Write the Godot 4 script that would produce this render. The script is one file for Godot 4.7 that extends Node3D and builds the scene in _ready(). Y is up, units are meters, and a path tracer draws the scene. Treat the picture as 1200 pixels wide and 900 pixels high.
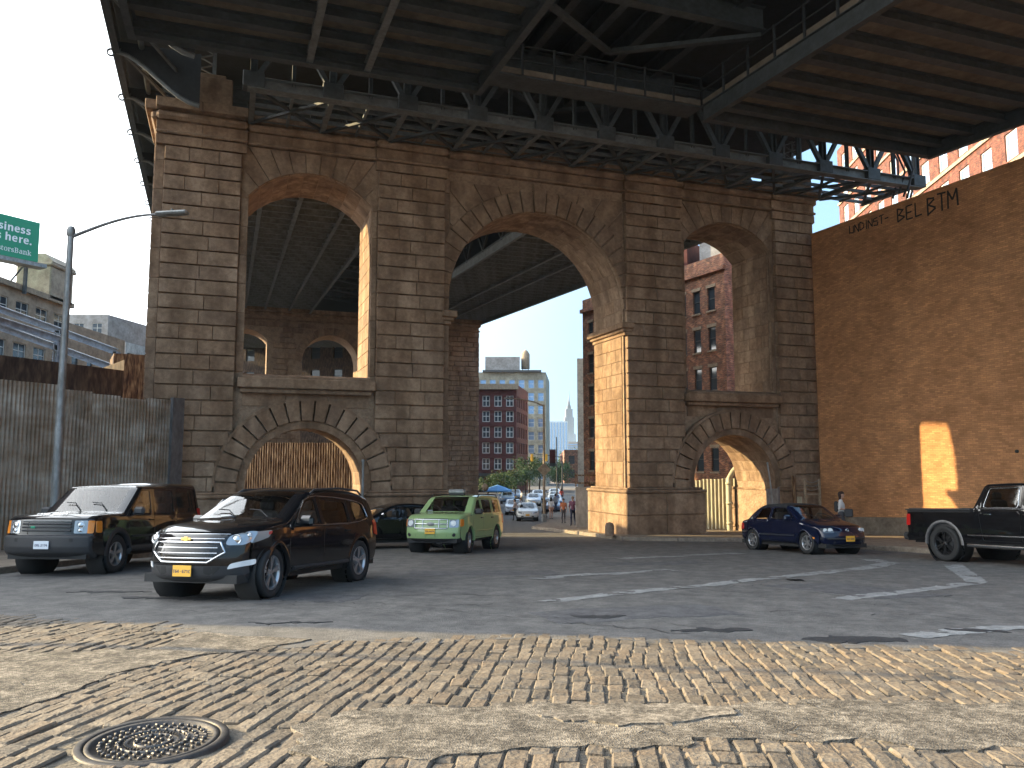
extends Node3D
# A stone bridge pier with arches under a steel deck, seen from a cobbled street. World: y up, -z is "ahead" (d = -z), the ground falls away ahead.
const BT := 19.5                     # the bridge is turned this many degrees from the street
var rng := RandomNumberGenerator.new()
var mat := {}
var used := {}
var cache := {}
var bump := FastNoiseLite.new()
var wear := FastNoiseLite.new()

class M:                             # collects triangles, commits one mesh
	var st := SurfaceTool.new()
	var n := 0
	func _init():
		st.begin(Mesh.PRIMITIVE_TRIANGLES); st.set_smooth_group(-1)
	func smooth(on: bool): st.set_smooth_group(0 if on else -1)
	func color(c: Color): st.set_color(c)
	func tri(a: Vector3, b: Vector3, c: Vector3):
		st.add_vertex(a); st.add_vertex(b); st.add_vertex(c); n += 1
	func quad(a: Vector3, b: Vector3, c: Vector3, d: Vector3):
		tri(a, b, c); tri(a, c, d)
	func box(c: Vector3, s: Vector3, b := Basis.IDENTITY):
		var v := []
		for i in 8:
			v.append(c + b * Vector3(s.x * (0.5 if i & 1 else -0.5), s.y * (0.5 if i & 2 else -0.5), s.z * (0.5 if i & 4 else -0.5)))
		quad(v[0], v[1], v[3], v[2]); quad(v[5], v[4], v[6], v[7]); quad(v[4], v[0], v[2], v[6])
		quad(v[1], v[5], v[7], v[3]); quad(v[2], v[3], v[7], v[6]); quad(v[4], v[5], v[1], v[0])
	func cbox(c: Vector3, s: Vector3, ch: float, b := Basis.IDENTITY, jit := 0.0, r: RandomNumberGenerator = null):  # chamfered box
		var p := {}
		for sx in [-1, 1]:
			for sy in [-1, 1]:
				for sz in [-1, 1]:
					var h := s * 0.5
					var j := Vector3.ZERO
					if jit > 0.0: j = Vector3(r.randf_range(-jit, jit), r.randf_range(-jit, jit) * 0.6, r.randf_range(-jit, jit))
					p[[sx, sy, sz, 0]] = c + b * (Vector3(sx * h.x, sy * (h.y - ch), sz * (h.z - ch)) + j)
					p[[sx, sy, sz, 1]] = c + b * (Vector3(sx * (h.x - ch), sy * h.y, sz * (h.z - ch)) + j)
					p[[sx, sy, sz, 2]] = c + b * (Vector3(sx * (h.x - ch), sy * (h.y - ch), sz * h.z) + j)
		for k in [-1, 1]:
			quad4(p, [k, -1, -1, 0], [k, 1, -1, 0], [k, 1, 1, 0], [k, -1, 1, 0], k > 0)
			quad4(p, [-1, k, -1, 1], [-1, k, 1, 1], [1, k, 1, 1], [1, k, -1, 1], k > 0)
			quad4(p, [-1, -1, k, 2], [1, -1, k, 2], [1, 1, k, 2], [-1, 1, k, 2], k > 0)
		for a in [-1, 1]:
			for e in [-1, 1]:
				quad4(p, [a, e, -1, 0], [a, e, 1, 0], [a, e, 1, 1], [a, e, -1, 1], a * e < 0)
				quad4(p, [a, -1, e, 0], [a, 1, e, 0], [a, 1, e, 2], [a, -1, e, 2], a * e > 0)
				quad4(p, [-1, a, e, 1], [1, a, e, 1], [1, a, e, 2], [-1, a, e, 2], a * e < 0)
				for k in [-1, 1]:
					if a * e * k > 0: tri(p[[a, e, k, 0]], p[[a, e, k, 2]], p[[a, e, k, 1]])
					else: tri(p[[a, e, k, 0]], p[[a, e, k, 1]], p[[a, e, k, 2]])
	func quad4(p: Dictionary, a: Array, b: Array, c: Array, d: Array, flip: bool):
		if flip: quad(p[d], p[c], p[b], p[a])
		else: quad(p[a], p[b], p[c], p[d])
	func bar(a: Vector3, b: Vector3, w: float, h: float, up := Vector3.UP):   # a rectangular bar from a to b
		var l := (b - a).length()
		var z := (b - a) / l
		if abs(z.dot(up)) > 0.98: up = Vector3.RIGHT
		var x := up.cross(z).normalized()
		box((a + b) * 0.5, Vector3(w, h, l), Basis(x, z.cross(x), z))
	func ibeam(a: Vector3, b: Vector3, w: float, h: float, t: float):
		var l := (b - a).length()
		var z := (b - a) / l
		var up := Vector3.UP if abs(z.y) < 0.98 else Vector3.RIGHT
		var x := up.cross(z).normalized()
		var y := z.cross(x)
		var bb := Basis(x, y, z)
		box((a + b) * 0.5, Vector3(t, h - 2.0 * t, l), bb)
		box((a + b) * 0.5 + y * (h - t) * 0.5, Vector3(w, t, l), bb)
		box((a + b) * 0.5 - y * (h - t) * 0.5, Vector3(w, t, l), bb)
	func tube(path: Array, r0: float, r1: float, sides := 8, caps := true):
		smooth(true)
		var rings := []
		var ref := Vector3.UP
		for i in path.size():
			var t: Vector3 = (path[min(i + 1, path.size() - 1)] - path[max(i - 1, 0)]).normalized()
			if abs(t.dot(ref)) > 0.95: ref = Vector3.RIGHT if abs(t.x) < 0.9 else Vector3.BACK
			var x := ref.cross(t).normalized()
			var y := t.cross(x)
			ref = y
			var r: float = lerp(r0, r1, float(i) / max(1, path.size() - 1))
			var ring := []
			for k in sides:
				var a := TAU * k / sides
				ring.append(path[i] + (x * cos(a) + y * sin(a)) * r)
			rings.append(ring)
		for i in path.size() - 1:
			for k in sides:
				quad(rings[i][k], rings[i][(k + 1) % sides], rings[i + 1][(k + 1) % sides], rings[i + 1][k])
		smooth(false)
		if caps:
			for e in [0, path.size() - 1]:
				for k in sides: tri(path[e], rings[e][k], rings[e][(k + 1) % sides])
	func lathe(prof: Array, c: Vector3, axis: Vector3, sides := 24, soft := true):   # profile of Vector2(radius, along axis)
		smooth(soft)
		var ref := Vector3.UP if abs(axis.y) < 0.9 else Vector3.RIGHT
		var x := ref.cross(axis).normalized()
		var y := axis.cross(x)
		for i in prof.size() - 1:
			for k in sides:
				var q := []
				for e in [[i, k], [i, k + 1], [i + 1, k + 1], [i + 1, k]]:
					var a: float = TAU * (e[1] % sides) / sides
					q.append(c + (x * cos(a) + y * sin(a)) * prof[e[0]].x + axis * prof[e[0]].y)
				if prof[i].x < 1e-5: tri(q[0], q[2], q[3])
				elif prof[i + 1].x < 1e-5: tri(q[0], q[1], q[2])
				else: quad(q[0], q[1], q[2], q[3])
		smooth(false)
	func prism(poly: PackedVector2Array, z0: float, z1: float, bev := 0.0):          # outline in x,y pushed from z0 (back) to z1 (front)
		var idx := Geometry2D.triangulate_polygon(poly)
		var front := poly
		if bev > 0.0:
			var o := Geometry2D.offset_polygon(poly, -bev)
			if o.size() == 1 and o[0].size() == poly.size():
				var f := PackedVector2Array()
				for p in poly:
					var best: Vector2 = o[0][0]
					for q in o[0]:
						if q.distance_to(p) < best.distance_to(p): best = q
					f.append(best)
				front = f
		for i in range(0, idx.size(), 3):
			tri(v3(front[idx[i]], z1), v3(front[idx[i + 1]], z1), v3(front[idx[i + 2]], z1))
			tri(v3(poly[idx[i + 2]], z0), v3(poly[idx[i + 1]], z0), v3(poly[idx[i]], z0))
		for i in poly.size():
			var j := (i + 1) % poly.size()
			if bev > 0.0:
				var zb: float = z1 - bev * sign(z1 - z0)
				quad(v3(poly[i], z0), v3(poly[j], z0), v3(poly[j], zb), v3(poly[i], zb))
				quad(v3(poly[i], zb), v3(poly[j], zb), v3(front[j], z1), v3(front[i], z1))
			else:
				quad(v3(poly[i], z0), v3(poly[j], z0), v3(poly[j], z1), v3(poly[i], z1))
	static func v3(p: Vector2, z: float) -> Vector3: return Vector3(p.x, p.y, z)
	func done() -> ArrayMesh:
		st.index(); st.generate_normals()
		return st.commit()

# ---------- nodes
func numbered(called: String, parent: Node) -> String:
	var key := called + "@" + str(parent.get_instance_id())
	var k: int = used.get(key, 0)
	used[key] = k + 1
	return called if k == 0 else "%s_%03d" % [called, k]
func put(called: String, mesh: Mesh, m: Material, parent: Node = null, at := Transform3D.IDENTITY) -> MeshInstance3D:
	if parent == null: parent = self
	var o := MeshInstance3D.new()
	o.mesh = mesh; o.material_override = m; o.transform = at
	o.name = numbered(called, parent)
	parent.add_child(o, true)
	return o
func build(called: String, mm: M, m: Material, parent: Node = null, at := Transform3D.IDENTITY) -> MeshInstance3D:
	return put(called, mm.done(), m, parent, at)
func thing(called: String, at := Transform3D.IDENTITY) -> Node3D:
	var o := Node3D.new()
	o.name = numbered(called, self); o.transform = at
	add_child(o, true)
	return o
func tag(o: Node, label: String, category := "", group := "", kind := "") -> Node:
	if label: o.set_meta("label", label)
	if category: o.set_meta("category", category)
	if group: o.set_meta("group", group)
	if kind: o.set_meta("kind", kind)
	return o
func stuff(o: Node) -> Node:
	o.set_meta("kind", "stuff"); return o

# ---------- the lie of the land
func gy(d: float) -> float:
	if d < 4.5: return 0.0
	if d < 50.0: return -0.05 * (d - 4.5)
	var e: float = min(d, 90.0) - 50.0
	return -2.275 - 0.05 * (e - e * e / 80.0)
func H(x: float, d: float) -> float:          # road surface
	var k: float = clamp((70.0 - d) / 40.0, 0.0, 1.0)
	return gy(d) + (bump.get_noise_2d(x, d) * 0.028 + bump.get_noise_2d(x * 4.1 + 50.0, d * 4.1) * 0.006) * k
func G(x: float, d: float, up := 0.0) -> Vector3: return Vector3(x, H(x, d) + up, -d)
func bw(p: Vector3) -> Vector3: return Basis(Vector3.UP, deg_to_rad(BT)) * p     # bridge axes to world

# ---------- clip a polygon to a grid: triangles small enough to bend
func grid_tris(poly: PackedVector2Array, cell: float, holes := []) -> PackedVector2Array:
	var out := PackedVector2Array()
	var lo := poly[0]; var hi := poly[0]
	for p in poly: lo = lo.min(p); hi = hi.max(p)
	var nx := int(ceil((hi.x - lo.x) / cell)); var ny := int(ceil((hi.y - lo.y) / cell))
	var touched := {}
	var all := [poly] + holes
	for q in all:
		for i in q.size():
			var a: Vector2 = q[i]; var b: Vector2 = q[(i + 1) % q.size()]
			var n := int(ceil(a.distance_to(b) / (cell * 0.3))) + 1
			for k in n + 1:
				var c := (a.lerp(b, float(k) / n) - lo) / cell
				for ox in [-0.12, 0.12]:
					for oy in [-0.12, 0.12]: touched[Vector2i(int(floor(c.x + ox)), int(floor(c.y + oy)))] = true
	for j in ny:
		for i in nx:
			var o := lo + Vector2(i, j) * cell
			var sq := PackedVector2Array([o, o + Vector2(cell, 0), o + Vector2(cell, cell), o + Vector2(0, cell)])
			if not touched.has(Vector2i(i, j)):
				var c := o + Vector2(cell, cell) * 0.5
				var inside := Geometry2D.is_point_in_polygon(c, poly)
				if inside:
					for h in holes:
						if Geometry2D.is_point_in_polygon(c, h): inside = false; break
				if inside: out.append_array(PackedVector2Array([sq[0], sq[1], sq[2], sq[0], sq[2], sq[3]]))
				continue
			var parts := Geometry2D.intersect_polygons(sq, poly)
			for h in holes:
				var next := []
				for p in parts: next.append_array(Geometry2D.clip_polygons(p, h))
				parts.assign(next)
			for p in parts:
				if p.size() < 3 or Geometry2D.is_polygon_clockwise(p) and parts.size() > 1: continue
				var idx := Geometry2D.triangulate_polygon(p)
				for k in idx: out.append(p[k])
	# one winding for all
	for k in range(0, out.size(), 3):
		if (out[k + 1] - out[k]).cross(out[k + 2] - out[k]) < 0.0:
			var t := out[k + 1]; out[k + 1] = out[k + 2]; out[k + 2] = t
	return out
func rough_edge(poly: Array, amp: float, step: float, seed_: int, freq := 1.3) -> PackedVector2Array:
	var n := FastNoiseLite.new(); n.seed = seed_; n.frequency = freq; n.fractal_octaves = 3
	var out := PackedVector2Array()
	for i in poly.size():
		var a: Vector2 = poly[i]; var b: Vector2 = poly[(i + 1) % poly.size()]
		var k := int(max(1.0, ceil(a.distance_to(b) / step)))
		for j in k:
			var p := a.lerp(b, float(j) / k)
			out.append(p + Vector2(n.get_noise_2d(p.x, p.y), n.get_noise_2d(p.x + 77.0, p.y)) * amp)
	return out
func sheet(called: String, poly: PackedVector2Array, cell: float, up: float, m: Material, skirt := 0.0, parent: Node = null, keep := 0.0) -> MeshInstance3D:  # a sheet lying on the ground, outline in (x, d)
	var mm := M.new()
	mm.smooth(true)
	var t := grid_tris(poly, cell)
	for k in range(0, t.size(), 3):
		var c := (t[k] + t[k + 1] + t[k + 2]) / 3.0
		if keep > 0.0 and wear.get_noise_2d(c.x, c.y) > keep: continue
		mm.tri(G(t[k].x, t[k].y, up), G(t[k + 1].x, t[k + 1].y, up), G(t[k + 2].x, t[k + 2].y, up))
	if skirt > 0.0:
		mm.smooth(false)
		for i in poly.size():
			var a := poly[i]; var b := poly[(i + 1) % poly.size()]
			mm.quad(G(a.x, a.y, up), G(b.x, b.y, up), G(b.x, b.y, up - skirt), G(a.x, a.y, up - skirt))
	return build(called, mm, m, parent)
func pv(a: Array) -> PackedVector2Array: return PackedVector2Array(a)
func rect(x0: float, y0: float, x1: float, y1: float) -> PackedVector2Array:
	return pv([Vector2(x0, y0), Vector2(x1, y0), Vector2(x1, y1), Vector2(x0, y1)])
func circle(c: Vector2, r: float, n := 28) -> PackedVector2Array:
	var p := PackedVector2Array()
	for i in n: p.append(c + Vector2.from_angle(TAU * i / n) * r)
	return p

# ---------- materials
func noise_img(size: int, sd: int, freq: float, oct := 4, type := FastNoiseLite.TYPE_SIMPLEX_SMOOTH) -> Image:
	var n := FastNoiseLite.new()
	n.seed = sd; n.frequency = freq; n.fractal_octaves = oct; n.noise_type = type
	return n.get_seamless_image(size, size)
func mixed(size: int, layers: Array, c0: Color, c1: Color, gain := 1.0) -> ImageTexture:     # layers: [image, weight]; colours are sRGB
	var im := Image.create(size, size, false, Image.FORMAT_RGB8)
	var data := []
	for l in layers: data.append(l[0].get_data())
	var wsum := 0.0
	for l in layers: wsum += l[1]
	var bytes := PackedByteArray(); bytes.resize(size * size * 3)
	for i in size * size:
		var v := 0.0
		for k in layers.size(): v += data[k][i] * layers[k][1]
		v = clamp((v / (255.0 * wsum) - 0.5) * gain + 0.5, 0.0, 1.0)
		bytes[i * 3] = int(lerp(c0.r, c1.r, v) * 255.0); bytes[i * 3 + 1] = int(lerp(c0.g, c1.g, v) * 255.0); bytes[i * 3 + 2] = int(lerp(c0.b, c1.b, v) * 255.0)
	im = Image.create_from_data(size, size, false, Image.FORMAT_RGB8, bytes)
	return ImageTexture.create_from_image(im)
func bumps(src: Image, strength: float) -> ImageTexture:
	var im: Image = src.duplicate()
	im.convert(Image.FORMAT_RGBA8)
	im.bump_map_to_normal_map(strength)
	return ImageTexture.create_from_image(im)
func surf(c: Color, rough: float, tex: Texture2D = null, nrm: Texture2D = null, scale := Vector3.ONE, metal := 0.0, nscale := 1.0) -> StandardMaterial3D:
	var m := StandardMaterial3D.new()
	m.albedo_color = c; m.roughness = rough; m.metallic = metal
	if tex: m.albedo_texture = tex
	if nrm: m.normal_enabled = true; m.normal_texture = nrm; m.normal_scale = nscale
	if tex or nrm:
		m.uv1_triplanar = true; m.uv1_world_triplanar = true; m.uv1_scale = scale; m.uv1_triplanar_sharpness = 6.0
	return m
func lin(r: float, g: float, b: float) -> Color: return Color(r, g, b).linear_to_srgb()
func brick_tex(size: int, nb: int, nc: int, cols: Array, mortar: Color, sd: int, blotch := 1.0) -> Array:     # nb bricks across, nc courses; returns [albedo, normal]
	rng.seed = sd
	var a := PackedByteArray(); a.resize(size * size * 3)
	var hgt := PackedByteArray(); hgt.resize(size * size)
	var grain := noise_img(size, sd, 0.09, 3).get_data()
	var big := noise_img(size, sd + 1, 0.006, 4).get_data()
	var tone := []
	for c in nc:
		var row := []
		for b in nb + 1: row.append([cols[rng.randi() % cols.size()], rng.randf_range(1.0 - 0.16 * sqrt(blotch), 1.0 + 0.1 * sqrt(blotch))])
		tone.append(row)
	for y in size:
		var fy := float(y) / size * nc
		var c := int(fy)
		for x in size:
			var fx := fposmod(float(x) / size * nb + (0.5 if c % 2 else 0.0), nb)
			var b := int(fx)
			var ex: float = min(fx - b, 1.0 - fx + b) * (float(size) / nb)
			var ey: float = min(fy - c, 1.0 - fy + c) * (float(size) / nc)
			var i := y * size + x
			var g: float = (grain[i] / 255.0 - 0.5) * 0.3 * blotch + (big[i] / 255.0 - 0.5) * 0.5 * blotch
			var col: Color = mortar
			var hh := 60.0
			if ex > 1.0 and ey > 1.0:
				col = tone[c][b][0] * tone[c][b][1]
				hh = 190.0 + g * 60.0
			col = col * (1.0 + g)
			a[i * 3] = int(clamp(col.r, 0.0, 1.0) * 255.0); a[i * 3 + 1] = int(clamp(col.g, 0.0, 1.0) * 255.0); a[i * 3 + 2] = int(clamp(col.b, 0.0, 1.0) * 255.0)
			hgt[i] = int(clamp(hh, 0.0, 255.0))
	var im := Image.create_from_data(size, size, false, Image.FORMAT_RGB8, a)
	var hi := Image.create_from_data(size, size, false, Image.FORMAT_L8, hgt)
	return [ImageTexture.create_from_image(im), bumps(hi, 2.0)]
func make_materials():
	var fine := noise_img(512, 1, 0.22, 2)
	var mid := noise_img(512, 2, 0.035, 4)
	var coarse := noise_img(512, 3, 0.008, 5)
	var cell := noise_img(512, 4, 0.06, 2, FastNoiseLite.TYPE_CELLULAR)
	var streak := noise_img(512, 9, 0.02, 5)
	var t_stone := mixed(512, [[fine, 0.9], [mid, 0.8], [coarse, 1.1]], Color(0.62, 0.57, 0.53), Color(1, 0.97, 0.93), 1.5)
	var n_grain := bumps(fine, 1.6)
	var n_mid := bumps(mid, 6.0)
	var tones := [lin(0.56, 0.425, 0.31), lin(0.52, 0.395, 0.295), lin(0.60, 0.46, 0.34), lin(0.56, 0.41, 0.29)]
	var soot := mixed(512, [[coarse, 1.2], [streak, 1.0], [mid, 0.4]], Color(0.68, 0.64, 0.60), Color(1, 1, 1), 2.2)
	for i in 4: mat["stone%d" % i] = surf(tones[i], 0.92, t_stone, n_mid, Vector3(0.21, 0.21, 0.21) * (1.0 + 0.17 * i), 0.0, 0.18)
	for i in 4: sooty(mat["stone%d" % i], soot, Vector3(0.16, 0.035, 0.16))
	mat.stone_core = surf(lin(0.46, 0.35, 0.255), 0.95, t_stone, n_mid, Vector3(0.3, 0.3, 0.3), 0.0, 0.6)
	var t_asph := mixed(512, [[fine, 1.3], [cell, 0.5], [coarse, 1.0], [mid, 0.5]], Color(0.50, 0.50, 0.51), Color(1, 1, 1), 1.6)
	mat.asphalt = surf(lin(0.215, 0.198, 0.178), 0.88, t_asph, n_grain, Vector3(0.36, 0.36, 0.36), 0.0, 1.0)
	var t_patch := mixed(512, [[fine, 1.2], [cell, 0.9], [coarse, 0.8]], Color(0.36, 0.35, 0.34), Color(1, 1, 1), 2.6)
	mat.asphalt_patch = surf(lin(0.34, 0.288, 0.225), 0.92, t_patch, bumps(fine, 3.0), Vector3(0.62, 0.62, 0.62), 0.0, 1.3)
	mat.asphalt_repair = surf(lin(0.175, 0.165, 0.16), 0.88, t_asph, n_grain, Vector3(0.55, 0.55, 0.55))
	mat.asphalt_dark = surf(lin(0.045, 0.043, 0.043), 0.8, t_asph, n_grain, Vector3(0.5, 0.5, 0.5))
	mat.asphalt_old = surf(lin(0.36, 0.305, 0.24), 0.92, t_patch, n_grain, Vector3(0.7, 0.7, 0.7))
	mat.dirt = surf(lin(0.20, 0.165, 0.12), 0.97, t_asph, n_mid, Vector3(0.6, 0.6, 0.6))
	mat.paint = surf(lin(0.46, 0.45, 0.42), 0.85, t_asph, n_grain, Vector3(0.7, 0.7, 0.7))
	var cob := [lin(0.21, 0.182, 0.145), lin(0.25, 0.22, 0.178), lin(0.165, 0.146, 0.12), lin(0.225, 0.188, 0.145), lin(0.19, 0.172, 0.147)]
	for i in 5: mat["cobble%d" % i] = surf(cob[i], 0.82, t_stone, n_mid, Vector3(1.1, 1.1, 1.1), 0.0, 0.7)
	mat.concrete = surf(lin(0.33, 0.29, 0.24), 0.9, t_stone, n_grain, Vector3(0.3, 0.3, 0.3))
	mat.kerb = surf(lin(0.36, 0.33, 0.29), 0.85, t_stone, n_grain, Vector3(0.6, 0.6, 0.6))
	var bt := brick_tex(1024, 24, 72, [Color(0.64, 0.495, 0.36), Color(0.625, 0.48, 0.345), Color(0.665, 0.515, 0.375), Color(0.61, 0.47, 0.34)], Color(0.52, 0.405, 0.295), 21, 0.3)
	mat.tan_brick = surf(Color(1.24, 1.15, 1.08), 0.93, bt[0], bt[1], Vector3(0.19, 0.19, 0.19), 0.0, 0.8); sooty(mat.tan_brick, mixed(512, [[coarse, 1.0], [streak, 0.7]], Color(0.84, 0.82, 0.80), Color(1, 1, 1), 1.8), Vector3(0.07, 0.05, 0.07))
	var br := brick_tex(512, 12, 36, [Color(0.50, 0.24, 0.16), Color(0.44, 0.20, 0.14), Color(0.55, 0.28, 0.19), Color(0.40, 0.19, 0.14)], Color(0.45, 0.36, 0.30), 22)
	mat.red_brick = surf(Color(1.08, 1.32, 1.35), 0.93, br[0], br[1], Vector3(0.38, 0.38, 0.38), 0.0, 0.8)
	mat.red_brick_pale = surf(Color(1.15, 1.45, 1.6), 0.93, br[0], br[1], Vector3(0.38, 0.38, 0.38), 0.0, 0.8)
	mat.orange_brick = surf(Color(0.86, 0.92, 0.95), 0.93, br[0], br[1], Vector3(0.38, 0.38, 0.38), 0.0, 0.8)
	mat.maroon = surf(lin(0.15, 0.05, 0.045), 0.9, t_stone, null, Vector3(0.1, 0.1, 0.1))
	var t_steel := mixed(512, [[mid, 1.0], [coarse, 1.2], [fine, 0.4]], Color(0.66, 0.65, 0.63), Color(1, 1, 1), 1.5)
	mat.steel = surf(lin(0.075, 0.085, 0.09), 0.6, t_steel, null, Vector3(0.25, 0.25, 0.25))
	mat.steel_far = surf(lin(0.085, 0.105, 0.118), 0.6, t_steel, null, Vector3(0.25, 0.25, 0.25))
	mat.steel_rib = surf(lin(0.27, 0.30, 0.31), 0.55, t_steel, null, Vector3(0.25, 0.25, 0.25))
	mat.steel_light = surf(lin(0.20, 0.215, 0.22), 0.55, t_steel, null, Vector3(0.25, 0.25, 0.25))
	mat.steel_dark = surf(lin(0.035, 0.038, 0.041), 0.7, t_steel, null, Vector3(0.25, 0.25, 0.25))
	mat.soffit = surf(lin(0.22, 0.175, 0.13), 0.85, t_steel, null, Vector3(0.13, 0.13, 0.13))
	mat.corrugated = surf(lin(0.62, 0.545, 0.46), 0.65, t_steel, null, Vector3(0.35, 0.05, 0.35))
	mat.rust = surf(lin(0.13, 0.085, 0.055), 0.85, mixed(512, [[streak, 1.0], [mid, 0.6]], Color(0.35, 0.25, 0.2), Color(1, 1, 1), 1.9), null, Vector3(0.5, 0.09, 0.5))
	mat.corrugated_stained = surf(lin(0.60, 0.52, 0.44), 0.75, t_steel, null, Vector3(0.35, 0.05, 0.35))
	for k in ["corrugated", "corrugated_stained"]: sooty(mat[k], mixed(512, [[coarse, 1.3], [mid, 0.6]], Color(0.72, 0.64, 0.56), Color(1, 1, 1), 2.4), Vector3(0.10, 0.19, 0.10) if k == "corrugated" else Vector3(0.2, 0.23, 0.2))
	mat.fence_rust = surf(lin(0.42, 0.31, 0.21), 0.8, mat.rust.albedo_texture, null, Vector3(0.5, 0.09, 0.5))
	mat.cream_metal = surf(lin(0.62, 0.58, 0.42), 0.6, t_steel, null, Vector3(0.3, 0.05, 0.3))
	mat.wood = surf(lin(0.36, 0.23, 0.12), 0.8, mat.rust.albedo_texture, null, Vector3(0.7, 0.1, 0.7))
	mat.galv = surf(lin(0.36, 0.37, 0.37), 0.5, t_steel, null, Vector3(0.5, 0.2, 0.5), 0.4)
	mat.galv_dark = surf(lin(0.22, 0.215, 0.22), 0.5, t_steel, null, Vector3(0.5, 0.2, 0.5), 0.3)
	mat.iron = surf(lin(0.075, 0.068, 0.066), 0.55, t_steel, n_grain, Vector3(2, 2, 2), 0.5, 0.6)
	mat.iron_worn = surf(lin(0.16, 0.145, 0.135), 0.45, t_steel, n_grain, Vector3(3, 3, 3), 0.6, 0.5)
	mat.water = surf(lin(0.10, 0.14, 0.17), 0.08)
	mat.white = surf(lin(0.72, 0.71, 0.68), 0.7, t_steel, null, Vector3(0.2, 0.1, 0.2))
	mat.cream = surf(lin(0.50, 0.43, 0.34), 0.9, t_stone, null, Vector3(0.1, 0.1, 0.1))
	mat.grey_wall = surf(lin(0.42, 0.44, 0.46), 0.85, t_stone, null, Vector3(0.08, 0.08, 0.08))
	mat.green_grey = surf(lin(0.40, 0.43, 0.38), 0.85, t_stone, null, Vector3(0.08, 0.08, 0.08))
	mat.blue_steel = surf(lin(0.42, 0.54, 0.68), 0.5, t_steel, null, Vector3(0.3, 0.3, 0.3))
	mat.sign_green = surf(lin(0.0, 0.24, 0.12), 0.5)
	mat.sign_white = surf(lin(0.78, 0.79, 0.78), 0.5)
	mat.window_glass = surf(lin(0.035, 0.045, 0.055), 0.06)
	mat.window_blue = surf(lin(0.25, 0.36, 0.52), 0.08, null, null, Vector3.ONE, 0.5)
	mat.frame_white = surf(lin(0.62, 0.61, 0.57), 0.6)
	mat.frame_dark = surf(lin(0.05, 0.05, 0.05), 0.6)
	mat.sill = surf(lin(0.45, 0.38, 0.29), 0.85, t_stone, null, Vector3(0.4, 0.4, 0.4))
	mat.mark = surf(lin(0.035, 0.028, 0.022), 0.9)
	mat.bark = surf(lin(0.10, 0.07, 0.05), 0.95, t_stone, n_mid, Vector3(1.5, 0.5, 1.5))
	mat.leaf = surf(lin(0.05, 0.075, 0.03), 0.7); mat.leaf.backlight_enabled = true; mat.leaf.backlight = lin(0.05, 0.09, 0.02)
	mat.leaf2 = surf(lin(0.035, 0.055, 0.022), 0.7); mat.leaf2.backlight_enabled = true; mat.leaf2.backlight = lin(0.03, 0.05, 0.015)
	# cars
	mat.rubber = surf(lin(0.018, 0.018, 0.018), 0.8)
	mat.plastic = surf(lin(0.028, 0.028, 0.03), 0.6)
	mat.interior = surf(lin(0.03, 0.028, 0.027), 0.85)
	mat.seat = surf(lin(0.07, 0.062, 0.055), 0.85)
	mat.chrome = surf(lin(0.52, 0.53, 0.55), 0.16, null, null, Vector3.ONE, 1.0)
	mat.alloy = surf(lin(0.42, 0.42, 0.43), 0.3, null, null, Vector3.ONE, 0.8)
	mat.alloy_dark = surf(lin(0.03, 0.03, 0.032), 0.25, null, null, Vector3.ONE, 0.5)
	mat.lens = surf(lin(0.34, 0.36, 0.38), 0.07, null, null, Vector3.ONE, 0.5)
	mat.lens_dark = surf(lin(0.10, 0.11, 0.12), 0.08, null, null, Vector3.ONE, 0.3)
	mat.amber = surf(lin(0.75, 0.24, 0.03), 0.15)
	mat.red_lens = surf(lin(0.42, 0.015, 0.012), 0.12)
	mat.gold = surf(lin(0.75, 0.52, 0.16), 0.3, null, null, Vector3.ONE, 0.7)
	mat.plate_yellow = surf(lin(0.80, 0.42, 0.04), 0.5)
	mat.plate_white = surf(lin(0.62, 0.65, 0.68), 0.5)
	mat.plate_ink = surf(lin(0.04, 0.04, 0.09), 0.6)
	mat.fog_white = surf(lin(0.8, 0.8, 0.78), 0.1)
	mat.glass = glass(Color(0.02, 0.025, 0.03, 0.30))
	mat.glass_tint = glass(Color(0.006, 0.007, 0.008, 0.72))
	mat.paint_black = car_paint(lin(0.006, 0.006, 0.007))
	mat.paint_black2 = car_paint(lin(0.009, 0.009, 0.010))
	mat.paint_green = car_paint(lin(0.27, 0.38, 0.17))
	mat.paint_blue = car_paint(lin(0.004, 0.007, 0.024))
	mat.soft_top = surf(lin(0.012, 0.012, 0.014), 0.85)
	mat.cloth = StandardMaterial3D.new(); mat.cloth.vertex_color_use_as_albedo = true; mat.cloth.roughness = 0.85
func sooty(m: StandardMaterial3D, t: Texture2D, scale: Vector3):
	m.detail_enabled = true; m.detail_blend_mode = BaseMaterial3D.BLEND_MODE_MUL; m.detail_albedo = t; m.detail_uv_layer = BaseMaterial3D.DETAIL_UV_2
	m.uv2_triplanar = true; m.uv2_world_triplanar = true; m.uv2_scale = scale
func glass(c: Color) -> StandardMaterial3D:
	var m := StandardMaterial3D.new()
	m.albedo_color = c; m.transparency = BaseMaterial3D.TRANSPARENCY_ALPHA; m.roughness = 0.03; m.metallic_specular = 0.6
	return m
func car_paint(c: Color) -> StandardMaterial3D:
	var m := surf(c, 0.3)
	m.metallic_specular = 0.15
	m.clearcoat_enabled = true; m.clearcoat = 1.0; m.clearcoat_roughness = 0.04
	return m

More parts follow.
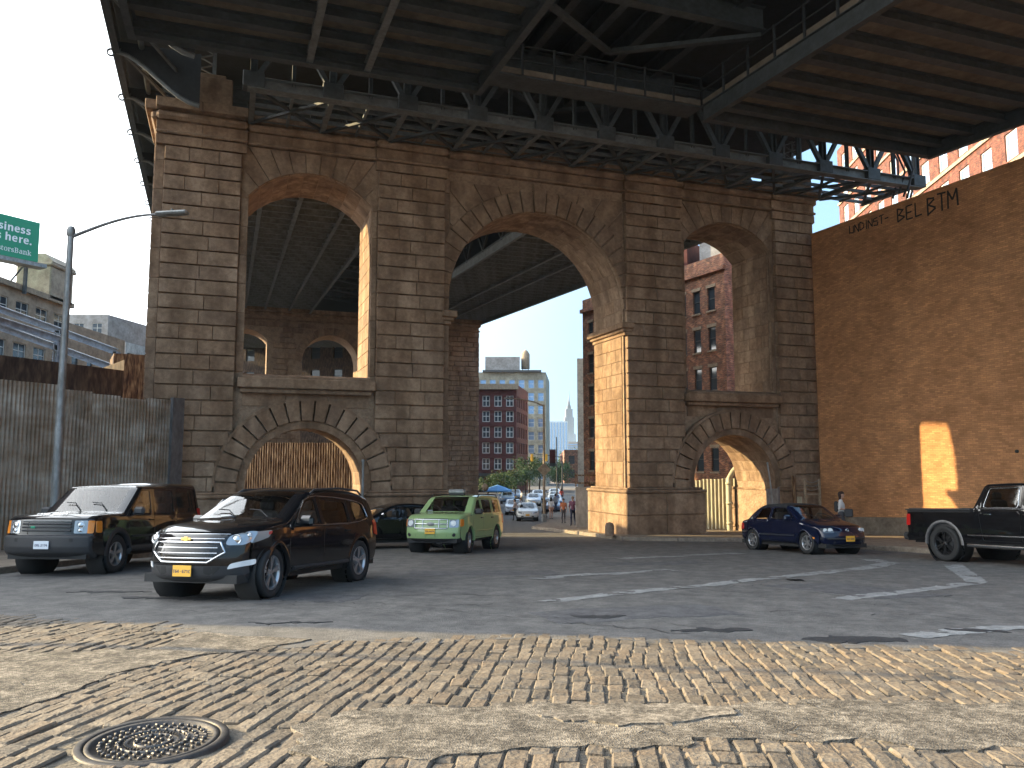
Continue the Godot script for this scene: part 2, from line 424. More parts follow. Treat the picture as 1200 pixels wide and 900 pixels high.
# ---------- the scene
func _ready():
	var cam := Camera3D.new(); cam.name = "camera"
	cam.fov = 2.0 * rad_to_deg(atan(450.0 / 936.0)); cam.keep_aspect = Camera3D.KEEP_HEIGHT
	cam.position = Vector3(0, 1.6, 0); cam.rotation.x = atan(95.0 / 936.0); cam.far = 12000.0; cam.near = 0.05
	add_child(cam); cam.current = true
	var env := Environment.new()
	env.background_mode = Environment.BG_SKY
	env.sky = Sky.new()
	var sun_dir := sun_towards()
	var pano := PanoramaSkyMaterial.new(); pano.panorama = sky_picture(sun_dir)
	env.sky.sky_material = pano
	env.background_energy_multiplier = 1.0
	env.tonemap_mode = Environment.TONE_MAPPER_LINEAR
	env.tonemap_exposure = 4.9
	env.ssao_enabled = true; env.ssil_enabled = true; env.sdfgi_enabled = true
	env.fog_enabled = true; env.fog_density = 0.00011; env.fog_light_color = Color(0.72, 0.82, 0.92)
	var we := WorldEnvironment.new(); we.name = "environment"; we.environment = env
	add_child(we)
	var sun := DirectionalLight3D.new(); sun.name = "sun"
	sun.basis = Basis.looking_at(-sun_dir); sun.light_energy = 0.86; sun.light_color = Color(1.0, 0.90, 0.68)
	sun.light_angular_distance = 0.5; sun.shadow_enabled = true
	add_child(sun)
	bump.seed = 5; bump.frequency = 0.35; bump.fractal_octaves = 3
	wear.seed = 8; wear.frequency = 1.4; wear.fractal_octaves = 4
	make_materials()
	setting()
	pier()
	deck()
	surroundings()
	far_city()
	vehicles()
	street_things()
	people()

func sun_towards() -> Vector3:
	var el := deg_to_rad(19.0); var az := deg_to_rad(10.5)
	return Vector3(-cos(el) * cos(az), sin(el), -cos(el) * sin(az))
func sky_picture(s: Vector3) -> ImageTexture:
	var w := 512; var h := 256
	var im := Image.create(w, h, false, Image.FORMAT_RGBF)
	var n := FastNoiseLite.new(); n.seed = 3; n.frequency = 1.6; n.fractal_octaves = 5
	for y in h:
		var th := PI * (y + 0.5) / h
		for x in w:
			var ph := TAU * (x + 0.5) / w
			var d := Vector3(sin(th) * sin(ph), cos(th), -sin(th) * cos(ph))
			var e: float = clamp(d.y, 0.0, 1.0)
			var hor := Vector3(0.145, 0.215, 0.258); var zen := Vector3(0.095, 0.18, 0.31)
			var c := hor.lerp(zen, pow(e, 0.55))
			var g: float = max(0.0, d.dot(s))
			c += Vector3(1.0, 0.96, 0.88) * (1.5 * pow(g, 2.1) + 1.3 * pow(g, 12.0))
			var cl: float = smoothstep(0.12, 0.5, n.get_noise_3d(d.x * 1.6, d.y * 4.0, d.z * 1.6)) * smoothstep(0.02, 0.25, e)
			c = c.lerp(Vector3(0.85, 0.86, 0.86) * (0.8 + 0.6 * g), cl * 0.3)
			if d.y < 0.0: c = c.lerp(Vector3(0.22, 0.21, 0.19), smoothstep(0.0, 0.08, -d.y))
			im.set_pixel(x, y, Color(c.x, c.y, c.z))
	return ImageTexture.create_from_image(im)

# ---------- ground, road, cobbles, pavements
func structure(o: Node, label := "") -> Node:
	o.set_meta("kind", "structure")
	if label: o.set_meta("label", label)
	return o
func setting():
	var mm := M.new(); mm.smooth(true)
	var ds := [-60.0, -30.0, -10.0, 0.0, 3.0, 6.0, 9.0, 12.0, 16.0, 20.0, 25.0, 30.0, 35.0, 40.0, 45.0, 50.0, 55.0, 60.0, 65.0, 70.0, 75.0, 80.0, 85.0, 90.0, 110.0, 125.0, 200.0, 300.0, 470.0, 476.0, 1300.0, 1310.0, 3000.0, 9000.0]
	var xs := [-4000.0, -1000.0, -300.0, -80.0, -30.0, -10.0, 10.0, 30.0, 80.0, 300.0, 1000.0, 4000.0]
	var gh := func(d: float) -> float:
		if d < 111.0: return gy(d) - 0.14
		if d > 471.0 and d < 1305.0: return -9.0
		return gy(d) - 0.01
	for j in ds.size() - 1:
		for i in xs.size() - 1:
			mm.quad(Vector3(xs[i], gh.call(ds[j]), -ds[j]), Vector3(xs[i + 1], gh.call(ds[j]), -ds[j]), Vector3(xs[i + 1], gh.call(ds[j + 1]), -ds[j + 1]), Vector3(xs[i], gh.call(ds[j + 1]), -ds[j + 1]))
	structure(build("ground", mm, mat.asphalt), "ground falling gently away under the bridge towards the river")
	mm = M.new()
	mm.quad(Vector3(-4000, -6, -472), Vector3(4000, -6, -472), Vector3(4000, -6, -1304), Vector3(-4000, -6, -1304))
	structure(build("river", mm, mat.water), "strip of river at the far end of the street")
	var edge := [Vector2(-22, 13.2), Vector2(-12, 11.3), Vector2(-6.3, 10.1), Vector2(-4.1, 9.35), Vector2(-3.3, 8.7), Vector2(-2.2, 8.05), Vector2(0, 8.6), Vector2(2.2, 8.25), Vector2(4.7, 7.6), Vector2(9, 6.6), Vector2(16, 5.2), Vector2(34, 4.0), Vector2(34, 31.6), Vector2(-22, 31.6)]
	var road := sheet("asphalt_road", rough_edge(edge, 0.22, 0.12, 31), 0.3, 0.0, mat.asphalt, 0.06)
	structure(road, "worn dark asphalt road running under the bridge")
	var far_road := sheet("asphalt_road", rect(-30, 31.3, 36, 112), 1.6, -0.012, mat.asphalt)
	structure(far_road, "asphalt street going on past the bridge pier downhill")
	cobbles()
	# white lines, worn through
	var lines := [[Vector2(0.33, 15.5), Vector2(3.5, 17.55)], [Vector2(0.49, 11.8), Vector2(4.3, 15.0), Vector2(8.05, 18.2), Vector2(9.16, 19.6), Vector2(9.2, 20.9)], [Vector2(4.84, 12.0), Vector2(8.45, 14.8), Vector2(10.3, 19.0)], [Vector2(2.78, 21.2), Vector2(6.76, 23.8)], [Vector2(4.2, 8.6), Vector2(5.6, 9.3), Vector2(6.6, 9.2)]]
	var k := 0
	for l in lines:
		var strip := PackedVector2Array(); var back := PackedVector2Array()
		for i in l.size():
			var t: Vector2 = (l[min(i + 1, l.size() - 1)] - l[max(i - 1, 0)]).normalized()
			var w := 0.17 if i < 2 else 0.22
			strip.append(l[i] + t.orthogonal() * w); back.insert(0, l[i] - t.orthogonal() * w)
		strip.append_array(back)
		structure(sheet("road_marking", rough_edge(Array(strip), 0.05, 0.1, 40 + k, 4.0), 0.07, 0.006, mat.paint, 0.0, null, 0.27), "worn white painted line on the asphalt road")
		k += 1
	for s in [[3.55, 8.45, 0.50, 0.2], [2.2, 9.2, 0.45, 0.1], [1.1, 10.2, 0.35, 0.12], [5.1, 9.0, 0.3, 0.16], [-5.0, 12.2, 0.9, 0.12], [-2.6, 9.6, 0.5, 0.08], [-6.4, 13.0, 0.7, 0.1]]:
		var ring := []
		for i in 14: ring.append(Vector2(s[0], s[1]) + Vector2(cos(TAU * i / 14) * s[2], sin(TAU * i / 14) * s[3]))
		structure(sheet("tar_patch", rough_edge(ring, 0.16, 0.06, int(s[0] * 100), 3.0), 0.1, 0.008, mat.asphalt_dark, 0.01))
	k = 0
	for r in [[1.6, 10.6, 2.6, 1.1, 0.3], [-3.4, 12.4, 2.2, 0.8, -0.2], [5.6, 13.4, 1.6, 2.4, 0.4], [-0.6, 16.8, 3.0, 1.2, 0.1], [8.5, 11.0, 2.4, 0.9, -0.3], [3.4, 19.6, 2.8, 0.9, 0.35]]:
		var q := []
		for e in [Vector2(-1, -1), Vector2(1, -1), Vector2(1, 1), Vector2(-1, 1)]: q.append(Vector2(r[0], r[1]) + (e * Vector2(r[2], r[3]) * 0.5).rotated(r[4]))
		structure(sheet("asphalt_repair", rough_edge(q, 0.07, 0.12, 60 + k, 2.5), 0.25, 0.0035, mat.asphalt_repair, 0.01))
		k += 1
	# cracks
	rng.seed = 71
	var cm := M.new()
	for c in 40:
		var p := Vector2(rng.randf_range(-8, 7), rng.randf_range(9.5, 16.0))
		var a := rng.randf_range(-0.5, 0.35)
		for i in rng.randi_range(5, 16):
			var q := p + Vector2.from_angle(a + rng.randf_range(-1.0, 1.0)) * 0.15
			var w := rng.randf_range(0.003, 0.012)
			var o := (q - p).orthogonal().normalized() * w
			cm.quad(G(p.x - o.x, p.y - o.y, 0.005), G(q.x - o.x, q.y - o.y, 0.005), G(q.x + o.x, q.y + o.y, 0.005), G(p.x + o.x, p.y + o.y, 0.005))
			p = q
	stuff(build("road_cracks", cm, mat.asphalt_dark))
	# pavements with kerbs
	var left := [Vector2(-11.4, 8), Vector2(-10.7, 14), Vector2(-10.4, 18), Vector2(-9.9, 22), Vector2(-9.4, 26), Vector2(-9.2, 30), Vector2(-13.0, 31), Vector2(-15.6, 23), Vector2(-19, 15), Vector2(-22, 8)]
	pavement(left, [0, 1, 2, 3, 4, 5], "concrete pavement along the corrugated fence")
	var right := [Vector2(20.5, 2.0), Vector2(16.4, 11.3), Vector2(12.7, 21.8), Vector2(9.25, 31.3), Vector2(6.4, 31.2), Vector2(4.5, 32.8), Vector2(3.7, 36.5), Vector2(2.6, 42.5), Vector2(1.25, 48.8), Vector2(2.3, 57.5), Vector2(3.3, 76.0), Vector2(4.9, 100.0), Vector2(30, 100), Vector2(34, 60), Vector2(34, 2)]
	pavement(right, [0, 1, 2, 3, 4, 5, 6, 7, 8, 9, 10, 11], "pale pavement round the foot of the pier and along the brick wall")
func pavement(pts: Array, kerb: Array, label: String):
	var p := sheet("pavement", pv(pts), 0.9, 0.13, mat.concrete, 0.2)
	structure(p, label)
	rng.seed = 15
	for i in kerb.size() - 1:
		var a: Vector2 = pts[kerb[i]]; var b: Vector2 = pts[kerb[i + 1]]
		if a.y > 60.0: continue
		var n := int(max(1, round(a.distance_to(b) / 1.7)))
		for k in n:
			var c := a.lerp(b, (k + 0.5) / n)
			var t := (b - a).normalized()
			var z := Vector3(t.x, 0, -t.y)
			z.y = -0.05 * t.y if c.y < 50.0 else 0.0
			z = z.normalized()
			var x := Vector3.UP.cross(z).normalized()
			var bb := Basis(x, z.cross(x), z)
			put("kerbstone", cbox_mesh(Vector3(0.16, 0.34, a.distance_to(b) / n - 0.012), 0.018), mat.kerb, p, Transform3D(bb, G(c.x, c.y, -0.03 + rng.randf_range(-0.008, 0.008))))
func cbox_mesh(s: Vector3, ch: float) -> ArrayMesh:
	var key := "%.3f %.3f %.3f %.3f" % [s.x, s.y, s.z, ch]
	if not cache.has(key):
		var mm := M.new(); mm.cbox(Vector3.ZERO, s, ch); cache[key] = mm.done()
	return cache[key]
func cobbles():
	var street := thing("cobbled_street", Transform3D(Basis.IDENTITY, G(0, 6)))
	structure(street, "old cobbled street in the sun, patched with asphalt")
	var back := Transform3D(Basis.IDENTITY, -G(0, 6))
	var bed := sheet("bed", rect(-10, -3, 10, 12), 0.35, -0.016, mat.dirt, 0.0, street)
	bed.transform = back
	var strip := rough_edge([Vector2(-9, 9.1), Vector2(-4.75, 7.65), Vector2(-3.5, 7.75), Vector2(-3.3, 8.9), Vector2(-2.1, 8.45), Vector2(-2.45, 8.0), Vector2(-3.1, 7.3), Vector2(-3.3, 6.4), Vector2(-3.4, 5.9), Vector2(-3.5, 5.45), Vector2(-5.2, 4.4), Vector2(-9, 4.5)], 0.16, 0.08, 51)
	var low := rough_edge([Vector2(-0.94, 5.75), Vector2(0, 5.78), Vector2(1.2, 5.7), Vector2(2.5, 5.82), Vector2(3.7, 5.9), Vector2(7, 6.3), Vector2(7, 4.9), Vector2(2.9, 4.74), Vector2(1.7, 4.85), Vector2(0.49, 4.78), Vector2(-0.3, 4.62), Vector2(-0.75, 4.55), Vector2(-1.0, 4.4), Vector2(-1.25, 4.8), Vector2(-1.4, 5.25)], 0.2, 0.07, 52, 1.8)
	var ring := []
	for i in 14: ring.append(Vector2(0.85, 5.5) + Vector2(cos(TAU * i / 14) * 0.62, sin(TAU * i / 14) * 0.26))
	var a1 := sheet("asphalt_patch", strip, 0.16, 0.014, mat.asphalt_patch, 0.07, street); a1.transform = back
	var a2 := sheet("asphalt_patch", low, 0.16, 0.012, mat.asphalt_patch, 0.07, street); a2.transform = back
	var a3 := sheet("asphalt_patch", rough_edge(ring, 0.13, 0.05, 53, 3.0), 0.1, 0.024, mat.asphalt_old, 0.02, street); a3.transform = back
	rng.seed = 72
	var cm := M.new()
	for c in 26:
		var p := Vector2(rng.randf_range(-0.9, 3.6), rng.randf_range(4.9, 5.65)) if c < 16 else Vector2(rng.randf_range(-5.0, -3.6), rng.randf_range(5.6, 7.4))
		var a := rng.randf_range(-PI, PI)
		for i in rng.randi_range(4, 12):
			var q := p + Vector2.from_angle(a + rng.randf_range(-0.9, 0.9)) * 0.07
			if not Geometry2D.is_point_in_polygon(q, low if c < 16 else strip): break
			var o := (q - p).orthogonal().normalized() * rng.randf_range(0.0015, 0.005)
			cm.quad(G(p.x - o.x, p.y - o.y, 0.019), G(q.x - o.x, q.y - o.y, 0.019), G(q.x + o.x, q.y + o.y, 0.019), G(p.x + o.x, p.y + o.y, 0.019))
			p = q
	stuff(build("patch_cracks", cm, mat.asphalt_dark, street, back))
	var edge := pv([Vector2(-22, 13.6), Vector2(-12, 11.6), Vector2(-6.3, 10.4), Vector2(-4.1, 9.6), Vector2(-3.3, 9.0), Vector2(-2.2, 8.3), Vector2(0, 8.85), Vector2(2.2, 8.5), Vector2(4.7, 7.9), Vector2(9, 6.9), Vector2(16, 5.5), Vector2(34, 4), Vector2(34, 60), Vector2(-22, 60)])
	var keep_out := [edge]
	for q in [strip, low]:
		var o := Geometry2D.offset_polygon(q, -0.09)
		if o.size(): keep_out.append(o[0])
	rng.seed = 91
	var shapes := {}
	var all := []
	var ax := Vector2(sin(deg_to_rad(6.0)), cos(deg_to_rad(6.0)))
	var ay := Vector2(ax.y, -ax.x)
	var warp := FastNoiseLite.new(); warp.seed = 12; warp.frequency = 0.25
	for col in range(-75, 76):
		var t := 1.2 + rng.randf() * 0.3
		while t < 12.0:
			var len := rng.randf_range(0.15, 0.29)
			var c := ay * (col * 0.138) + ax * (t + len * 0.5)
			t += len + rng.randf_range(0.007, 0.017)
			c += Vector2(warp.get_noise_2d(c.x, c.y), warp.get_noise_2d(c.x + 40, c.y)) * 0.14
			if c.y < 2.6 or c.x < -9 or c.x > 9 or absf(c.x) > c.y * 0.72 + 1.2: continue
			if c.distance_to(Vector2(-2.12, 4.91)) < 0.52: continue
			var bad := false
			for q in keep_out:
				if Geometry2D.is_point_in_polygon(c, q): bad = true; break
			if bad: continue
			all.append([c, len])
	all.sort_custom(func(p, q): return score(p[0]) < score(q[0]))
	var far := {}
	for i in all.size():
		var c: Vector2 = all[i][0]
		var li := int(round((all[i][1] - 0.15) / 0.035))
		var key := "%d %d" % [li, rng.randi() % 3]
		var s := Vector3(0.124 + rng.randf_range(-0.012, 0.009), 0.11, 0.15 + li * 0.035)
		if not shapes.has(key):
			var mm := M.new(); mm.cbox(Vector3.ZERO, s, 0.012, Basis.IDENTITY, 0.009, rng); shapes[key] = mm.done()
		var yaw := -deg_to_rad(6.0) + rng.randf_range(-0.05, 0.05)
		var bb := Basis(Vector3.UP, yaw) * Basis(Vector3.RIGHT, (-0.05 if c.y > 4.5 else 0.0) + rng.randf_range(-0.025, 0.025)) * Basis(Vector3.BACK, rng.randf_range(-0.03, 0.03))
		var at := Transform3D(bb, G(c.x, c.y, -0.053 + rng.randf_range(-0.007, 0.007)) - G(0, 6))
		var tone := rng.randi() % 5
		if i < 290: put("cobblestone", shapes[key], mat["cobble%d" % tone], street, at)
		else:
			if not far.has(tone): far[tone] = SurfaceTool.new()
			far[tone].append_from(shapes[key], 0, at)
	for tone in far:
		stuff(put("cobblestones", far[tone].commit(), mat["cobble%d" % tone], street))
	# manhole
	var mh := thing("manhole_cover", Transform3D(Basis(Vector3.RIGHT, 0.01), G(-2.12, 4.91, 0.012)))
	tag(mh, "round cast iron manhole cover with raised bosses set among cobbles", "manhole cover")
	var f := M.new()
	f.lathe([Vector2(0.375, -0.08), Vector2(0.375, 0.004), Vector2(0.385, 0.008), Vector2(0.415, 0.008), Vector2(0.425, 0.0), Vector2(0.425, -0.08)], Vector3.ZERO, Vector3.UP, 48)
	build("frame", f, mat.iron, mh)
	var l := M.new()
	l.lathe([Vector2(0, -0.012), Vector2(0.33, -0.012), Vector2(0.335, 0.002), Vector2(0.366, 0.004), Vector2(0.37, -0.02), Vector2(0.37, -0.06)], Vector3.ZERO, Vector3.UP, 48)
	build("lid", l, mat.iron, mh)
	var b := M.new()
	for r in 7:
		var n := 1 if r == 0 else r * 6
		for i in n:
			if r in [3]: continue
			var a := TAU * (i + 0.5 * (r % 2)) / n
			var p := Vector3(cos(a), 0, sin(a)) * (r * 0.048)
			b.cbox(p + Vector3(0, -0.005, 0), Vector3(0.028, 0.022, 0.017), 0.005, Basis(Vector3.UP, -a + (0.6 if i % 2 else -0.6)))
	for i in 40:
		var a := TAU * i / 40
		b.cbox(Vector3(cos(a), 0, sin(a)) * 0.148 + Vector3(0, -0.006, 0), Vector3(0.006, 0.016, 0.022), 0.002, Basis(Vector3.UP, -a + PI / 2))
	for e in [0.105, 0.19]:
		b.lathe([Vector2(e - 0.004, -0.013), Vector2(e - 0.003, 0.003), Vector2(e + 0.003, 0.003), Vector2(e + 0.004, -0.013)], Vector3.ZERO, Vector3.UP, 40)
	stuff(build("bosses", b, mat.iron_worn, mh))
func score(c: Vector2) -> float:
	return c.y + max(0.0, absf(c.x) - c.y * 0.60) * 40.0 + max(0.0, 4.2 - c.y) * 40.0

# ---------- the stone pier
const PH := 0.563
func stone() -> Material: return mat["stone%d" % (rng.randi() % 4)]
func wedge(c: Vector2, r0: float, r1: float, a0: float, a1: float, n := 3) -> PackedVector2Array:
	var p := PackedVector2Array()
	for i in n + 1: p.append(c + Vector2.from_angle(lerp(a0, a1, float(i) / n)) * r1)
	for i in n + 1: p.append(c + Vector2.from_angle(lerp(a1, a0, float(i) / n)) * r0)
	return p
func arch_pts(c: Vector2, r: float, a0: float, a1: float, n: int) -> PackedVector2Array:
	var p := PackedVector2Array()
	for i in n + 1: p.append(c + Vector2.from_angle(lerp(a0, a1, float(i) / n)) * r)
	return p
class Pier:
	var root: Node3D
	var off: Transform3D
	var c: Vector3
func pier():
	var p := Pier.new()
	p.c = Vector3(12.1, -1.8, -33.2)
	p.root = thing("bridge_pier", Transform3D(Basis(Vector3.UP, deg_to_rad(BT)), bw(p.c)))
	p.off = Transform3D(Basis.IDENTITY, -p.c)
	tag(p.root, "huge rusticated stone bridge pier with tall central arch and two side bays", "bridge pier")
	rng.seed = 101
	var zb := -34.75; var zf := -31.78           # back and recessed front of the core
	var wl := [0.42, 5.2]; var wr := [19.75, 24.5]
	var core := M.new()
	core.prism(rect(-2.95, -5, wl[0], 13.95), zb, zf)
	core.prism(rect(wl[1], -5, 8.45, 13.95), zb, zf)
	core.prism(rect(16.55, -5, wr[0], 13.95), zb, zf)
	core.prism(rect(wr[1], -5, 27.15, 13.95), zb, zf)
	core.prism(rect(-2.95, 13.95, 27.15, 15.1), zb, zf + 0.02)
	var cc := Vector2(12.5, 8.55)
	var arch := pv([Vector2(16.55, 13.95), Vector2(8.45, 13.95)]); arch.append_array(arch_pts(cc, 4.05, PI, 0, 28))
	core.prism(arch, zb, zf)
	var lows := []
	for w in [wl, wr]:
		var m: float = (w[0] + w[1]) / 2; var r: float = (w[1] - w[0]) / 2
		var head := pv([Vector2(w[1], 13.95), Vector2(w[0], 13.95)])
		var rr: float = (r * r + 1.15 * 1.15) / 2.3
		var hc := Vector2(m, 13.15 - rr); var ha := asin(r / rr)
		head.append_array(arch_pts(hc, rr, PI / 2 + ha, PI / 2 - ha, 12))
		core.prism(head, zb, zf)
		var lc := Vector2(m, 0.8)
		var low := pv([Vector2(w[1], 4.5), Vector2(w[0], 4.5), Vector2(w[0], -5), Vector2(m - 2.26, -5)])
		low.append_array(arch_pts(lc, 2.26, PI, 0, 24)); low.append_array(pv([Vector2(m + 2.26, -5), Vector2(w[1], -5)]))
		core.prism(low, zb, zf)
		lows.append([w, m, lc, hc, rr, ha])
	build("wall_core", core, mat.stone_core, p.root, p.off)
	# pilasters: courses of blocks with deep bed joints
	var back_m := M.new()
	for e in [[-2.62, 0.12], [5.42, 8.2], [16.62, 19.5], [24.72, 27.0]]:
		back_m.prism(rect(e[0] + 0.02, 0.6, e[1] - 0.02, 13.57), zf - 0.02, -31.645)
		for k in 23:
			var y := 0.62 + k * PH
			var cuts := [0.0, 0.27 + rng.randf() * 0.06, 0.66 + rng.randf() * 0.06, 1.0] if k % 2 == 0 else [0.0, 0.46 + rng.randf() * 0.08, 1.0]
			if rng.randf() < 0.25: cuts = [0.0, 0.5 + rng.randf() * 0.2, 1.0]
			var yh := PH - 0.052
			for i in cuts.size() - 1:
				var x0: float = lerp(e[0], e[1], cuts[i]); var x1: float = lerp(e[0], e[1], cuts[i + 1])
				# blocks beside a low arch stop at its ring
				for L in lows:
					var ry: float = y + 0.5 * yh - 0.8
					if ry < 3.2 and ry > -0.5:
						var ex: float = sqrt(max(0.0, 3.32 * 3.32 - ry * ry))
						if x1 > L[1] - ex and x0 < L[1]: x1 = min(x1, L[1] - ex)
						if x0 < L[1] + ex and x1 > L[1]: x0 = max(x0, L[1] + ex)
				if x1 - x0 < 0.12: continue
				put("block", cbox_mesh(Vector3(snappedf(x1 - x0 - 0.012, 0.01), yh, 0.26), 0.02), stone(), p.root, p.off * Transform3D(Basis.IDENTITY, Vector3((x0 + x1) / 2, y + yh / 2, -31.63 + rng.randf_range(-0.008, 0.008))))
	stuff(build("pilaster_backing", back_m, mat.stone_core, p.root, p.off))
	# edge strips beside the pilasters, coursed
	for e in [[-2.95, -2.64], [0.14, 0.42], [5.2, 5.4], [8.22, 8.45], [16.42, 16.6], [19.52, 19.75], [24.5, 24.7]]:
		if e[0] == 16.42: continue
		for k in 12:
			var y := 0.62 + k * PH * 2
			if y < 4.3 and e[0] > -2.0 and not (e[0] in [8.22]): continue
			var yh: float = min(PH * 2 - 0.012, 13.6 - y)
			if yh < 0.1: continue
			put("strip_block", cbox_mesh(Vector3(e[1] - e[0], yh, 0.12), 0.008), stone(), p.root, p.off * Transform3D(Basis.IDENTITY, Vector3((e[0] + e[1]) / 2, y + yh / 2, -31.77)))
	# voussoirs of the central arch, two rings, and the courses between arch and band
	for i in 25:
		var a0 := PI * i / 25.0 + 0.006; var a1 := PI * (i + 1) / 25.0 - 0.006
		var mm := M.new(); mm.prism(wedge(cc, 4.05, 4.95 if i != 12 else 5.3, a0, a1), -31.9, -31.66 if i != 12 else -31.58, 0.02)
		build("voussoir", mm, stone(), p.root, p.off)
	for i in 14:
		var a0 := 0.3 + (PI - 0.6) * i / 14.0 + 0.005; var a1 := 0.3 + (PI - 0.6) * (i + 1) / 14.0 - 0.005
		var w := wedge(cc, 4.97, 7.2, a0, a1, 2)
		for q in Geometry2D.intersect_polygons(w, rect(8.47, 8.5, 16.53, 13.55)):
			var mm := M.new(); mm.prism(q, -31.9, -31.72, 0.012); build("spandrel_block", mm, stone(), p.root, p.off)
	# side bays
	for L in lows:
		var w: Array = L[0]; var m: float = L[1]; var lc: Vector2 = L[2]; var hc: Vector2 = L[3]; var rr: float = L[4]; var ha: float = L[5]
		for i in 11:
			var a0: float = PI / 2 - ha * 1.0 + 2.0 * ha * i / 11.0 + 0.004; var a1: float = PI / 2 - ha + 2.0 * ha * (i + 1) / 11.0 - 0.004
			var q := wedge(hc, rr, rr + 3.0, a0, a1, 2)
			for c in Geometry2D.intersect_polygons(q, rect(w[0] - 0.3, 11, w[1] + 0.3, 13.93)):
				var mm := M.new(); mm.prism(c, -31.9, -31.69, 0.015); build("voussoir", mm, stone(), p.root, p.off)
		for i in 19:
			var a0 := -0.12 + (PI + 0.24) * i / 19.0 + 0.012; var a1 := -0.12 + (PI + 0.24) * (i + 1) / 19.0 - 0.012
			var mm := M.new(); mm.prism(wedge(lc, 2.5, 3.25, a0, a1), -31.9, -31.42, 0.03); build("voussoir", mm, stone(), p.root, p.off)
		var ring := M.new(); ring.prism(wedge(lc, 2.2, 2.5, -0.25, PI + 0.25, 30), -31.9, -31.56, 0.03)
		ring.prism(wedge(lc, 3.26, 3.36, 0.0, PI, 30), -31.9, -31.5, 0.015)
		build("arch_moulding", ring, stone(), p.root, p.off)
		var led := M.new()
		led.cbox(Vector3(m, 4.68, -31.6), Vector3(w[1] - w[0] + 0.36, 0.38, 0.75), 0.03)
		led.cbox(Vector3(m, 4.40, -31.66), Vector3(w[1] - w[0] + 0.14, 0.17, 0.5), 0.03)
		build("ledge", led, stone(), p.root, p.off)
		var sl := M.new()
		sl.prism(pv([Vector2(-31.35, 4.87), Vector2(zb - 0.1, 4.87), Vector2(zb - 0.1, 4.98), Vector2(-31.75, 5.06), Vector2(-31.35, 4.95)]), w[0], w[1])
		var sn := build("sill", sl, stone(), p.root, p.off * Transform3D(Basis(Vector3(0, 0, 1), Vector3.UP, Vector3(1, 0, 0)), Vector3.ZERO))
		for i in 3: put("panel_block", cbox_mesh(Vector3((w[1] - w[0]) / 3 - 0.01, 0.5, 0.12), 0.01), stone(), p.root, p.off * Transform3D(Basis.IDENTITY, Vector3(w[0] + (i + 0.5) * (w[1] - w[0]) / 3, 4.08, -31.80)))
	# faces inside the openings
	var jamb := func(x: float, y0: float, y1: float, side: float):
		var k := 0; var y := y0
		while y < y1 - 0.1:
			var h: float = min(PH, y1 - y)
			var cuts := [0.0, 0.36, 0.7, 1.0] if k % 2 else [0.0, 0.2, 0.54, 1.0]
			for i in 3:
				var z0: float = lerp(-31.9, zb, cuts[i]); var z1: float = lerp(-31.9, zb, cuts[i + 1])
				put("jamb_block", cbox_mesh(Vector3(0.1, snappedf(h - 0.014, 0.001), snappedf(absf(z1 - z0) - 0.014, 0.001)), 0.01), stone(), p.root, p.off * Transform3D(Basis.IDENTITY, Vector3(x + side * 0.02, y + h / 2, (z0 + z1) / 2)))
			y += PH; k += 1
	jamb.call(wl[1], 5.06, 12.0, 1.0); jamb.call(wr[1], 5.06, 12.0, 1.0)
	jamb.call(16.55, 0.62, 7.35, 1.0); jamb.call(16.55, 7.95, 8.55, 1.0); jamb.call(8.45, 0.62, 7.35, -1.0)
	var soffit := func(c: Vector2, r: float, a0: float, a1: float, n: int):
		for i in n:
			var cuts := [0.0, 0.36, 0.7, 1.0] if i % 2 else [0.0, 0.24, 0.58, 1.0]
			var a: float = lerp(a0, a1, (i + 0.5) / n)
			var ch: float = 2.0 * r * sin(absf(a1 - a0) / n / 2) - 0.014
			var q := c + Vector2.from_angle(a) * (r + 0.025)
			for j in 3:
				var z0: float = lerp(-31.92, zb, cuts[j]); var z1: float = lerp(-31.92, zb, cuts[j + 1])
				put("soffit_block", cbox_mesh(Vector3(0.1, snappedf(ch, 0.001), snappedf(absf(z1 - z0) - 0.014, 0.001)), 0.01), stone(), p.root, p.off * Transform3D(Basis(Vector3.BACK, a), Vector3(q.x, q.y, (z0 + z1) / 2)))
	soffit.call(cc, 4.05, 0.0, PI, 22)
	for L in lows:
		soffit.call(L[3], L[4], PI / 2 - L[5], PI / 2 + L[5], 9)
		soffit.call(L[2], 2.26, -0.0, PI, 14)
	# imposts
	for s in [-1.0, 1.0]:
		var x: float = 12.5 + s * 4.05
		var im := M.new()
		im.cbox(Vector3(x + s * 0.04, 7.80, -33.2), Vector3(0.62, 0.26, 3.75), 0.03)
		im.cbox(Vector3(x + s * 0.07, 7.60, -33.2), Vector3(0.46, 0.14, 3.5), 0.03)
		im.cbox(Vector3(x + s * 0.1, 7.45, -33.2), Vector3(0.32, 0.15, 3.35), 0.02)
		build("impost", im, stone(), p.root, p.off)
	# plinths
	for e in [[-3.15, 0.55], [5.08, 8.75], [16.3, 20.3], [24.4, 27.2]]:
		var n := 2
		for k in 4:
			for i in n:
				var w: float = (e[1] - e[0]) / n
				put("plinth_block", cbox_mesh(Vector3(snappedf(w - 0.008, 0.002), 0.94, 4.0), 0.035), stone(), p.root, p.off * Transform3D(Basis.IDENTITY, Vector3(e[0] + (i + 0.5) * w, -0.11 - k * 0.95, -33.2)))
		var mo := M.new()
		mo.cbox(Vector3((e[0] + e[1]) / 2, 0.44, -33.2), Vector3(e[1] - e[0] + 0.1, 0.14, 4.12), 0.05)
		mo.cbox(Vector3((e[0] + e[1]) / 2, 0.555, -33.2), Vector3(e[1] - e[0] - 0.18, 0.1, 3.78), 0.04)
		build("plinth_moulding", mo, stone(), p.root, p.off)
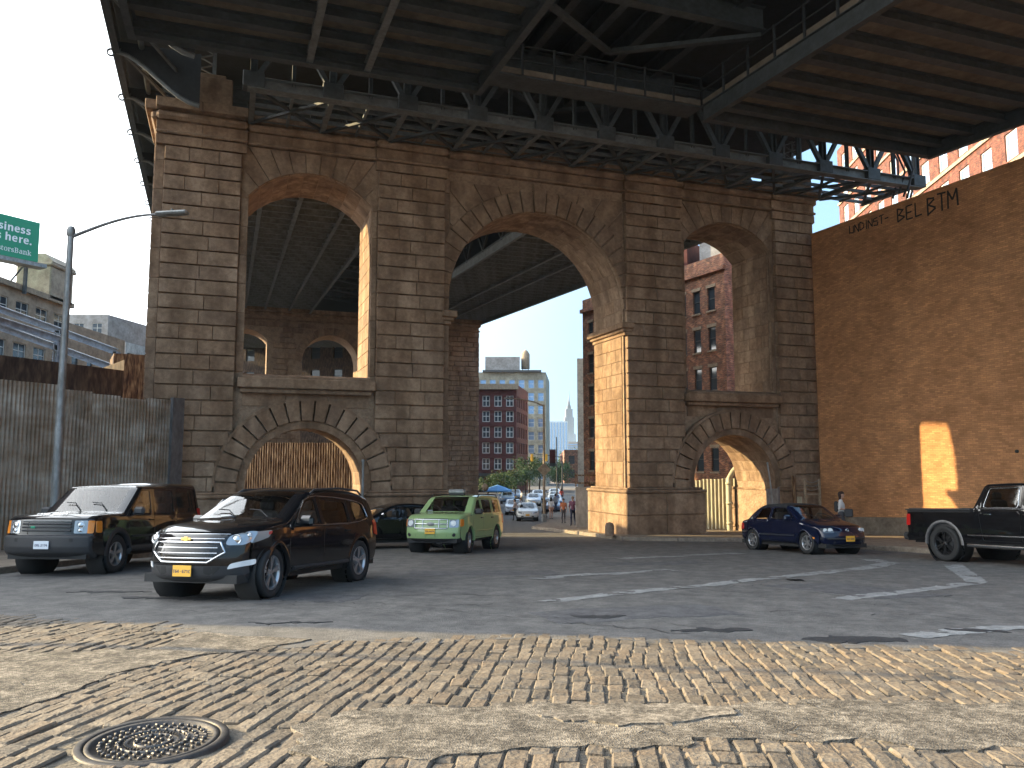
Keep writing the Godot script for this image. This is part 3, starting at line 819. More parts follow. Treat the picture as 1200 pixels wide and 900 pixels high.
	# entablature
	for run in [[-2.95, 0.3, 0.12], [0.3, 5.3, 0.0], [5.3, 8.3, 0.12], [8.3, 16.6, 0.0], [16.6, 19.6, 0.12], [19.6, 24.6, 0.0], [24.6, 27.15, 0.12]]:
		var zz: float = -31.62 + run[2]
		var n := int(max(2, round((run[1] - run[0]) / 1.45)))
		var off := rng.randf_range(-0.2, 0.2)
		for i in n:
			var w: float = (run[1] - run[0]) / n
			for lay in [[13.57, 13.95, 0.0], [14.10, 14.50, -0.03]]:
				if lay[0] < 13.6 and run[2] < 0.05: continue
				put("frieze_block", cbox_mesh(Vector3(snappedf(w - 0.01, 0.002), snappedf(lay[1] - lay[0] - 0.01, 0.002), 0.3), 0.015), stone(), p.root, p.off * Transform3D(Basis.IDENTITY, Vector3(run[0] + (i + 0.5) * w, (lay[0] + lay[1]) / 2, zz - 0.15 + lay[2])))
			put("cornice_block", cbox_mesh(Vector3(snappedf(w - 0.008, 0.002), 0.36, 0.7), 0.025), stone(), p.root, p.off * Transform3D(Basis.IDENTITY, Vector3(run[0] + (i + 0.5) * w, 15.02, zz + 0.12)))
		var mo := M.new()
		mo.cbox(Vector3((run[0] + run[1]) / 2, 14.03, zz - 0.06), Vector3(run[1] - run[0] + 0.02, 0.12, 0.36), 0.04)
		mo.cbox(Vector3((run[0] + run[1]) / 2, 14.66, zz - 0.03), Vector3(run[1] - run[0], 0.32, 0.5), 0.1)
		build("moulding", mo, stone(), p.root, p.off)
	# ends, seen past the left corner
	var en := M.new()
	en.cbox(Vector3(-3.1, 15.02, -33.2), Vector3(0.5, 0.36, 3.6), 0.025)
	en.cbox(Vector3(-3.0, 14.66, -33.2), Vector3(0.3, 0.32, 3.4), 0.08)
	en.cbox(Vector3(27.3, 15.02, -33.2), Vector3(0.5, 0.36, 3.6), 0.025)
	en.cbox(Vector3(27.2, 14.66, -33.2), Vector3(0.3, 0.32, 3.4), 0.08)
	build("cornice_return", en, stone(), p.root, p.off)
	for k in 24:
		var y := 0.62 + k * PH
		put("end_block", cbox_mesh(Vector3(0.16, PH - 0.03, 2.9), 0.02), stone(), p.root, p.off * Transform3D(Basis.IDENTITY, Vector3(-2.92, y + PH / 2, -33.3)))
	for e in [[-2.3, -0.3], [25.0, 26.8]]:
		var ped := M.new()
		ped.cbox(Vector3((e[0] + e[1]) / 2, 15.75, -32.0), Vector3(e[1] - e[0], 1.1, 1.6), 0.04)
		ped.cbox(Vector3((e[0] + e[1]) / 2, 16.4, -32.0), Vector3(e[1] - e[0] - 0.5, 0.24, 1.2), 0.04)
		build("pedestal", ped, stone(), p.root, p.off)
	# far pier
	far_pier()
func far_pier():
	var p := Pier.new()
	p.c = Vector3(12.1, -3.3, -88.5)
	p.root = thing("bridge_pier", Transform3D(Basis(Vector3.UP, deg_to_rad(BT)), bw(p.c)))
	p.off = Transform3D(Basis.IDENTITY, -p.c)
	tag(p.root, "more distant stone bridge pier seen through the arches of the near one", "bridge pier")
	var core := M.new()
	var zb := -90.5; var zf := -87.12
	var wl := [-1.0, 3.5]; var wr := [16.4, 21.0]
	var cc := Vector2(10.05, 12.6)
	core.prism(rect(-3.3, -6, wl[0], 17), zb, zf); core.prism(rect(wl[1], -6, 7.1, 17), zb, zf)
	core.prism(rect(13, -6, wr[0], 17), zb, zf); core.prism(rect(wr[1], -6, 26.8, 17), zb, zf)
	core.prism(rect(-3.3, 17, 26.8, 18.2), zb, zf)
	var arch := pv([Vector2(13, 17), Vector2(7.1, 17)]); arch.append_array(arch_pts(cc, 2.95, PI, 0, 20)); core.prism(arch, zb, zf)
	var voids := []
	for w in [wl, wr]:
		var m: float = (w[0] + w[1]) / 2; var r: float = (w[1] - w[0]) / 2
		var rr: float = (r * r + 1.1 * 1.1) / 2.2
		var ha := asin(r / rr)
		var head := pv([Vector2(w[1], 17), Vector2(w[0], 17)]); head.append_array(arch_pts(Vector2(m, 15.8 - rr), rr, PI / 2 + ha, PI / 2 - ha, 10))
		core.prism(head, zb, zf)
		core.prism(rect(w[0], 3.5, w[1], 7.5), zb, zf)
		var op := pv([Vector2(w[0] - 0.35, 7.5), Vector2(w[1] + 0.35, 7.5), Vector2(w[1] + 0.35, 16.1), Vector2(w[0] - 0.35, 16.1)])
		voids.append(op)
	build("wall_core", core, mat.stone_core, p.root, p.off)
	rng.seed = 55
	var mm := [M.new(), M.new(), M.new(), M.new()]
	for k in 35:
		var y := -3.0 + k * PH
		var x := -3.2
		while x < 26.7:
			var w: float = min(rng.randf_range(0.9, 1.7), 26.8 - x)
			var c := Vector2(x + w / 2, y + PH / 2)
			var bad := absf(c.x - cc.x) < 3.5 + w * 0.5 and (y < cc.y or (c - cc).length() < 4.0 + w * 0.3)
			for v in voids:
				if c.x + w / 2 > v[0].x and c.x - w / 2 < v[1].x and y + PH > v[0].y and y < v[2].y: bad = true
			if not bad and w > 0.25: mm[rng.randi() % 4].cbox(Vector3(c.x, c.y, -87.05), Vector3(w - 0.03, PH - 0.06, 0.24), 0.02)
			x += w
	for i in 21:
		var q := wedge(cc, 2.95, 3.75, PI * i / 21 + 0.01, PI * (i + 1) / 21 - 0.01, 2); mm[i % 4].prism(q, -87.2, -86.95)
	for i in 4: stuff(build("blocks", mm[i], mat["stone%d" % i], p.root, p.off))
	var co := M.new()
	co.cbox(Vector3(11.75, 17.95, -88.8), Vector3(31, 0.4, 4.4), 0.04); co.cbox(Vector3(11.75, 17.55, -88.8), Vector3(30.5, 0.4, 3.9), 0.1)
	co.cbox(Vector3(11.75, 16.9, -88.8), Vector3(30.3, 0.2, 3.7), 0.05)
	build("cornice", co, mat.stone0, p.root, p.off)

# ---------- the steel deck overhead; it climbs away at 5.5 in 100
func S(z: float) -> float: return 15.0 - 0.055 * (z + 31.5)
func dv(x: float, up: float, z: float) -> Vector3: return Vector3(x, S(z) + up, z)
func deck():
	var c := Vector3(12.1, 15.0, -31.5)
	var root := thing("bridge_deck", Transform3D(Basis(Vector3.UP, deg_to_rad(BT)), bw(c)))
	var off := Transform3D(Basis.IDENTITY, -c)
	tag(root, "dark steel bridge deck overhead with soffit panels, ribs and trusses", "bridge deck")
	var tilt := Basis(Vector3.RIGHT, atan(0.055))
	# roof of the deck
	var roof := M.new()
	for e in [[-9.0, -34.0], [-34.0, -140.0]]:
		var a := dv(-3.9, 2.9, e[0]); var b := dv(28.0, 2.9, e[1])
		roof.quad(Vector3(a.x, a.y, a.z), Vector3(b.x, a.y, a.z), Vector3(b.x, b.y, b.z), Vector3(a.x, b.y, b.z))
		roof.quad(Vector3(a.x, a.y + 0.6, a.z), Vector3(b.x, a.y + 0.6, a.z), Vector3(b.x, b.y + 0.6, b.z), Vector3(a.x, b.y + 0.6, b.z))
		roof.quad(Vector3(a.x, a.y, a.z), Vector3(a.x, a.y + 0.6, a.z), Vector3(a.x, b.y + 0.6, b.z), Vector3(a.x, b.y, b.z))
		roof.quad(Vector3(b.x, a.y, a.z), Vector3(b.x, a.y + 0.6, a.z), Vector3(b.x, b.y + 0.6, b.z), Vector3(b.x, b.y, b.z))
	build("roadway_slab", roof, mat.steel_dark, root, off)
	# soffit panels with cross ribs and long edge bars
	for pn in [[-3.15, 7.75, -9.0, -25.4, [2.05, 3.9]], [16.3, 27.15, -9.0, -24.6, []], [-3.15, 7.75, -35.0, -86.9, [-0.9, 1.2, 3.15, 5.6]], [16.3, 27.1, -35.0, -86.9, [20.75, 23.0]], [-3.15, 26.0, -90.6, -138.0, []]]:
		var z0: float = pn[2]; var z1: float = pn[3]
		var near: bool = z0 > -20.0
		var m := M.new()
		var xm: float = (pn[0] + pn[1]) / 2; var zm := (z0 + z1) / 2
		m.box(dv(xm, 0.38, zm), Vector3(pn[1] - pn[0], 0.08, (z0 - z1) * 1.0015), tilt)
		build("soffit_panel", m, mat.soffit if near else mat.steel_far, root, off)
		var z := z0 - 0.7
		while z > z1:
			if near: put("rib", rib_mesh(pn[1] - pn[0], 0.36, 0.34), mat.steel, root, off * Transform3D(tilt, dv(xm, 0.17, z)))
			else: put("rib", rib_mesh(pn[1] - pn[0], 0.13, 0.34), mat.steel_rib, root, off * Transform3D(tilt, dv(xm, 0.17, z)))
			z -= 1.42
		for x in [pn[0], pn[1]] + pn[4]:
			var bm := M.new(); bm.ibeam(dv(x, 0.0, z0), dv(x, 0.0, z1), 0.22, 0.30 if x in pn[4] else 0.62, 0.025)
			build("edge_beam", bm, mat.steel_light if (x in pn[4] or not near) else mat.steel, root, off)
		var hb := M.new(); hb.ibeam(dv(pn[0], 0.1, z1), dv(pn[1], 0.1, z1), 0.3, 0.66, 0.03)
		build("head_beam", hb, mat.steel, root, off)
	# dark stringers and cross beams up in the middle gap
	for x in [8.6, 10.2, 11.8, 13.4, 15.4]:
		for e in [[-9.0, -31.0], [-34.0, -90.0]]:
			var m := M.new(); m.ibeam(dv(x, 2.5, e[0]), dv(x, 2.5, e[1]), 0.3, 0.7, 0.03); build("stringer", m, mat.steel, root, off)
	var zc := -9.4
	while zc > -88.0:
		var m := M.new(); m.ibeam(dv(7.8, 1.9, zc), dv(16.3, 1.9, zc), 0.34, 0.8, 0.03); build("cross_beam", m, mat.steel, root, off)
		if zc > -30.0 or zc < -36.0:
			var d1 := M.new(); d1.bar(dv(7.9, 1.35, zc), dv(12.05, 1.35, zc - 2.9), 0.22, 0.14); build("wind_brace", d1, mat.steel, root, off)
			var d2 := M.new(); d2.bar(dv(12.05, 1.35, zc - 2.9), dv(16.2, 1.35, zc), 0.22, 0.14); build("wind_brace", d2, mat.steel, root, off)
		zc -= 5.8
	for s in [[7.8, -1.0], [16.3, 1.0]]:                         # truss webs along both sides of the gap
		for z in range(-36, -88, -4):
			var d := M.new(); d.bar(dv(s[0], 0.3, z), dv(s[0], 2.6, z - 2), 0.14, 0.14); d.bar(dv(s[0], 2.6, z - 2), dv(s[0], 0.3, z - 4), 0.14, 0.14)
			build("truss_diagonal", d, mat.steel, root, off)
	# walkway with rails round the gap
	var walk := M.new(); walk.box(dv(12.05, 0.3, -25.2), Vector3(8.5, 0.06, 1.1), tilt)
	build("walkway", walk, mat.steel, root, off)
	var tb := M.new(); tb.bar(dv(7.9, 0.42, -24.6), dv(16.3, 0.42, -24.6), 0.03, 0.2); tb.bar(dv(16.24, 0.42, -24.6), dv(16.24, 0.42, -9), 0.03, 0.2)
	build("toe_board", tb, mat.soffit, root, off)
	for seg in [[7.9, -24.58, 16.2, -24.58, 7], [16.2, -24.58, 16.2, -9.0, 11]]:
		for h in [0.85, 1.35]:
			var r := M.new(); r.tube([dv(seg[0], h, seg[1]), dv(seg[2], h, seg[3])], 0.032, 0.032, 6); build("handrail", r, mat.steel_dark, root, off)
		for i in int(seg[4]) + 1:
			var t: float = float(i) / float(seg[4])
			var x: float = lerp(seg[0], seg[2], t); var z: float = lerp(seg[1], seg[3], t)
			var r := M.new(); r.bar(dv(x, 0.3, z), dv(x, 1.4, z), 0.07, 0.07); build("rail_post", r, mat.steel_dark, root, off)
	# floor truss in front of the pier, K-braced, and the lateral grid back to the pier
	for zt in [-27.9, -35.4]:
		var ch := M.new(); ch.ibeam(dv(0.2, -0.1, zt), dv(30.2, -0.1, zt), 0.42, 0.42, 0.03); build("bottom_chord", ch, mat.steel_light if zt > -30 else mat.steel, root, off)
		var tc := M.new(); tc.ibeam(dv(-3.8, 2.4, zt), dv(30.2, 2.4, zt), 0.42, 0.5, 0.03); build("top_chord", tc, mat.steel, root, off)
		var n := 11
		for i in n + 1:
			var x: float = lerp(0.4, 30.0, float(i) / n)
			var m := M.new(); m.ibeam(dv(x, -0.1, zt), dv(x, 2.4, zt), 0.24, 0.24, 0.03); build("truss_post", m, mat.steel, root, off)
			if zt > -30:
				for gy_ in [[0.0, 0.55], [2.25, 0.5]]: put("gusset_plate", cbox_mesh(Vector3(0.72, gy_[1], 0.46), 0.02), mat.steel, root, off * Transform3D(Basis.IDENTITY, dv(x, gy_[0], zt)))
			if i < n:
				var x2: float = lerp(0.4, 30.0, (i + 1.0) / n)
				var xm := (x + x2) / 2
				var mp := M.new(); mp.ibeam(dv(xm, 0.0, zt), dv(xm, 2.3, zt), 0.13, 0.13, 0.02); build("truss_post", mp, mat.steel, root, off)
				for q in [[x, xm], [x2, xm]]:
					var d := M.new(); d.bar(dv(q[0], 0.0, zt), dv(q[1], 2.3, zt), 0.18, 0.16); build("truss_diagonal", d, mat.steel, root, off)
			if zt > -30:
				var g := M.new(); g.ibeam(dv(x, -0.16, -27.9), dv(x, -0.16, -31.4), 0.2, 0.2, 0.02); build("lateral", g, mat.steel_light, root, off)
				if i < n:
					var x2: float = lerp(0.4, 30.0, (i + 1.0) / n)
					var g2 := M.new(); g2.bar(dv((x + x2) / 2, -0.16, -27.9), dv((x + x2) / 2, -0.16, -31.4), 0.1, 0.1); build("lateral", g2, mat.steel_light, root, off)
					var g3 := M.new(); g3.bar(dv(x, -0.2, -27.9), dv(x2, -0.2, -31.3), 0.12, 0.1); g3.bar(dv(x2, -0.26, -27.9), dv(x, -0.26, -31.3), 0.12, 0.1); build("lateral_brace", g3, mat.steel, root, off)
	for z in [-28.9, -29.8, -30.6, -31.25]:
		var g := M.new(); g.bar(dv(0.3, -0.1, z), dv(30.0, -0.1, z), 0.1, 0.14); build("lateral", g, mat.steel_light, root, off)
	# clutter of pipes and brackets at the right end
	rng.seed = 33
	for i in 6:
		var x := 29.0 + rng.randf() * 1.4; var z := -27.0 - rng.randf() * 2.0
		var m := M.new(); m.tube([dv(x, -0.6, z), dv(x + 0.2, 0.4, z + 0.2), dv(x + rng.randf_range(-0.3, 0.5), 1.3, z), dv(x, 2.4, z - 0.2)], 0.05, 0.05, 6); build("conduit", m, mat.steel_dark, root, off)
	for i in 4:
		var z := -36.0 - i * 4.2
		var m := M.new(); m.bar(dv(27.1, -0.1, z), dv(29.6, 1.9, z), 0.12, 0.12); m.bar(dv(29.6, 1.9, z), dv(27.1, 1.9, z), 0.12, 0.12); m.bar(dv(27.1, 1.9, z), dv(29.6, 1.9, z - 4.2), 0.1, 0.1)
		build("bracket", m, mat.steel, root, off)
	# left edge: outer girder on curved brackets
	var gir := func(z: float) -> Vector3: return Vector3(-4.05 - 0.033 * (-z - 26.0), S(z) + 1.32, z)
	for e in [[-9.0, -31.5], [-31.5, -88.0]]:
		var gm := M.new(); gm.ibeam(gir.call(e[0]), gir.call(e[1]), 0.25, 0.5, 0.03); build("outer_girder", gm, mat.steel, root, off)
		var pm := M.new(); pm.tube([gir.call(e[0]) + Vector3(0.8, 0.1, 0), gir.call(e[1]) + Vector3(0.8, 0.1, 0)], 0.1, 0.1, 8); build("pipe", pm, mat.steel_light, root, off)
		var wk := M.new(); var a: Vector3 = gir.call(e[0]) + Vector3(0, 0.3, 0); var b: Vector3 = gir.call(e[1]) + Vector3(0, 0.3, 0)
		wk.quad(a, Vector3(-3.0, a.y, a.z), Vector3(-3.0, b.y, b.z), b); build("walkway", wk, mat.steel_dark, root, off)
	var zz := -8.8
	while zz > -86.0:
		var g: Vector3 = gir.call(zz)
		var path := []
		for i in 9:
			var t := i / 8.0
			path.append(Vector3(lerp(g.x, -1.4, t), g.y - 0.2 - smoothstep(0.0, 1.0, t) * 1.55, zz))
		var m := M.new(); m.tube(path, 0.07, 0.09, 6)
		build("curved_bracket", m, mat.steel_light, root, off)
		var web := M.new()
		for i in 8:
			web.quad(path[i], path[i + 1], Vector3(path[i + 1].x, g.y + 0.2, zz), Vector3(path[i].x, g.y + 0.2, zz))
		build("bracket_web", web, mat.steel_dark, root, off)
		var d := M.new(); d.bar(g + Vector3(0.1, -0.1, 0), Vector3(-2.2, g.y - 0.35, zz - 4.2), 0.09, 0.09); build("wind_brace", d, mat.steel_light, root, off)
		var ring := M.new(); ring.lathe([Vector2(0.10, -0.04), Vector2(0.15, -0.03), Vector2(0.15, 0.03), Vector2(0.10, 0.04), Vector2(0.10, -0.04)], g + Vector3(-0.16, -0.25, 0), Vector3.BACK, 14); build("cable_ring", ring, mat.steel, root, off)
		zz -= 4.2
	# lattice post standing on the pier's end
	for x in [-1.5, 25.9]:
		var lp := M.new()
		for sx in [-0.5, 0.5]:
			for sz in [-0.3, 0.3]: lp.bar(Vector3(x + sx, 16.5, -31.8 + sz), Vector3(x + sx, 18.2, -31.8 + sz), 0.12, 0.12)
		build("lattice_post", lp, mat.steel_light, root, off)
		var lt := M.new()
		for i in 4:
			for q in [[-0.5, 0.5], [0.5, -0.5]]: lt.bar(Vector3(x + q[0], 16.5 + i * 0.42, -31.5), Vector3(x + q[1], 16.92 + i * 0.42, -31.5), 0.09, 0.03)
		stuff(build("lacing_bars", lt, mat.steel_light, root, off))
func rib_mesh(l: float, w: float, h: float) -> ArrayMesh:
	var key := "rib %.2f %.2f %.2f" % [l, w, h]
	if not cache.has(key):
		var m := M.new(); m.ibeam(Vector3(-l / 2, 0, 0), Vector3(l / 2, 0, 0), w, h, 0.025); cache[key] = m.done()
	return cache[key]

# ---------- vehicles: a side outline, a half width for every point of it, and openings cut out of the skin
class Car:
	var L := 4.6                  # length; s runs from the rear bumper (0) to the front (L)
	var W := 0.9                  # half width at the widest
	var belt := 1.05
	var tumble := 0.28            # how far the glass leans in per metre
	var nose := 0.22; var tail := 0.12        # how much bumpers curve back at the corners
	var out := PackedVector2Array()           # outline, front bottom over the roof to rear bottom
	var tags := []                            # one per segment of the outline
	var wheels := []                          # [s, s]
	var wr := 0.36
	var arch := 0.42
	var taper_f := 0.10; var taper_r := 0.06
	var round_r := 0.07
	func w(s: float, y: float) -> float:
		var v := W
		var f: float = clamp((s - (L - 0.9)) / 0.9, 0.0, 1.0); var r: float = clamp((0.7 - s) / 0.7, 0.0, 1.0)
		v *= 1.0 - taper_f * f * f - taper_r * r * r
		var q: float = (y - 0.62) / 0.5
		if y <= belt: v *= 1.0 - 0.022 * q * q - (0.07 if y < 0.36 else 0.0) * clamp((0.36 - y) / 0.12, 0.0, 1.0)
		else:
			v *= 1.0 - 0.022 * pow((belt - 0.62) / 0.5, 2.0)
			v -= (y - belt) * tumble + 0.012 * clamp((y - belt) / 0.05, 0.0, 1.0)
		return v
	func bend(lat: float, y: float, s: float) -> Vector3:        # (lateral, up, along) to car space; the front looks to -z
		var t: float = clamp(absf(lat) / W, 0.0, 1.0)
		s -= nose * pow(t, 3.0) * smoothstep(L - 1.3, L, s)
		s += tail * pow(t, 3.0) * smoothstep(1.0, 0.0, s)
		return Vector3(lat, y, -(s - L * 0.5))
	func side(s: float, y: float, sgn: float, off := 0.0) -> Vector3:
		return bend(sgn * (w(s, y) + off), y, s)
	func front_s(y: float, back := false) -> float:
		var best := L * 0.5
		for i in out.size() - 1:
			var a := out[i]; var b := out[i + 1]
			if (a.y - y) * (b.y - y) <= 0.0 and absf(a.y - b.y) > 1e-5:
				var s: float = lerp(a.x, b.x, (y - a.y) / (b.y - a.y))
				if (s < best) if back else (s > best): best = s
		return best
	func front(lat: float, y: float, off := 0.006, back := false) -> Vector3:
		var s := front_s(y, back)
		var e: float = clamp((absf(lat) - (w(s, y) - round_r)) / round_r, 0.0, 1.0)
		var d := round_r * (1.0 - sqrt(max(0.0, 1.0 - e * e)))
		s += (d - off) if back else (off - d)
		return bend(lat, y, s)
	func top_y(s: float) -> float:
		var best := 0.0
		for i in out.size() - 1:
			var a := out[i]; var b := out[i + 1]
			if (a.x - s) * (b.x - s) <= 0.0 and absf(a.x - b.x) > 1e-5: best = max(best, lerp(a.y, b.y, (s - a.x) / (b.x - a.x)))
		return best
func soften(pts: Array, step := 0.09) -> Array:     # [s, y, radius, tag of the segment that follows] -> [points, tags]
	var p := PackedVector2Array(); var tg := []
	for i in pts.size():
		var c := Vector2(pts[i][0], pts[i][1]); var r: float = pts[i][2]
		var t: String = pts[i][3]
		if i == 0 or i == pts.size() - 1 or r <= 0.0:
			p.append(c); tg.append(t); continue
		var a := Vector2(pts[i - 1][0], pts[i - 1][1]); var b := Vector2(pts[i + 1][0], pts[i + 1][1])
		var ra: float = min(r, c.distance_to(a) * 0.48); var rb: float = min(r, c.distance_to(b) * 0.48)
		var pa := c + (a - c).normalized() * ra; var pb := c + (b - c).normalized() * rb
		var n := 5
		for k in n + 1:
			var u := float(k) / n
			p.append(pa.lerp(c, u).lerp(c.lerp(pb, u), u))
			tg.append(pts[i - 1][3] if u < 0.5 else t)
	var q := PackedVector2Array(); var qt := []
	for i in p.size() - 1:
		var n := int(max(1, ceil(p[i].distance_to(p[i + 1]) / step)))
		for k in n: q.append(p[i].lerp(p[i + 1], float(k) / n)); qt.append(tg[i])
	q.append(p[p.size() - 1]); qt.append("")
	return [q, qt]
func dent(poly: PackedVector2Array, by: float) -> PackedVector2Array:
	var o := Geometry2D.offset_polygon(poly, by, Geometry2D.JOIN_ROUND)
	return o[0] if o.size() else poly
func curvy(pts: Array, r := 0.07) -> PackedVector2Array:      # closed outline with rounded corners
	var q := PackedVector2Array()
	for i in pts.size():
		var c: Vector2 = pts[i]; var a: Vector2 = pts[(i + pts.size() - 1) % pts.size()]; var b: Vector2 = pts[(i + 1) % pts.size()]
		var ra: float = min(r, c.distance_to(a) * 0.45); var rb: float = min(r, c.distance_to(b) * 0.45)
		var pa := c + (a - c).normalized() * ra; var pb := c + (b - c).normalized() * rb
		for k in 5:
			var u := k / 4.0
			q.append(pa.lerp(c, u).lerp(c.lerp(pb, u), u))
	return q
func v2s(a: Array) -> Array:
	var o := []
	for i in range(0, a.size(), 2): o.append(Vector2(a[i], a[i + 1]))
	return o
func skin(c: Car, poly: PackedVector2Array, holes: Array, sgn: float, cell: float, off := 0.0, rim := 0.0) -> M:
	var m := M.new(); m.smooth(true)
	var t := grid_tris(poly, cell, holes)
	for k in range(0, t.size(), 3):
		var a := c.side(t[k].x, t[k].y, sgn, off); var b := c.side(t[k + 1].x, t[k + 1].y, sgn, off); var d := c.side(t[k + 2].x, t[k + 2].y, sgn, off)
		if sgn > 0: m.tri(a, b, d)
		else: m.tri(a, d, b)
	if rim != 0.0:
		m.smooth(false)
		for q in [poly] + holes:
			for i in q.size():
				var a: Vector2 = q[i]; var b: Vector2 = q[(i + 1) % q.size()]
				m.quad(c.side(a.x, a.y, sgn, off), c.side(b.x, b.y, sgn, off), c.side(b.x, b.y, sgn, off - rim), c.side(a.x, a.y, sgn, off - rim))
	return m
func patch(c: Car, poly: PackedVector2Array, off := 0.008, back := false, cell := 0.05) -> M:     # outline in (lateral, y), laid on the front or the back
	var m := M.new(); m.smooth(true)
	var t := grid_tris(poly, cell)
	for k in range(0, t.size(), 3): m.tri(c.front(t[k].x, t[k].y, off, back), c.front(t[k + 1].x, t[k + 1].y, off, back), c.front(t[k + 2].x, t[k + 2].y, off, back))
	m.smooth(false)
	for i in poly.size():
		var a := poly[i]; var b := poly[(i + 1) % poly.size()]
		m.quad(c.front(a.x, a.y, off, back), c.front(b.x, b.y, off, back), c.front(b.x, b.y, -0.01, back), c.front(a.x, a.y, -0.01, back))
	return m
func mirror(p: PackedVector2Array) -> PackedVector2Array:
	var q := PackedVector2Array()
	for v in p: q.append(Vector2(-v.x, v.y))
	return q
func bar_on(c: Car, x0: float, y0: float, x1: float, y1: float, th: float, off := 0.015, back := false) -> M:
	var path := []
	for i in 9: path.append(c.front(lerp(x0, x1, i / 8.0), lerp(y0, y1, i / 8.0), off, back))
	var m := M.new(); m.tube(path, th, th, 6); return m
func vehicle(called: String, label: String, category: String, q: Dictionary, x: float, d: float, yaw: float, group := "") -> Node3D:
	# stands on the slope with its nose turned yaw degrees from straight ahead
	var f := Vector3(sin(deg_to_rad(yaw)), 0, -cos(deg_to_rad(yaw)))
	var rgt := Vector3(-f.z, 0, f.x)
	var hl := 1.3; var hw := 0.7
	var P := func(a: float, b: float) -> Vector3:
		var p := Vector3(x, 0, -d) + f * a + rgt * b
		return Vector3(p.x, gy(-p.z) , p.z)
	var up: Vector3 = (P.call(0, hw) - P.call(0, -hw)).cross(P.call(hl, 0) - P.call(-hl, 0)).normalized()
	var z: Vector3 = -(f - up * f.dot(up)).normalized()
	var bb := Basis(up.cross(z).normalized(), up, z)
	var o := thing(called, Transform3D(bb, Vector3(x, gy(d) + 0.012, -d)))
	tag(o, label, category, group)
	var c := Car.new()
	for k in ["L", "W", "belt", "tumble", "nose", "tail", "wheels", "wr", "arch", "taper_f", "taper_r", "round_r"]:
		if q.has(k): c.set(k, q[k])
	var so := soften(q.outline)
	c.out = so[0]; c.tags = so[1]
	var cell: float = q.get("cell", 0.085)
	var paint: Material = q.paint
	# skin over the top
	var n := c.out.size()
	var R: float = c.round_r
	var nrm := PackedVector2Array(); var inset := PackedVector2Array()
	for i in n:
		var t := (c.out[min(i + 1, n - 1)] - c.out[max(i - 1, 0)]).normalized()
		var m := Vector2(-t.y, t.x)                   # towards the inside for an outline that runs front to rear over the top
		nrm.append(m); inset.append(c.out[i] + m * R)
	var body := M.new(); var ws := M.new(); var rg := M.new(); var cloth := M.new(); var dark := M.new()
	var cols := []
	for k in 5: cols.append(-PI / 2 + k * PI / 8)
	for i in n - 1:
		var tg: String = c.tags[i]
		if tg == "none": continue
		for part in ["edge", "mid"]:
			for j in (8 if part == "edge" else 10):
				var pts := []
				for e in [[i, 0], [i + 1, 0], [i + 1, 1], [i, 1]]:
					var kk: int = e[0]
					var ww: float = c.w(c.out[kk].x, c.out[kk].y)
					var lat: float; var dn: float
					if part == "edge":
						var sg := -1.0 if j < 4 else 1.0
						var ph: float = PI / 2 * ((j % 4) + e[1]) / 4.0 * 1.0
						lat = sg * (ww - R + R * sin(ph)); dn = R * (1.0 - cos(ph))
						if sg < 0: pass
					else:
						lat = lerp(-(ww - R), ww - R, (j + e[1]) / 10.0); dn = 0.0
					var crown: float = 0.03 * (1.0 - pow(lat / max(ww, 0.1), 2.0)) * (1.0 if tg in ["roof", "windshield", "hood", "rear_glass", "cloth"] else 0.35)
					var p2: Vector2 = c.out[kk] + nrm[kk] * (dn - crown)
					pts.append([lat, p2, ww])
				var tgt := body
				if tg == "windshield" and part == "mid" and j > 0 and j < 9: tgt = ws
				elif tg == "rear_glass" and part == "mid" and j > 0 and j < 9: tgt = rg
				elif tg == "cloth": tgt = cloth
				elif tg == "dark": tgt = dark
				tgt.smooth(true)
				var v := []
				for e in pts: v.append(c.bend(e[0], e[1].y, e[1].x))
				if part == "edge" and j < 4: tgt.quad(v[0], v[3], v[2], v[1])
				else: tgt.quad(v[0], v[1], v[2], v[3])
	# sides
	var outline := PackedVector2Array(inset)
	var lower: float = q.get("sill", 0.27)
	var arches := []
	for s in c.wheels: arches.append(circle(Vector2(s, c.wr * 0.98), c.arch, 30))
	var doors := []; var wins := []; var skins := [body.done()]
	for dd in q.get("doors", []): doors.append(curvy(v2s(dd), 0.05))
	for ww in q.get("windows", []): wins.append(curvy(v2s(ww), q.get("win_r", 0.06)))
	for s in [-1.0, 1.0]:
		var holes := arches.duplicate()
		for dd in doors: holes.append(dent(dd, 0.006))
		for wn in wins: holes.append(wn)
		var m := skin(c, outline, holes, s, cell, 0.0)
		skins.append(m.done())
		for i in doors.size():
			var near := []
			for a in arches + wins: near.append(a)
			build("door", skin(c, dent(doors[i], -0.002), near, s, cell, 0.002, 0.03), paint, o)
		for i in wins.size():
			build("side_window", skin(c, dent(wins[i], 0.012), [], s, 0.12, -0.012), mat.glass_tint if i in q.get("tinted", []) or q.get("all_tinted", false) else mat.glass, o)
			if q.has("trim"):
				var path := []
				for k in wins[i].size() + 1:
					var p: Vector2 = wins[i][k % wins[i].size()]; path.append(c.side(p.x, p.y, s, 0.004))
				var tm := M.new(); tm.tube(path, 0.011, 0.011, 5, false); build("window_trim", tm, q.trim, o)
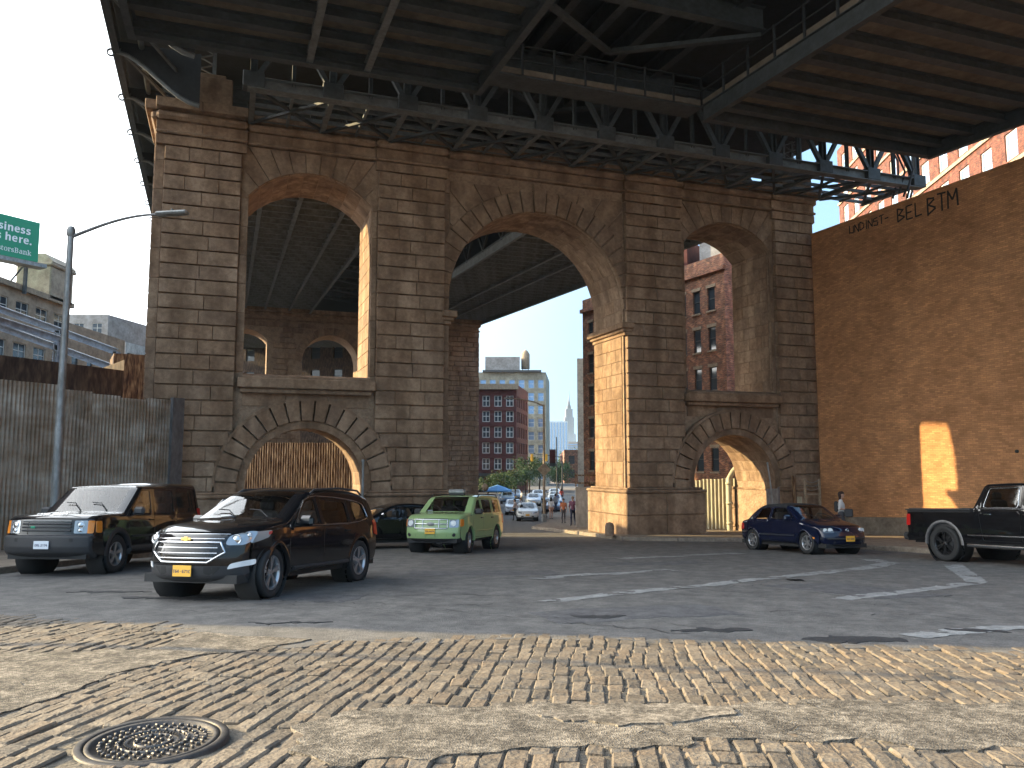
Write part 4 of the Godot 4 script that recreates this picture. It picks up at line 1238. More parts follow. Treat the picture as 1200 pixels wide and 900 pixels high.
		# arch lips and liners
		for i in 2:
			var ctr := Vector2(c.wheels[i], c.wr * 0.98)
			var lip := M.new(); lip.smooth(true)
			var rr: float = q.get("lip", 0.045)
			var prev := []
			for k in 25:
				var a := lerpf(-0.35, PI + 0.35, k / 24.0)
				var u := Vector2.from_angle(a)
				var p0 := ctr + u * (c.arch - 0.012); var p1 := ctr + u * (c.arch + rr)
				if p0.y < lower - 0.06: prev = []; continue
				var row := [c.side(p0.x, p0.y, s, -0.06), c.side(p0.x, p0.y, s, 0.014), c.side(lerpf(p0.x, p1.x, 0.5), lerpf(p0.y, p1.y, 0.5), s, 0.02), c.side(p1.x, p1.y, s, 0.001)]
				if prev.size():
					for e in 3: lip.quad(prev[e], row[e], row[e + 1], prev[e + 1])
				prev = row
			build("wheel_arch", lip, q.get("lip_mat", paint), o)
			var ln := M.new()
			ln.lathe([Vector2(c.arch + 0.0, 0.0), Vector2(c.arch + 0.0, -0.36), Vector2(0.0, -0.36)], Vector3(s * (c.w(c.wheels[i], 0.5) - 0.03), ctr.y, -(c.wheels[i] - c.L * 0.5)), Vector3(s, 0, 0), 24)
			build("arch_liner", ln, mat.rubber, o)
	var whole := SurfaceTool.new()
	for k in skins: whole.append_from(k, 0, Transform3D.IDENTITY)
	put("body", whole.commit(), paint, o)
	if cloth.n: build("soft_top", cloth, mat.soft_top, o)
	if dark.n: build("lower_bumper", dark, mat.plastic, o)
	if ws.n: build("windshield", ws, q.get("ws_glass", mat.glass), o)
	if rg.n: build("rear_window", rg, mat.glass_tint, o)
	# floor and insides
	var fl := M.new()
	fl.box(Vector3(0, lower + 0.02, 0), Vector3(c.W * 1.7, 0.12, c.L * 0.93))
	build("floor_pan", fl, mat.rubber, o)
	if q.get("inside", true):
		var cs: float = q.get("cowl", c.L - 1.5)
		var ins := M.new()
		ins.cbox(Vector3(0, c.belt - 0.14, -(cs - 0.25 - c.L * 0.5)), Vector3(c.W * 1.5, 0.2, 0.5), 0.06)
		build("dashboard", ins, mat.interior, o)
		for e in [[-0.38, 0.95], [0.38, 0.95], [-0.38, 1.85], [0.38, 1.85]]:
			if e[1] > q.get("cabin", 2.4): continue
			var sm := M.new()
			var zz: float = -(cs - e[1] - c.L * 0.5)
			sm.cbox(Vector3(e[0], c.belt - 0.45, zz), Vector3(0.5, 0.16, 0.5), 0.05)
			sm.cbox(Vector3(e[0], c.belt - 0.08, zz + 0.3), Vector3(0.48, 0.66, 0.14), 0.05, Basis(Vector3.RIGHT, 0.2))
			sm.cbox(Vector3(e[0], c.belt + 0.34, zz + 0.38), Vector3(0.26, 0.18, 0.1), 0.04)
			build("seat", sm, mat.seat, o)
		var wl := M.new(); wl.lathe([Vector2(0.17, -0.012), Vector2(0.19, 0.0), Vector2(0.17, 0.012), Vector2(0.16, 0), Vector2(0.17, -0.012)], Vector3(-0.38, c.belt - 0.02, -(cs - 0.58 - c.L * 0.5)), Vector3(0, 0.4, 0.9).normalized(), 20)
		build("steering_wheel", wl, mat.plastic, o)
	# wheels
	var wm := wheel_meshes(c.wr, q.get("rim_r", c.wr * 0.64), q.get("spokes", 5), q.get("tyre_w", 0.235), q.get("twin", false))
	for s in [-1.0, 1.0]:
		for i in 2:
			var wc := Vector3(s * (c.w(c.wheels[i], 0.5) - 0.13), c.wr, -(c.wheels[i] - c.L * 0.5))
			var bas := Basis(Vector3.UP, q.get("steer", 0.0) if i == 1 else 0.0) * (Basis.IDENTITY if s > 0 else Basis(Vector3.UP, PI))
			var wn := Node3D.new(); wn.name = numbered("wheel", o); o.add_child(wn, true); wn.transform = Transform3D(bas, wc)
			put("tyre", wm[0], mat.rubber, wn); put("rim", wm[1], q.get("rim_mat", mat.alloy), wn); put("brake_disc", wm[2], mat.plastic, wn)
	# mirrors, handles
	for s in [-1.0, 1.0]:
		var ms: float = q.get("mirror_s", c.L - 1.75)
		var mm := M.new()
		var mp := c.side(ms, c.belt + 0.09, s, 0.14)
		mm.cbox(mp, Vector3(0.24, 0.17, 0.13), 0.045)
		mm.box(c.side(ms, c.belt + 0.03, s, 0.0), Vector3(0.2, 0.05, 0.07))
		build("mirror", mm, q.get("mirror_mat", mat.plastic), o)
		for hs in q.get("handles", []):
			var hm := M.new(); hm.cbox(c.side(hs, c.belt - 0.10, s, 0.012), Vector3(0.035, 0.035, 0.19), 0.01); build("door_handle", hm, q.get("handle_mat", paint), o)
	# wipers
	if q.get("inside", true):
		var cw: float = q.get("cowl", c.L - 1.5)
		for x0 in [-0.5, 0.08]:
			var y0 := c.top_y(cw - 0.02)
			var wp := M.new(); wp.tube([c.bend(x0, y0 + 0.035, cw), c.bend(x0 + 0.24, c.top_y(cw - 0.2) + 0.05, cw - 0.17), c.bend(x0 + 0.45, c.top_y(cw - 0.22) + 0.05, cw - 0.19)], 0.011, 0.009, 5); build("wiper", wp, mat.rubber, o)
	q.detail.call(c, o, paint)
	return o
func wheel_meshes(r: float, rr: float, spokes: int, w: float, twin: bool) -> Array:
	var key := "wheel %.3f %.3f %d %s" % [r, rr, spokes, twin]
	if cache.has(key): return cache[key]
	var x := Vector3.RIGHT
	var t := M.new(); var h := w / 2
	t.lathe([Vector2(rr, -h), Vector2(r * 0.94, -h), Vector2(r, -h * 0.75), Vector2(r, h * 0.75), Vector2(r * 0.975, h * 0.95), Vector2(r * 0.9, h), Vector2(rr + 0.015, h * 0.96), Vector2(rr, h * 0.8), Vector2(rr, -h)], Vector3.ZERO, x, 36)
	var m := M.new()
	m.lathe([Vector2(rr - 0.03, -h), Vector2(rr - 0.03, h * 0.55), Vector2(rr - 0.012, h * 0.9), Vector2(rr + 0.004, h * 0.92), Vector2(rr + 0.004, -h)], Vector3.ZERO, x, 36)
	m.lathe([Vector2(0.0, h * 0.72), Vector2(0.045, h * 0.72), Vector2(0.06, h * 0.6), Vector2(0.07, h * 0.2)], Vector3.ZERO, x, 16)
	for i in spokes:
		var a := TAU * i / spokes
		for e in ([-0.13, 0.13] if twin else [0.0]):
			var u := Vector3(0, cos(a + e), sin(a + e)); var u0 := Vector3(0, cos(a + e * 0.4), sin(a + e * 0.4))
			var p0 := u0 * 0.045 + x * h * 0.62; var p1 := u * (rr - 0.012) + x * h * 0.72
			m.bar(p0, p1, 0.034 if twin else 0.062 * rr / 0.24, 0.03, x)
	var b := M.new(); b.lathe([Vector2(0, 0.0), Vector2(rr * 0.72, 0.0), Vector2(rr * 0.72, -0.02)], Vector3.ZERO, x, 24)
	b.lathe([Vector2(0, -h * 0.5), Vector2(rr, -h * 0.5)], Vector3.ZERO, x, 24)
	cache[key] = [t.done(), m.done(), b.done()]
	return cache[key]
func plate(c: Car, o: Node, y: float, s: String, m: Material, back := false, lat := 0.0, off := 0.03):
	var p := c.front(lat, y, off, back)
	var b := Basis(Vector3.UP, 0.0 if back else PI)
	var mm := M.new(); mm.cbox(Vector3.ZERO, Vector3(0.31, 0.155, 0.012), 0.004)
	var n := build("licence_plate", mm, m, o, Transform3D(b, p))
	text(n, s, 0.062, Transform3D(Basis.IDENTITY, Vector3(0, -0.005, 0.006)), mat.plate_ink, "Droid Sans", HORIZONTAL_ALIGNMENT_CENTER, true)
func lamp_side(c: Car, o: Node, poly: Array, called: String, m: Material, off := 0.007):
	for s in [-1.0, 1.0]: build(called, skin(c, curvy(v2s(poly), 0.04), [], s, 0.06, off, 0.02), m, o)
func lamp_front(c: Car, o: Node, poly: Array, called: String, m: Material, back := false, off := 0.008, r := 0.04):
	var p := curvy(v2s(poly), r)
	for q in [p, mirror(p)]: build(called, patch(c, q, off, back), m, o)
func bulb(c: Car, o: Node, x: float, y: float, r: float, m: Material, off := 0.012):
	for s in [-1.0, 1.0]:
		var mm := M.new(); var p := c.front(s * x, y, off)
		mm.lathe([Vector2(0, 0.0), Vector2(r * 0.7, -0.004), Vector2(r, -0.014), Vector2(r * 1.12, 0.004), Vector2(r * 1.14, -0.03)], p, Vector3(s * 0.25, 0.05, -1).normalized(), 16)
		build("lamp_bowl", mm, m, o)
func vehicles():
	# black crossover, nearest
	vehicle("crossover", "glossy black crossover with chrome grille and orange plate, nearest vehicle to the cobbles", "car", {
		"L": 4.72, "W": 0.92, "belt": 1.03, "tumble": 0.30, "nose": 0.42, "tail": 0.16, "wheels": [0.98, 3.84], "wr": 0.365, "arch": 0.43, "taper_f": 0.12, "taper_r": 0.08, "round_r": 0.09, "paint": mat.paint_black, "sill": 0.3, "lip": 0.06, "steer": 0.1,
		"outline": [[4.50, 0.26, 0, "dark"], [4.66, 0.34, 0.06, "dark"], [4.70, 0.50, 0.05, "body"], [4.70, 0.78, 0.12, "body"], [4.60, 0.97, 0.10, "hood"], [4.30, 1.06, 0.2, "hood"], [3.42, 1.13, 0.12, "windshield"], [2.62, 1.58, 0.2, "roof"], [2.0, 1.655, 0.4, "roof"], [0.95, 1.62, 0.25, "roof"], [0.30, 1.50, 0.1, "rear_glass"], [0.06, 1.08, 0.1, "body"], [0.02, 0.62, 0.1, "body"], [0.1, 0.36, 0.1, "dark"], [0.3, 0.28, 0, "dark"]],
		"doors": [[3.38, 0.42, 2.36, 0.42, 2.36, 1.06, 2.42, 1.52, 2.80, 1.46, 3.40, 1.04], [2.33, 0.42, 1.48, 0.42, 1.24, 0.8, 1.10, 1.06, 1.24, 1.46, 2.38, 1.53, 2.33, 1.06]],
		"windows": [[3.20, 1.07, 2.45, 1.07, 2.47, 1.48, 2.78, 1.42], [2.28, 1.07, 1.40, 1.07, 1.44, 1.42, 2.33, 1.48], [1.20, 1.10, 0.62, 1.16, 0.78, 1.40, 1.22, 1.44]], "tinted": [1, 2], "win_r": 0.07,
		"handles": [2.52, 1.5], "cowl": 3.42, "mirror_mat": mat.paint_black, "spokes": 5, "twin": true, "rim_r": 0.25, "rim_mat": mat.alloy, "mirror_s": 3.08,
		"detail": crossover_bits}, -4.05, 13.85, 180.0 + 16.0)
	# boxy black four by four
	vehicle("boxy_offroader", "boxy black off-road car with amber corner lamps and white plate by the fence", "car", {
		"L": 4.84, "W": 0.955, "belt": 1.16, "tumble": 0.16, "nose": 0.16, "tail": 0.05, "wheels": [0.95, 3.84], "wr": 0.38, "arch": 0.46, "taper_f": 0.05, "taper_r": 0.03, "round_r": 0.06, "paint": mat.paint_black2, "sill": 0.36, "lip": 0.09, "lip_mat": mat.plastic,
		"outline": [[4.62, 0.34, 0, "dark"], [4.80, 0.44, 0.05, "dark"], [4.84, 0.56, 0.03, "dark"], [4.84, 0.76, 0.02, "dark"], [4.76, 0.78, 0.02, "body"], [4.74, 1.10, 0.05, "hood"], [4.55, 1.17, 0.1, "hood"], [3.55, 1.20, 0.06, "windshield"], [2.85, 1.78, 0.12, "roof"], [1.75, 1.80, 0.1, "roof"], [1.5, 1.87, 0.1, "roof"], [0.25, 1.87, 0.12, "rear_glass"], [0.06, 1.16, 0.05, "body"], [0.04, 0.76, 0.03, "dark"], [0.0, 0.7, 0.03, "dark"], [0.02, 0.5, 0.05, "dark"], [0.25, 0.38, 0, "dark"]],
		"doors": [[3.42, 0.46, 2.42, 0.46, 2.42, 1.18, 2.44, 1.74, 2.84, 1.70, 3.46, 1.16], [2.39, 0.46, 1.62, 0.46, 1.42, 0.80, 1.38, 1.18, 1.42, 1.74, 2.41, 1.74, 2.39, 1.18]],
		"windows": [[3.30, 1.20, 2.50, 1.20, 2.51, 1.70, 2.82, 1.68], [2.34, 1.20, 1.48, 1.20, 1.50, 1.70, 2.35, 1.70], [1.30, 1.20, 0.28, 1.22, 0.36, 1.76, 1.32, 1.78]], "tinted": [2], "win_r": 0.05,
		"handles": [2.55, 1.52], "cowl": 3.55, "spokes": 5, "rim_r": 0.24, "mirror_s": 3.25, "mirror_mat": mat.plastic,
		"detail": offroad_bits}, -8.98, 18.2, 180.0 + 4.5)
	# light green taxi
	vehicle("green_taxi", "light green taxi with roof sign and orange plate turning beneath the pier", "taxi", {
		"L": 4.44, "W": 0.9, "belt": 1.10, "tumble": 0.2, "nose": 0.22, "tail": 0.08, "wheels": [0.92, 3.54], "wr": 0.36, "arch": 0.43, "taper_f": 0.08, "taper_r": 0.05, "round_r": 0.07, "paint": mat.paint_green, "sill": 0.34, "lip": 0.05, "steer": 0.12,
		"outline": [[4.28, 0.32, 0, "dark"], [4.40, 0.42, 0.04, "body"], [4.43, 0.60, 0.05, "body"], [4.40, 0.72, 0.05, "body"], [4.36, 0.98, 0.08, "hood"], [4.12, 1.09, 0.15, "hood"], [3.30, 1.15, 0.08, "windshield"], [2.66, 1.62, 0.15, "roof"], [1.9, 1.69, 0.3, "roof"], [0.6, 1.68, 0.2, "roof"], [0.22, 1.60, 0.1, "rear_glass"], [0.06, 1.12, 0.06, "body"], [0.02, 0.7, 0.05, "body"], [0.04, 0.5, 0.06, "dark"], [0.25, 0.36, 0, "dark"]],
		"doors": [[3.22, 0.44, 2.30, 0.44, 2.30, 1.12, 2.36, 1.58, 2.68, 1.54, 3.26, 1.12], [2.27, 0.44, 1.48, 0.44, 1.30, 0.82, 1.24, 1.12, 1.32, 1.58, 2.33, 1.58, 2.27, 1.12]],
		"windows": [[3.10, 1.14, 2.38, 1.14, 2.40, 1.55, 2.66, 1.52], [2.22, 1.14, 1.36, 1.14, 1.40, 1.55, 2.26, 1.55], [1.16, 1.14, 0.40, 1.16, 0.50, 1.54, 1.20, 1.56]], "tinted": [1, 2],
		"handles": [2.45, 1.42], "cowl": 3.30, "spokes": 5, "rim_r": 0.22, "mirror_s": 3.0, "mirror_mat": mat.plastic, "handle_mat": mat.plastic,
		"detail": taxi_bits}, -1.72, 25.3, 180.0 + 16.5)
	# dark saloon behind
	vehicle("dark_saloon", "black saloon car parked at the pier's foot, half hidden between crossover and taxi", "car", saloon(mat.paint_black, [mat.alloy]), -4.0, 27.0, 180.0 + 62.0)
	# dark blue convertible
	vehicle("blue_convertible", "dark blue convertible with black cloth top parked beside the low right arch", "car", {
		"L": 4.08, "W": 0.85, "belt": 0.92, "tumble": 0.34, "nose": 0.26, "tail": 0.2, "wheels": [0.80, 3.27], "wr": 0.31, "arch": 0.36, "taper_f": 0.09, "taper_r": 0.09, "round_r": 0.08, "paint": mat.paint_blue, "sill": 0.22, "lip": 0.03,
		"outline": [[3.86, 0.20, 0, "dark"], [4.02, 0.28, 0.04, "body"], [4.06, 0.48, 0.05, "body"], [4.00, 0.66, 0.08, "body"], [3.86, 0.78, 0.08, "hood"], [2.98, 0.93, 0.1, "windshield"], [2.36, 1.36, 0.12, "cloth"], [1.9, 1.42, 0.3, "cloth"], [1.15, 1.38, 0.25, "cloth"], [0.62, 1.02, 0.1, "cloth"], [0.5, 0.94, 0.05, "body"], [0.10, 0.88, 0.08, "body"], [0.02, 0.60, 0.06, "body"], [0.05, 0.34, 0.06, "dark"], [0.25, 0.24, 0, "dark"]],
		"doors": [[2.86, 0.30, 1.70, 0.30, 1.62, 0.6, 1.62, 0.92, 2.90, 0.92]],
		"windows": [[2.72, 0.955, 1.72, 0.955, 1.76, 1.30, 2.34, 1.28], [1.62, 0.955, 0.98, 0.965, 1.24, 1.28, 1.66, 1.30]],
		"handles": [1.8], "cowl": 2.98, "cabin": 1.2, "spokes": 6, "rim_r": 0.2, "rim_mat": mat.alloy, "mirror_s": 2.62, "mirror_mat": mat.paint_blue,
		"detail": blue_bits}, 8.78, 24.65, 180.0 - 20.5)
	# black pickup
	vehicle("pickup_truck", "black crew cab pickup with black wheels and chrome trim beside the brick wall", "pickup truck", {
		"L": 5.85, "W": 1.01, "belt": 1.26, "tumble": 0.22, "nose": 0.16, "tail": 0.05, "wheels": [1.22, 4.86], "wr": 0.43, "arch": 0.53, "taper_f": 0.05, "taper_r": 0.02, "round_r": 0.06, "paint": mat.paint_black, "sill": 0.46, "lip": 0.055, "lip_mat": mat.galv_dark,
		"outline": [[5.60, 0.42, 0, "dark"], [5.80, 0.5, 0.04, "body"], [5.85, 0.72, 0.04, "body"], [5.80, 1.18, 0.08, "hood"], [5.5, 1.27, 0.12, "hood"], [4.52, 1.33, 0.06, "windshield"], [3.78, 1.82, 0.14, "roof"], [3.2, 1.88, 0.3, "roof"], [2.35, 1.86, 0.1, "rear_glass"], [2.06, 1.28, 0.02, "none"], [2.0, 1.26, 0.0, "none"], [0.06, 1.26, 0.0, "body"], [0.02, 1.20, 0.02, "body"], [0.04, 0.66, 0.04, "body"], [-0.04, 0.6, 0.02, "dark"], [0.02, 0.46, 0, "dark"]],
		"doors": [[4.42, 0.54, 3.36, 0.54, 3.36, 1.28, 3.38, 1.80, 3.72, 1.76, 4.42, 1.28], [3.33, 0.54, 2.36, 0.54, 2.24, 1.28, 2.44, 1.80, 3.35, 1.80, 3.33, 1.28]],
		"windows": [[4.22, 1.31, 3.44, 1.31, 3.46, 1.77, 3.70, 1.74], [3.27, 1.31, 2.36, 1.31, 2.52, 1.77, 3.28, 1.77]], "all_tinted": true, "win_r": 0.08, "trim": mat.chrome,
		"handles": [3.5, 2.5], "handle_mat": mat.chrome, "cowl": 4.52, "spokes": 6, "twin": true, "rim_r": 0.29, "rim_mat": mat.alloy_dark, "tyre_w": 0.28, "mirror_s": 4.15, "mirror_mat": mat.paint_black,
		"detail": pickup_bits}, 12.30, 18.95, 180.0 - 19.5)
	# traffic down the street
	var grey := car_paint(lin(0.30, 0.32, 0.34)); var white := car_paint(lin(0.62, 0.62, 0.6)); var silver := car_paint(lin(0.33, 0.38, 0.45)); var blue := car_paint(lin(0.10, 0.16, 0.26))
	var proto := vehicle("white_saloon", "white saloon car coming up the street beside the lamp pole", "car", saloon(white, [mat.alloy]), 1.25, 67.0, 180.0, "traffic down the street")
	for e in [["silver_saloon", "pale blue saloon behind the white car, farther down the street", silver, 0.2, 80.0, 180.0], ["parked_saloon", "dark parked saloon first in the row along the right kerb", blue, 4.1, 84.0, 181.0], ["parked_saloon", "silver parked saloon second in the row along the right kerb", silver, 5.0, 95.0, 182.0], ["parked_saloon", "pale parked saloon third in the row along the right kerb", grey, 5.6, 106.0, 182.0], ["parked_saloon", "white parked saloon at the far end of the right kerb row", white, 6.2, 118.0, 182.0], ["parked_saloon", "blue parked saloon on the left kerb nearest the trees", blue, -0.6, 104.0, 178.0], ["parked_saloon", "grey parked saloon second along the left kerb by the trees", grey, 0.4, 114.0, 178.0], ["parked_saloon", "silver saloon in the middle of the street beyond the pale blue one", silver, 2.6, 98.0, 180.0], ["parked_saloon", "white saloon in the middle of the street farthest from the pier", white, 3.6, 112.0, 180.0], ["parked_saloon", "grey saloon parked under the blue umbrella by the far pier", grey, -3.1, 92.0, 150.0]]:
		var o := proto.duplicate() as Node3D
		o.name = numbered(e[0], self); add_child(o, true)
		o.set_meta("label", e[1])
		o.transform = Transform3D(Basis(Vector3.UP, -deg_to_rad(e[5])), Vector3(e[3], gy(e[4]) + 0.02, -e[4]))
		for ch in o.get_children():
			if ch is MeshInstance3D and ch.material_override == white: ch.material_override = e[2]
func saloon(paint: Material, rim: Array) -> Dictionary:
	return {"L": 4.7, "W": 0.9, "belt": 0.95, "tumble": 0.36, "nose": 0.3, "tail": 0.2, "wheels": [1.0, 3.75], "wr": 0.325, "arch": 0.375, "taper_f": 0.1, "taper_r": 0.1, "round_r": 0.08, "paint": paint, "sill": 0.22, "lip": 0.03, "cell": 0.12,
		"outline": [[4.5, 0.2, 0, "dark"], [4.66, 0.3, 0.05, "body"], [4.7, 0.5, 0.08, "body"], [4.6, 0.72, 0.1, "hood"], [4.3, 0.84, 0.2, "hood"], [3.4, 0.97, 0.15, "windshield"], [2.6, 1.38, 0.25, "roof"], [2.0, 1.44, 0.4, "roof"], [1.3, 1.38, 0.25, "rear_glass"], [0.65, 1.04, 0.12, "body"], [0.12, 1.0, 0.1, "body"], [0.02, 0.7, 0.08, "body"], [0.08, 0.34, 0.08, "dark"], [0.3, 0.22, 0, "dark"]],
		"doors": [[3.3, 0.32, 2.35, 0.32, 2.32, 0.96, 2.4, 1.34, 2.62, 1.3, 3.3, 0.96], [2.3, 0.32, 1.5, 0.32, 1.25, 0.7, 1.2, 0.97, 1.42, 1.32, 2.36, 1.35, 2.28, 0.96]],
		"windows": [[3.12, 0.985, 2.4, 0.985, 2.45, 1.3, 2.6, 1.28], [2.26, 0.985, 1.3, 0.995, 1.5, 1.28, 2.32, 1.31]], "handles": [2.48, 1.45], "cowl": 3.4, "spokes": 7, "rim_r": 0.22, "rim_mat": rim[0], "mirror_mat": paint, "mirror_s": 3.0,
		"detail": saloon_bits}
func saloon_bits(c: Car, o: Node, _p: Material):
	lamp_front(c, o, [0.42, 0.58, 0.74, 0.62, 0.76, 0.74, 0.46, 0.70], "headlight", mat.lens)
	build("grille", patch(c, curvy(v2s([-0.34, 0.52, 0.34, 0.52, 0.38, 0.68, -0.38, 0.68]), 0.05)), mat.alloy_dark, o)
	build("lower_grille", patch(c, curvy(v2s([-0.55, 0.28, 0.55, 0.28, 0.5, 0.42, -0.5, 0.42]), 0.05)), mat.rubber, o)
	lamp_front(c, o, [0.45, 0.72, 0.78, 0.74, 0.78, 0.9, 0.5, 0.88], "tail_light", mat.red_lens, true)
	plate(c, o, 0.48, "KLM 42", mat.plate_yellow)
func crossover_bits(c: Car, o: Node, p: Material):
	# twin port grille: chrome hexagon with bars, narrow upper slot
	build("grille", patch(c, curvy(v2s([-0.38, 0.56, 0.38, 0.56, 0.60, 0.70, 0.53, 0.84, -0.53, 0.84, -0.60, 0.70]), 0.05), 0.006), mat.alloy_dark, o)
	var ring := [[-0.38, 0.56], [0.38, 0.56], [0.60, 0.70], [0.53, 0.84], [-0.53, 0.84], [-0.60, 0.70], [-0.38, 0.56]]
	for i in 6: build("grille_surround", bar_on(c, ring[i][0], ring[i][1], ring[i + 1][0], ring[i + 1][1], 0.017, 0.018), mat.chrome, o)
	for y in [0.62, 0.69, 0.765]: build("grille_bar", bar_on(c, -0.5, y, 0.5, y, 0.010, 0.012), mat.chrome, o)
	build("upper_grille", patch(c, curvy(v2s([-0.52, 0.885, 0.52, 0.885, 0.58, 0.95, -0.58, 0.95]), 0.03), 0.006), mat.alloy_dark, o)
	build("grille_bar", bar_on(c, -0.56, 0.89, 0.56, 0.89, 0.010, 0.014), mat.chrome, o)
	build("grille_bar", bar_on(c, -0.6, 0.955, 0.6, 0.955, 0.009, 0.012), mat.chrome, o)
	var em := M.new(); var e := c.front(0, 0.885, 0.04)
	em.cbox(e, Vector3(0.17, 0.035, 0.02), 0.006); em.cbox(e, Vector3(0.07, 0.065, 0.022), 0.006); build("emblem", em, mat.gold, o)
	lamp_front(c, o, [0.585, 0.80, 0.80, 0.80, 0.87, 0.98, 0.80, 1.0, 0.60, 0.93], "headlight", mat.lens, false, 0.012, 0.05)
	lamp_side(c, o, [4.62, 0.82, 4.22, 0.90, 4.12, 1.0, 4.5, 0.985], "headlight", mat.lens, 0.008)
	bulb(c, o, 0.70, 0.88, 0.062, mat.chrome, 0.03); bulb(c, o, 0.80, 0.93, 0.035, mat.chrome, 0.026)
	lamp_side(c, o, [4.24, 0.925, 4.13, 0.96, 4.13, 0.99, 4.24, 0.98], "side_reflector", mat.red_lens, 0.014)
	lamp_front(c, o, [0.62, 0.46, 0.88, 0.52, 0.88, 0.60, 0.66, 0.54], "fog_lamp", mat.fog_white, false, 0.012, 0.03)
	build("bumper_insert", patch(c, curvy(v2s([-0.42, 0.36, 0.42, 0.36, 0.56, 0.50, -0.56, 0.50]), 0.04), 0.008), mat.rubber, o)
	plate(c, o, 0.44, "T64 · 671C", mat.plate_yellow, false, 0.0, 0.05)
	for s in [-1.0, 1.0]:
		var dlo := []
		for de in [[3.26, 1.055], [2.98, 1.30], [2.80, 1.455], [2.62, 1.505], [2.4, 1.525], [1.8, 1.51], [1.3, 1.475], [0.9, 1.43], [0.72, 1.38], [0.58, 1.16], [0.66, 1.12], [1.0, 1.075], [1.5, 1.05], [2.4, 1.045], [3.26, 1.055]]: dlo.append(c.side(de[0], de[1], s, 0.006))
		var ct := M.new(); ct.tube(dlo, 0.011, 0.011, 5, false); build("window_trim", ct, mat.chrome, o)
		for pe in [[2.365, 1.06, 2.385, 1.51], [1.31, 1.07, 1.33, 1.46]]:
			var pl := M.new(); pl.bar(c.side(pe[0], pe[1], s, 0.004), c.side(pe[2], pe[3], s, 0.004), 0.10, 0.012, Vector3(s, 0.3, 0)); build("pillar_cover", pl, mat.paint_black, o)
		var r := M.new(); r.tube([c.side(2.5, 1.56, s, -0.03), c.side(2.35, 1.63, s, -0.02), c.side(1.5, 1.67, s, -0.01), c.side(0.75, 1.64, s, -0.02), c.side(0.6, 1.56, s, -0.03)], 0.02, 0.02, 6); build("roof_rail", r, mat.plastic, o)
		build("tail_light", skin(c, curvy(v2s([0.06, 0.80, 0.30, 0.84, 0.34, 1.08, 0.16, 1.1]), 0.04), [], s, 0.06, 0.012, 0.03), mat.red_lens, o)
		var st := M.new(); st.tube([c.side(3.3, 0.40, s, 0.012), c.side(1.5, 0.40, s, 0.012)], 0.03, 0.03, 6); build("sill_trim", st, mat.plastic, o)
	var ss := M.new(); ss.box(c.bend(0.33, 1.19, 3.28), Vector3(0.22, 0.05, 0.01), Basis(Vector3.RIGHT, -1.0)); build("inspection_sticker", ss, mat.plate_white, o)
func offroad_bits(c: Car, o: Node, p: Material):
	build("grille", patch(c, curvy(v2s([-0.52, 0.82, 0.52, 0.82, 0.52, 1.07, -0.52, 1.07]), 0.03), 0.006), mat.rubber, o)
	for y in [0.875, 0.94, 1.005]: build("grille_bar", bar_on(c, -0.5, y, 0.5, y, 0.02, 0.014), mat.plastic, o)
	build("grille_bar", bar_on(c, -0.5, 1.06, 0.5, 1.06, 0.013, 0.016), mat.galv, o)
	var e := M.new(); e.cbox(c.front(0.26, 0.94, 0.035), Vector3(0.1, 0.045, 0.02), 0.01); build("emblem", e, mat.sign_green, o)
	lamp_front(c, o, [0.56, 0.82, 0.80, 0.82, 0.80, 1.07, 0.56, 1.07], "headlight", mat.lens, false, 0.012, 0.03)
	lamp_front(c, o, [0.80, 0.82, 0.895, 0.82, 0.895, 1.07, 0.80, 1.07], "corner_lamp", mat.amber, false, 0.014, 0.02)
	lamp_side(c, o, [4.70, 0.83, 4.52, 0.83, 4.52, 1.06, 4.70, 1.06], "corner_lamp", mat.amber)
	bulb(c, o, 0.68, 0.985, 0.065, mat.chrome, 0.022); bulb(c, o, 0.68, 0.88, 0.045, mat.chrome, 0.022)
	build("bumper_slot", patch(c, curvy(v2s([-0.6, 0.66, 0.6, 0.66, 0.6, 0.73, -0.6, 0.73]), 0.02), 0.006), mat.rubber, o)
	plate(c, o, 0.60, "ERL 2174", mat.plate_white, false, 0.0, 0.03)
	var b := Basis(Vector3(-1, 0, 0), Vector3(0, 0.35, 0.94).normalized(), Vector3(0, 0.94, -0.35).normalized())
	text(o, "LAND  ROVER", 0.10, Transform3D(b, c.bend(0, 1.165, 4.60) + Vector3(0, 0.035, 0)), mat.chrome, "Droid Sans", HORIZONTAL_ALIGNMENT_CENTER, true)
	for s in [-1.0, 1.0]:
		build("tail_light", skin(c, curvy(v2s([0.1, 0.8, 0.28, 0.8, 0.28, 1.3, 0.1, 1.3]), 0.03), [], s, 0.1, 0.01, 0.02), mat.red_lens, o)
		var st := M.new(); st.tube([c.side(3.3, 0.72, s, 0.012), c.side(1.5, 0.72, s, 0.012)], 0.022, 0.022, 6); build("side_trim", st, mat.plastic, o)
		var st2 := M.new(); st2.tube([c.side(3.4, 0.46, s, 0.0), c.side(1.4, 0.46, s, 0.0)], 0.07, 0.07, 6); build("sill_trim", st2, mat.plastic, o)
